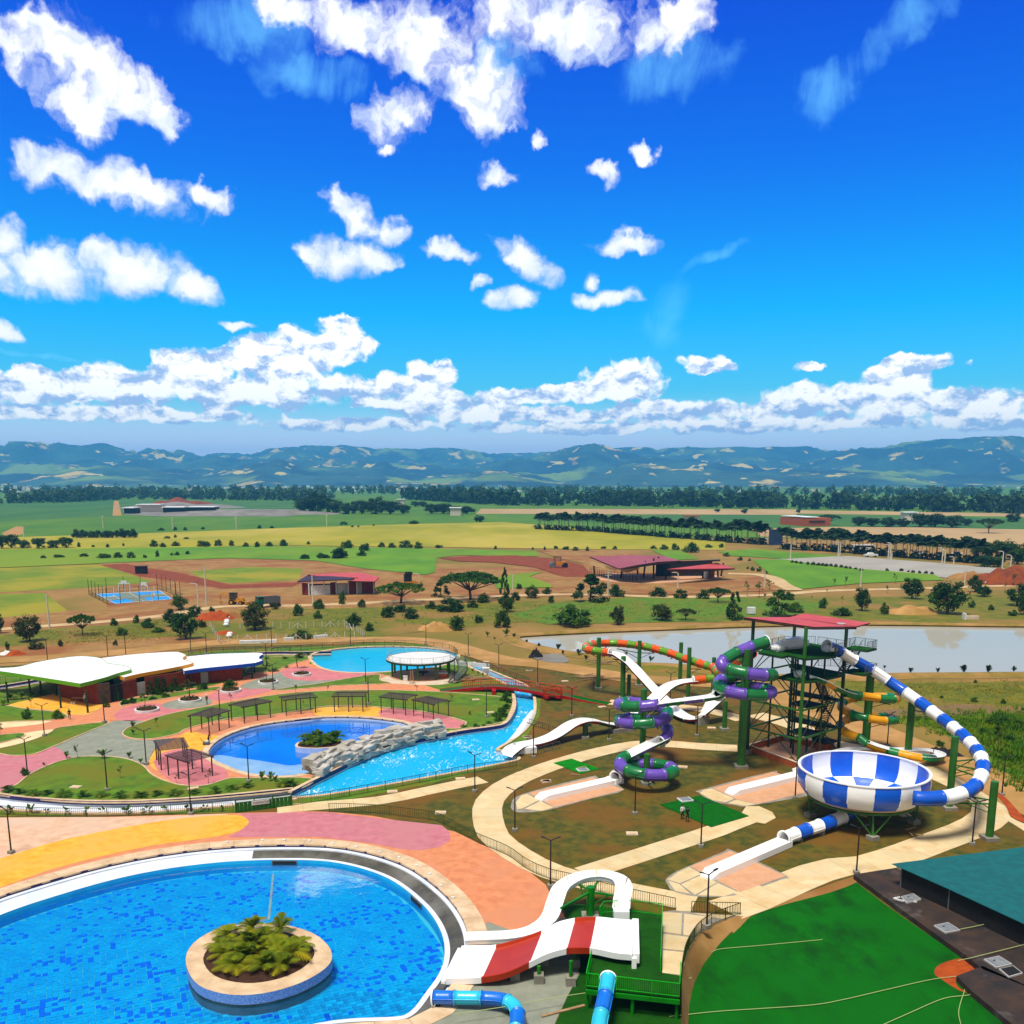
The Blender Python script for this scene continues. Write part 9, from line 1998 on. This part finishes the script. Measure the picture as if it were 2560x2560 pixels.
 # palm rows along the road
 for pts, n, hp, lab in (([(-95, 205), (150, 216), (400, 236), (640, 254), (850, 270)], 84, 66, 'palm in the left stretch of the long palm row along the road'), ([(940, 288), (1150, 300), (1400, 320), (1600, 335), (1760, 350)], 64, 76, 'palm in the right stretch of the long palm row along the road')):
  path = even([G(FR(*p)) for p in pts], 1); m = len(path)
  for i in range(n):
   p = path[min(m - 1, int(m * (i + rnd.uniform(-.25, .25)) / n))]; k = 24.5 if hp < 70 else 21.5
   plant(p + V((rnd.uniform(-2, 2), rnd.uniform(-4, 4), 0)), k * 0.66 * rnd.uniform(0.8, 1.1), 'royal', 'leaf_palm_dark', lab, 'palms of the long row', 0.85)
  tag_hedge(path, lab)
 row(KW, [(1600, 400, 110, 130), (1680, 415, 130, 130), (1790, 405, 165, 170), (1640, 460, 90, 150), (1740, 460, 80, 110), (1880, 440, 120, 130), (1940, 420, 160, 140)], 'round', 'leaf_dark', 'dark tree at the right end of the palm row', 'dark trees at the right end of the palm row')
 # forest belts
 def forest(nm, pts, depth, hp, n, lab):
  mb = MB(); path = even([G(p) for p in pts], 20); rng = random.Random(len(nm))
  for i in range(n):
   p = path[rng.randrange(len(path))] + V((rng.uniform(-20, 20), rng.uniform(0, depth), 0)); h = hp * rng.uniform(0.35, 1.1)
   leaf_cloud(mb, [(V((p.x + rng.uniform(-.3, .3) * h, p.y, h * z)), h * rng.uniform(0.28, 0.42)) for z in (0.3, 0.6, 0.75)], 16, h * 0.17, rng)
  tag(mb.build(nm, M['leaf_far']), lab, kind='stuff')
 forest('forest', [(-100, 1262), (130, 1258), (200, 1248), (420, 1250), (700, 1254), (760, 1252)], 220, 20, 420, 'dark forest belt on the plain, left half')
 forest('forest', [(1030, 1250), (1250, 1264), (1500, 1266), (1900, 1272), (2300, 1280), (2700, 1288)], 160, 21, 620, 'dark forest belt on the plain, right half')
 forest('forest', [(-100, 1236), (500, 1236), (1100, 1236), (1700, 1240), (2700, 1244)], 500, 22, 520, 'farther forest belt below the hills')
 # ------------ in the park
 row(R7, [(1105, 590, 105, 90, 'tall yellowish palm at the back of the planter island'), (1235, 590, 100, 80, 'palm at the back right of the planter island'), (1000, 610, 70, 90, 'yellow palm at the left back of the planter island')], 'palm', 'leaf_yellow', '', z=-0.1, hk=1.7)
 row(R7, [(1110, 655, 100, 120), (1170, 640, 80, 100), (1210, 675, 80, 110), (1070, 700, 80, 110), (1270, 690, 90, 110), (985, 690, 70, 90), (1030, 735, 60, 100), (1160, 740, 80, 110), (1235, 735, 66, 100), (1310, 660, 70, 80), (1140, 690, 70, 100), (965, 650, 50, 70)], 'palm', 'leaf_yellow', 'young golden-green palm in the middle of the planter island', 'young palms in the planter island', z=-0.08, hk=1.7)
 row(R2, [(170, 850, 70, 70), (210, 880, 80, 90), (250, 860, 100, 100), (290, 855, 90, 90), (320, 870, 80, 90), (360, 860, 80, 80), (400, 850, 80, 80), (270, 890, 70, 90), (180, 885, 60, 80), (335, 885, 60, 80), (385, 872, 60, 70), (225, 858, 80, 70), (300, 880, 80, 80)], 'palm', 'leaf_palm', 'dark green palm in the children\'s pool planter', 'palms in the children\'s pool planter', z=0.3, hk=1.5)
 row(R1, [(40, 1075, 50, 70), (110, 1085, 40, 60), (190, 1095, 48, 70), (265, 1090, 36, 55), (360, 1100, 52, 75), (470, 1102, 44, 65), (570, 1100, 40, 60), (680, 1105, 44, 70), (790, 1103, 44, 75), (880, 1095, 40, 60), (980, 1090, 40, 70), (1090, 1085, 36, 60), (1210, 1085, 50, 60), (1300, 1060, 40, 65), (1390, 1050, 40, 60), (1600, 1040, 60, 80), (1630, 1045, 56, 70)], 'palm', 'leaf_palm', 'low palm in the row along the front lawn\'s edge', 'low palms along the front lawn', z=0.06, hk=1.4)
 row(R1, [(60, 1196, 56), (180, 1196, 66), (262, 1198, 40), (380, 1200, 60), (482, 1200, 50), (590, 1200, 56), (710, 1204, 64), (830, 1196, 58), (930, 1190, 46), (1050, 1186, 54), (1150, 1182, 46), (1250, 1185, 40)], 'leafy', 'leaf_palm', 'broad-leaved plant in the bed behind the front railing', 'plants behind the front railing', hk=1.3)
 row(R1, [(375, 890, 50), (580, 890, 70), (725, 890, 50), (790, 920, 42), (250, 935, 30), (745, 720, 50), (748, 755, 40), (1545, 1020, 46), (1470, 1010, 60), (1520, 1015, 64)], 'young_palm', 'leaf_palm', 'single young palm planted in the lawn', 'young palms in the lawns', z=0.06)
 row(R1, [(435, 885, 78), (675, 1000, 70), (880, 715, 62), (1660, 522, 55), (1840, 515, 40), (1298, 575, 56), (175, 605, 70), (160, 660, 60), (5, 760, 70), (330, 660, 40), (990, 1030, 50), (1172, 1030, 84), (1705, 590, 30)], 'sapling', 'leaf_mid', 'thin sapling planted in the lawn', 'saplings in the lawns', z=0.06)
 row(R1, [(140, 985, 50, 50, 'dry bush at the foot of the lamp beside the pink path'), (325, 665, 55, 70, 'green bush at the corner of the terrace lawn'), (150, 665, 60, 60, 'bush in the lawn before the terrace')], 'bush', 'leaf_mid', '', z=0.06)
 row(R1, [(815, 600, 75, 60, 'bare slanting young tree in the first round planter'), (1065, 550, 100, 110, 'small tree in the second round planter'), (1498, 445, 100, 50, 'slim tree in the fourth round planter')], 'sapling', 'leaf_olive', '', z=0.35)
 row(R1, [(1290, 500, 62, 95, 'dense shrub filling the third round planter')], 'bush', 'leaf_mid', '', z=0.3)
 row(R2, [(120, 350, 120, 130, 'small tree leaning over the reddish planter bed near the back pool')], 'sapling', 'leaf_mid', '', z=0.3)
 row(R1, [(700, 585, 35, 60), (745, 580, 40, 50), (890, 530, 30, 60), (960, 520, 60, 40), (1010, 510, 30, 60), (1140, 500, 40, 70), (930, 545, 26, 50), (860, 560, 20, 50), (1215, 450, 30, 50), (600, 600, 24, 50)], 'bush', 'leaf_mid', 'low shrub in the bed in front of the pavilion', 'shrubs in front of the pavilion')
 row(R1, [(845, 535, 80, 40), (885, 530, 90, 44), (660, 570, 80, 30), (920, 520, 80, 40), (985, 505, 70, 36), (585, 580, 90, 40), (1060, 485, 60, 36)], 'cone', 'leaf_dark', 'climbing plant against the shaded pavilion wall', 'climbers on the pavilion wall')
 row(R1, [(120, 555, 75, 70), (60, 560, 70, 70), (185, 545, 60, 60), (20, 590, 60, 60), (240, 530, 60, 60)], 'palm', 'leaf_palm', 'palm behind the terrace under the green-edged roof', 'palms behind the terrace')
 row(R1, [(1600, 330, 30, 50), (1680, 325, 40, 60), (1730, 310, 30, 50), (1610, 380, 30, 40), (1540, 400, 45, 60), (1500, 330, 20, 40)], 'palm', 'leaf_palm', 'small palm on the lawn left of the back pool', 'small palms left of the back pool')
 row(DW, [(1140, 350, 45), (1205, 370, 55), (1270, 395, 50), (1320, 420, 55), (1370, 420, 40)], 'young_palm', 'leaf_palm', 'young palm in the bed along the river before the bridge', 'palms by the river before the bridge')
 row(DW, [(1600, 640, 60, 110), (1570, 700, 80, 120), (1620, 720, 60, 100), (1590, 790, 70, 110), (1540, 830, 70, 120), (1480, 880, 60, 130), (1560, 880, 60, 120), (1500, 930, 50, 120), (1620, 600, 40, 80)], 'bush', 'leaf_mid', 'dark shrub in the bed at the river bend', 'shrubs at the river bend')
 row(DW, [(1100, 1000, 70, 90), (1240, 1000, 80, 100), (1390, 960, 60, 90), (1170, 860, 90, 50), (1330, 990, 50, 80)], 'palm', 'leaf_palm', 'low palm on the lawn above the river', 'low palms above the river')
 row(DW, [(960, 700, 75, 60, 'dark-leaved sapling behind the last pergola'), (560, 590, 80, 40, 'sapling behind the fifth pergola'), (910, 740, 60, 40, 'sapling at the right corner of the last pergola')], 'sapling', 'leaf_mid', '')
 # pond shore
 row(WW, [(682, 118, 45), (915, 162, 75), (1158, 160, 70), (1393, 164, 105), (1608, 162, 100), (1838, 150, 78)], 'young_palm', 'leaf_palm_dark', 'young palm on the pond\'s near shore, right half', 'young palms on the pond\'s near shore')
 row(R3, [(405, 388, 70), (262, 352, 70), (130, 330, 44), (48, 302, 36), (455, 420, 50), (900, 432, 60), (295, 380, 40), (735, 385, 40)], 'young_palm', 'leaf_palm_dark', 'young palm on the pond\'s left shore', 'young palms on the pond\'s left shore')
 row(FM, [(1270, 880, 60), (1315, 890, 40), (1165, 880, 40), (1205, 900, 26)], 'young_palm', 'leaf_palm', 'young palm on the dirt left of the pond', 'young palms left of the pond')
 # thicket and tall grass at the right edge
 row(WW, [(1690, 880, 250, 90, 'thin half-bare young tree in the tall grass at the right')], 'sapling', 'leaf_olive', '')
 row(WW, [(1490, 410, 50, 70), (1745, 425, 44, 50), (1495, 240, 34, 40), (1195, 375, 26, 40), (1180, 800, 50, 90), (1560, 700, 60, 90), (1640, 600, 70, 130), (1750, 620, 90, 180), (1880, 640, 90, 160), (1800, 760, 60, 120)], 'bush', 'leaf_mid', 'bush in the rough grass right of the striped tube', 'bushes in the rough grass')
 rng = random.Random(3)
 def tufts(r, poly, n, h, m_, nm, lab):
  P = gs(r, poly); mb = MB(); xs = [p.x for p in P]; ys = [p.y for p in P]; k = 0
  while k < n:
   x, y = rng.uniform(min(xs), max(xs)), rng.uniform(min(ys), max(ys)); c = False; j = len(P) - 1
   for i in range(len(P)):
    if (P[i].y > y) != (P[j].y > y) and x < (P[j].x - P[i].x) * (y - P[i].y) / (P[j].y - P[i].y) + P[i].x: c = not c
    j = i
   if not c: continue
   k += 1; x += rng.gauss(0, 1.6); y += rng.gauss(0, 2.5); hh = h * rng.uniform(0.5, 1.3) * (0.6 + 0.8 * max(0, noise.noise(V((x * 0.12, y * 0.12, 0)))))
   for q in range(5):
    a = rng.uniform(0, 6.28); d = V((math.cos(a), math.sin(a), 0)); s = V((-d.y, d.x, 0)) * hh * 0.12; o = V((x, y, 0)) + d * rng.uniform(0, 0.3)
    mb.add([o - s, o + s, o + d * hh * 0.45 + V((0, 0, hh))], [(0, 1, 2)])
  tag(mb.build(nm, M[m_]), lab, kind='stuff')
 px_sheet('rough_grass', R4, [(640, 560), (1000, 575), (1500, 570), (2600, 565), (2600, 735), (1932, 735), (1500, 715), (1250, 735), (1000, 760), (800, 735), (680, 640)], 0.02, 'bank_grass', 3)
 px_sheet('bare_strip', R4, [(900, 770), (1250, 742), (1500, 722), (1932, 742), (2600, 742), (2600, 820), (1932, 800), (1700, 790), (1450, 805), (1150, 815)], 0.024, 'purple_soil', 3)
 px_sheet('rough_grass', R4, [(1000, 800), (1250, 812), (1450, 800), (1700, 785), (1932, 795), (2600, 800), (2600, 1420), (1932, 1275), (1750, 1230), (1640, 1080), (1450, 960), (1250, 880), (1060, 850)], 0.028, 'lawn', 2)
 tufts(R4, [(1600, 830), (1932, 790), (2500, 800), (2500, 1420), (1932, 1270), (1760, 1220), (1680, 1000)], 5200, 0.95, 'leaf_grass', 'tall_grass', 'tall green grass and reeds at the right edge')
 tufts(R4, [(1080, 815), (1450, 800), (1620, 830), (1680, 960), (1480, 940), (1250, 870)], 1300, 0.7, 'leaf_grass', 'tall_grass', 'rough grass behind the striped tube')
 tufts(R4, [(700, 560), (1500, 560), (2500, 560), (2500, 740), (1300, 730), (900, 740)], 2600, 0.4, 'leaf_dry', 'dry_grass', 'dry grass between the pond and the dirt track')
 tufts(CW, [(-400, 760), (300, 720), (800, 650), (1000, 800), (700, 830), (0, 850)], 1500, 0.5, 'leaf_dry', 'dry_grass', 'dry grass on the bank below the dirt road')
 tufts(FM, [(0, 740), (800, 720), (1900, 690), (2600, 700), (2600, 790), (1500, 800), (800, 830), (0, 800)], 2400, 0.5, 'leaf_grass', 'bank_grass', 'grass on the bank behind the pond')
def tag_hedge(path, lab):
 mb = MB(); rng = random.Random(4)
 leaf_cloud(mb, [(p + V((rng.uniform(-2, 2), rng.uniform(-3, 6), 1.6)), 2.6) for p in path[::2]], 16, 1.2, rng)
 tag(mb.build('hedge', M['leaf_far']), lab.replace('palm in', 'low hedge below'), kind='stuff')
M['leaf_grass'] = foliage('leaf_grass', C(84, 126, 20), C(60, 100, 14), C(120, 140, 40), 0.5)
M['leaf_dry'] = foliage('leaf_dry', C(150, 140, 66), C(120, 120, 44), C(176, 152, 86), 0.5)
plants()
haze()
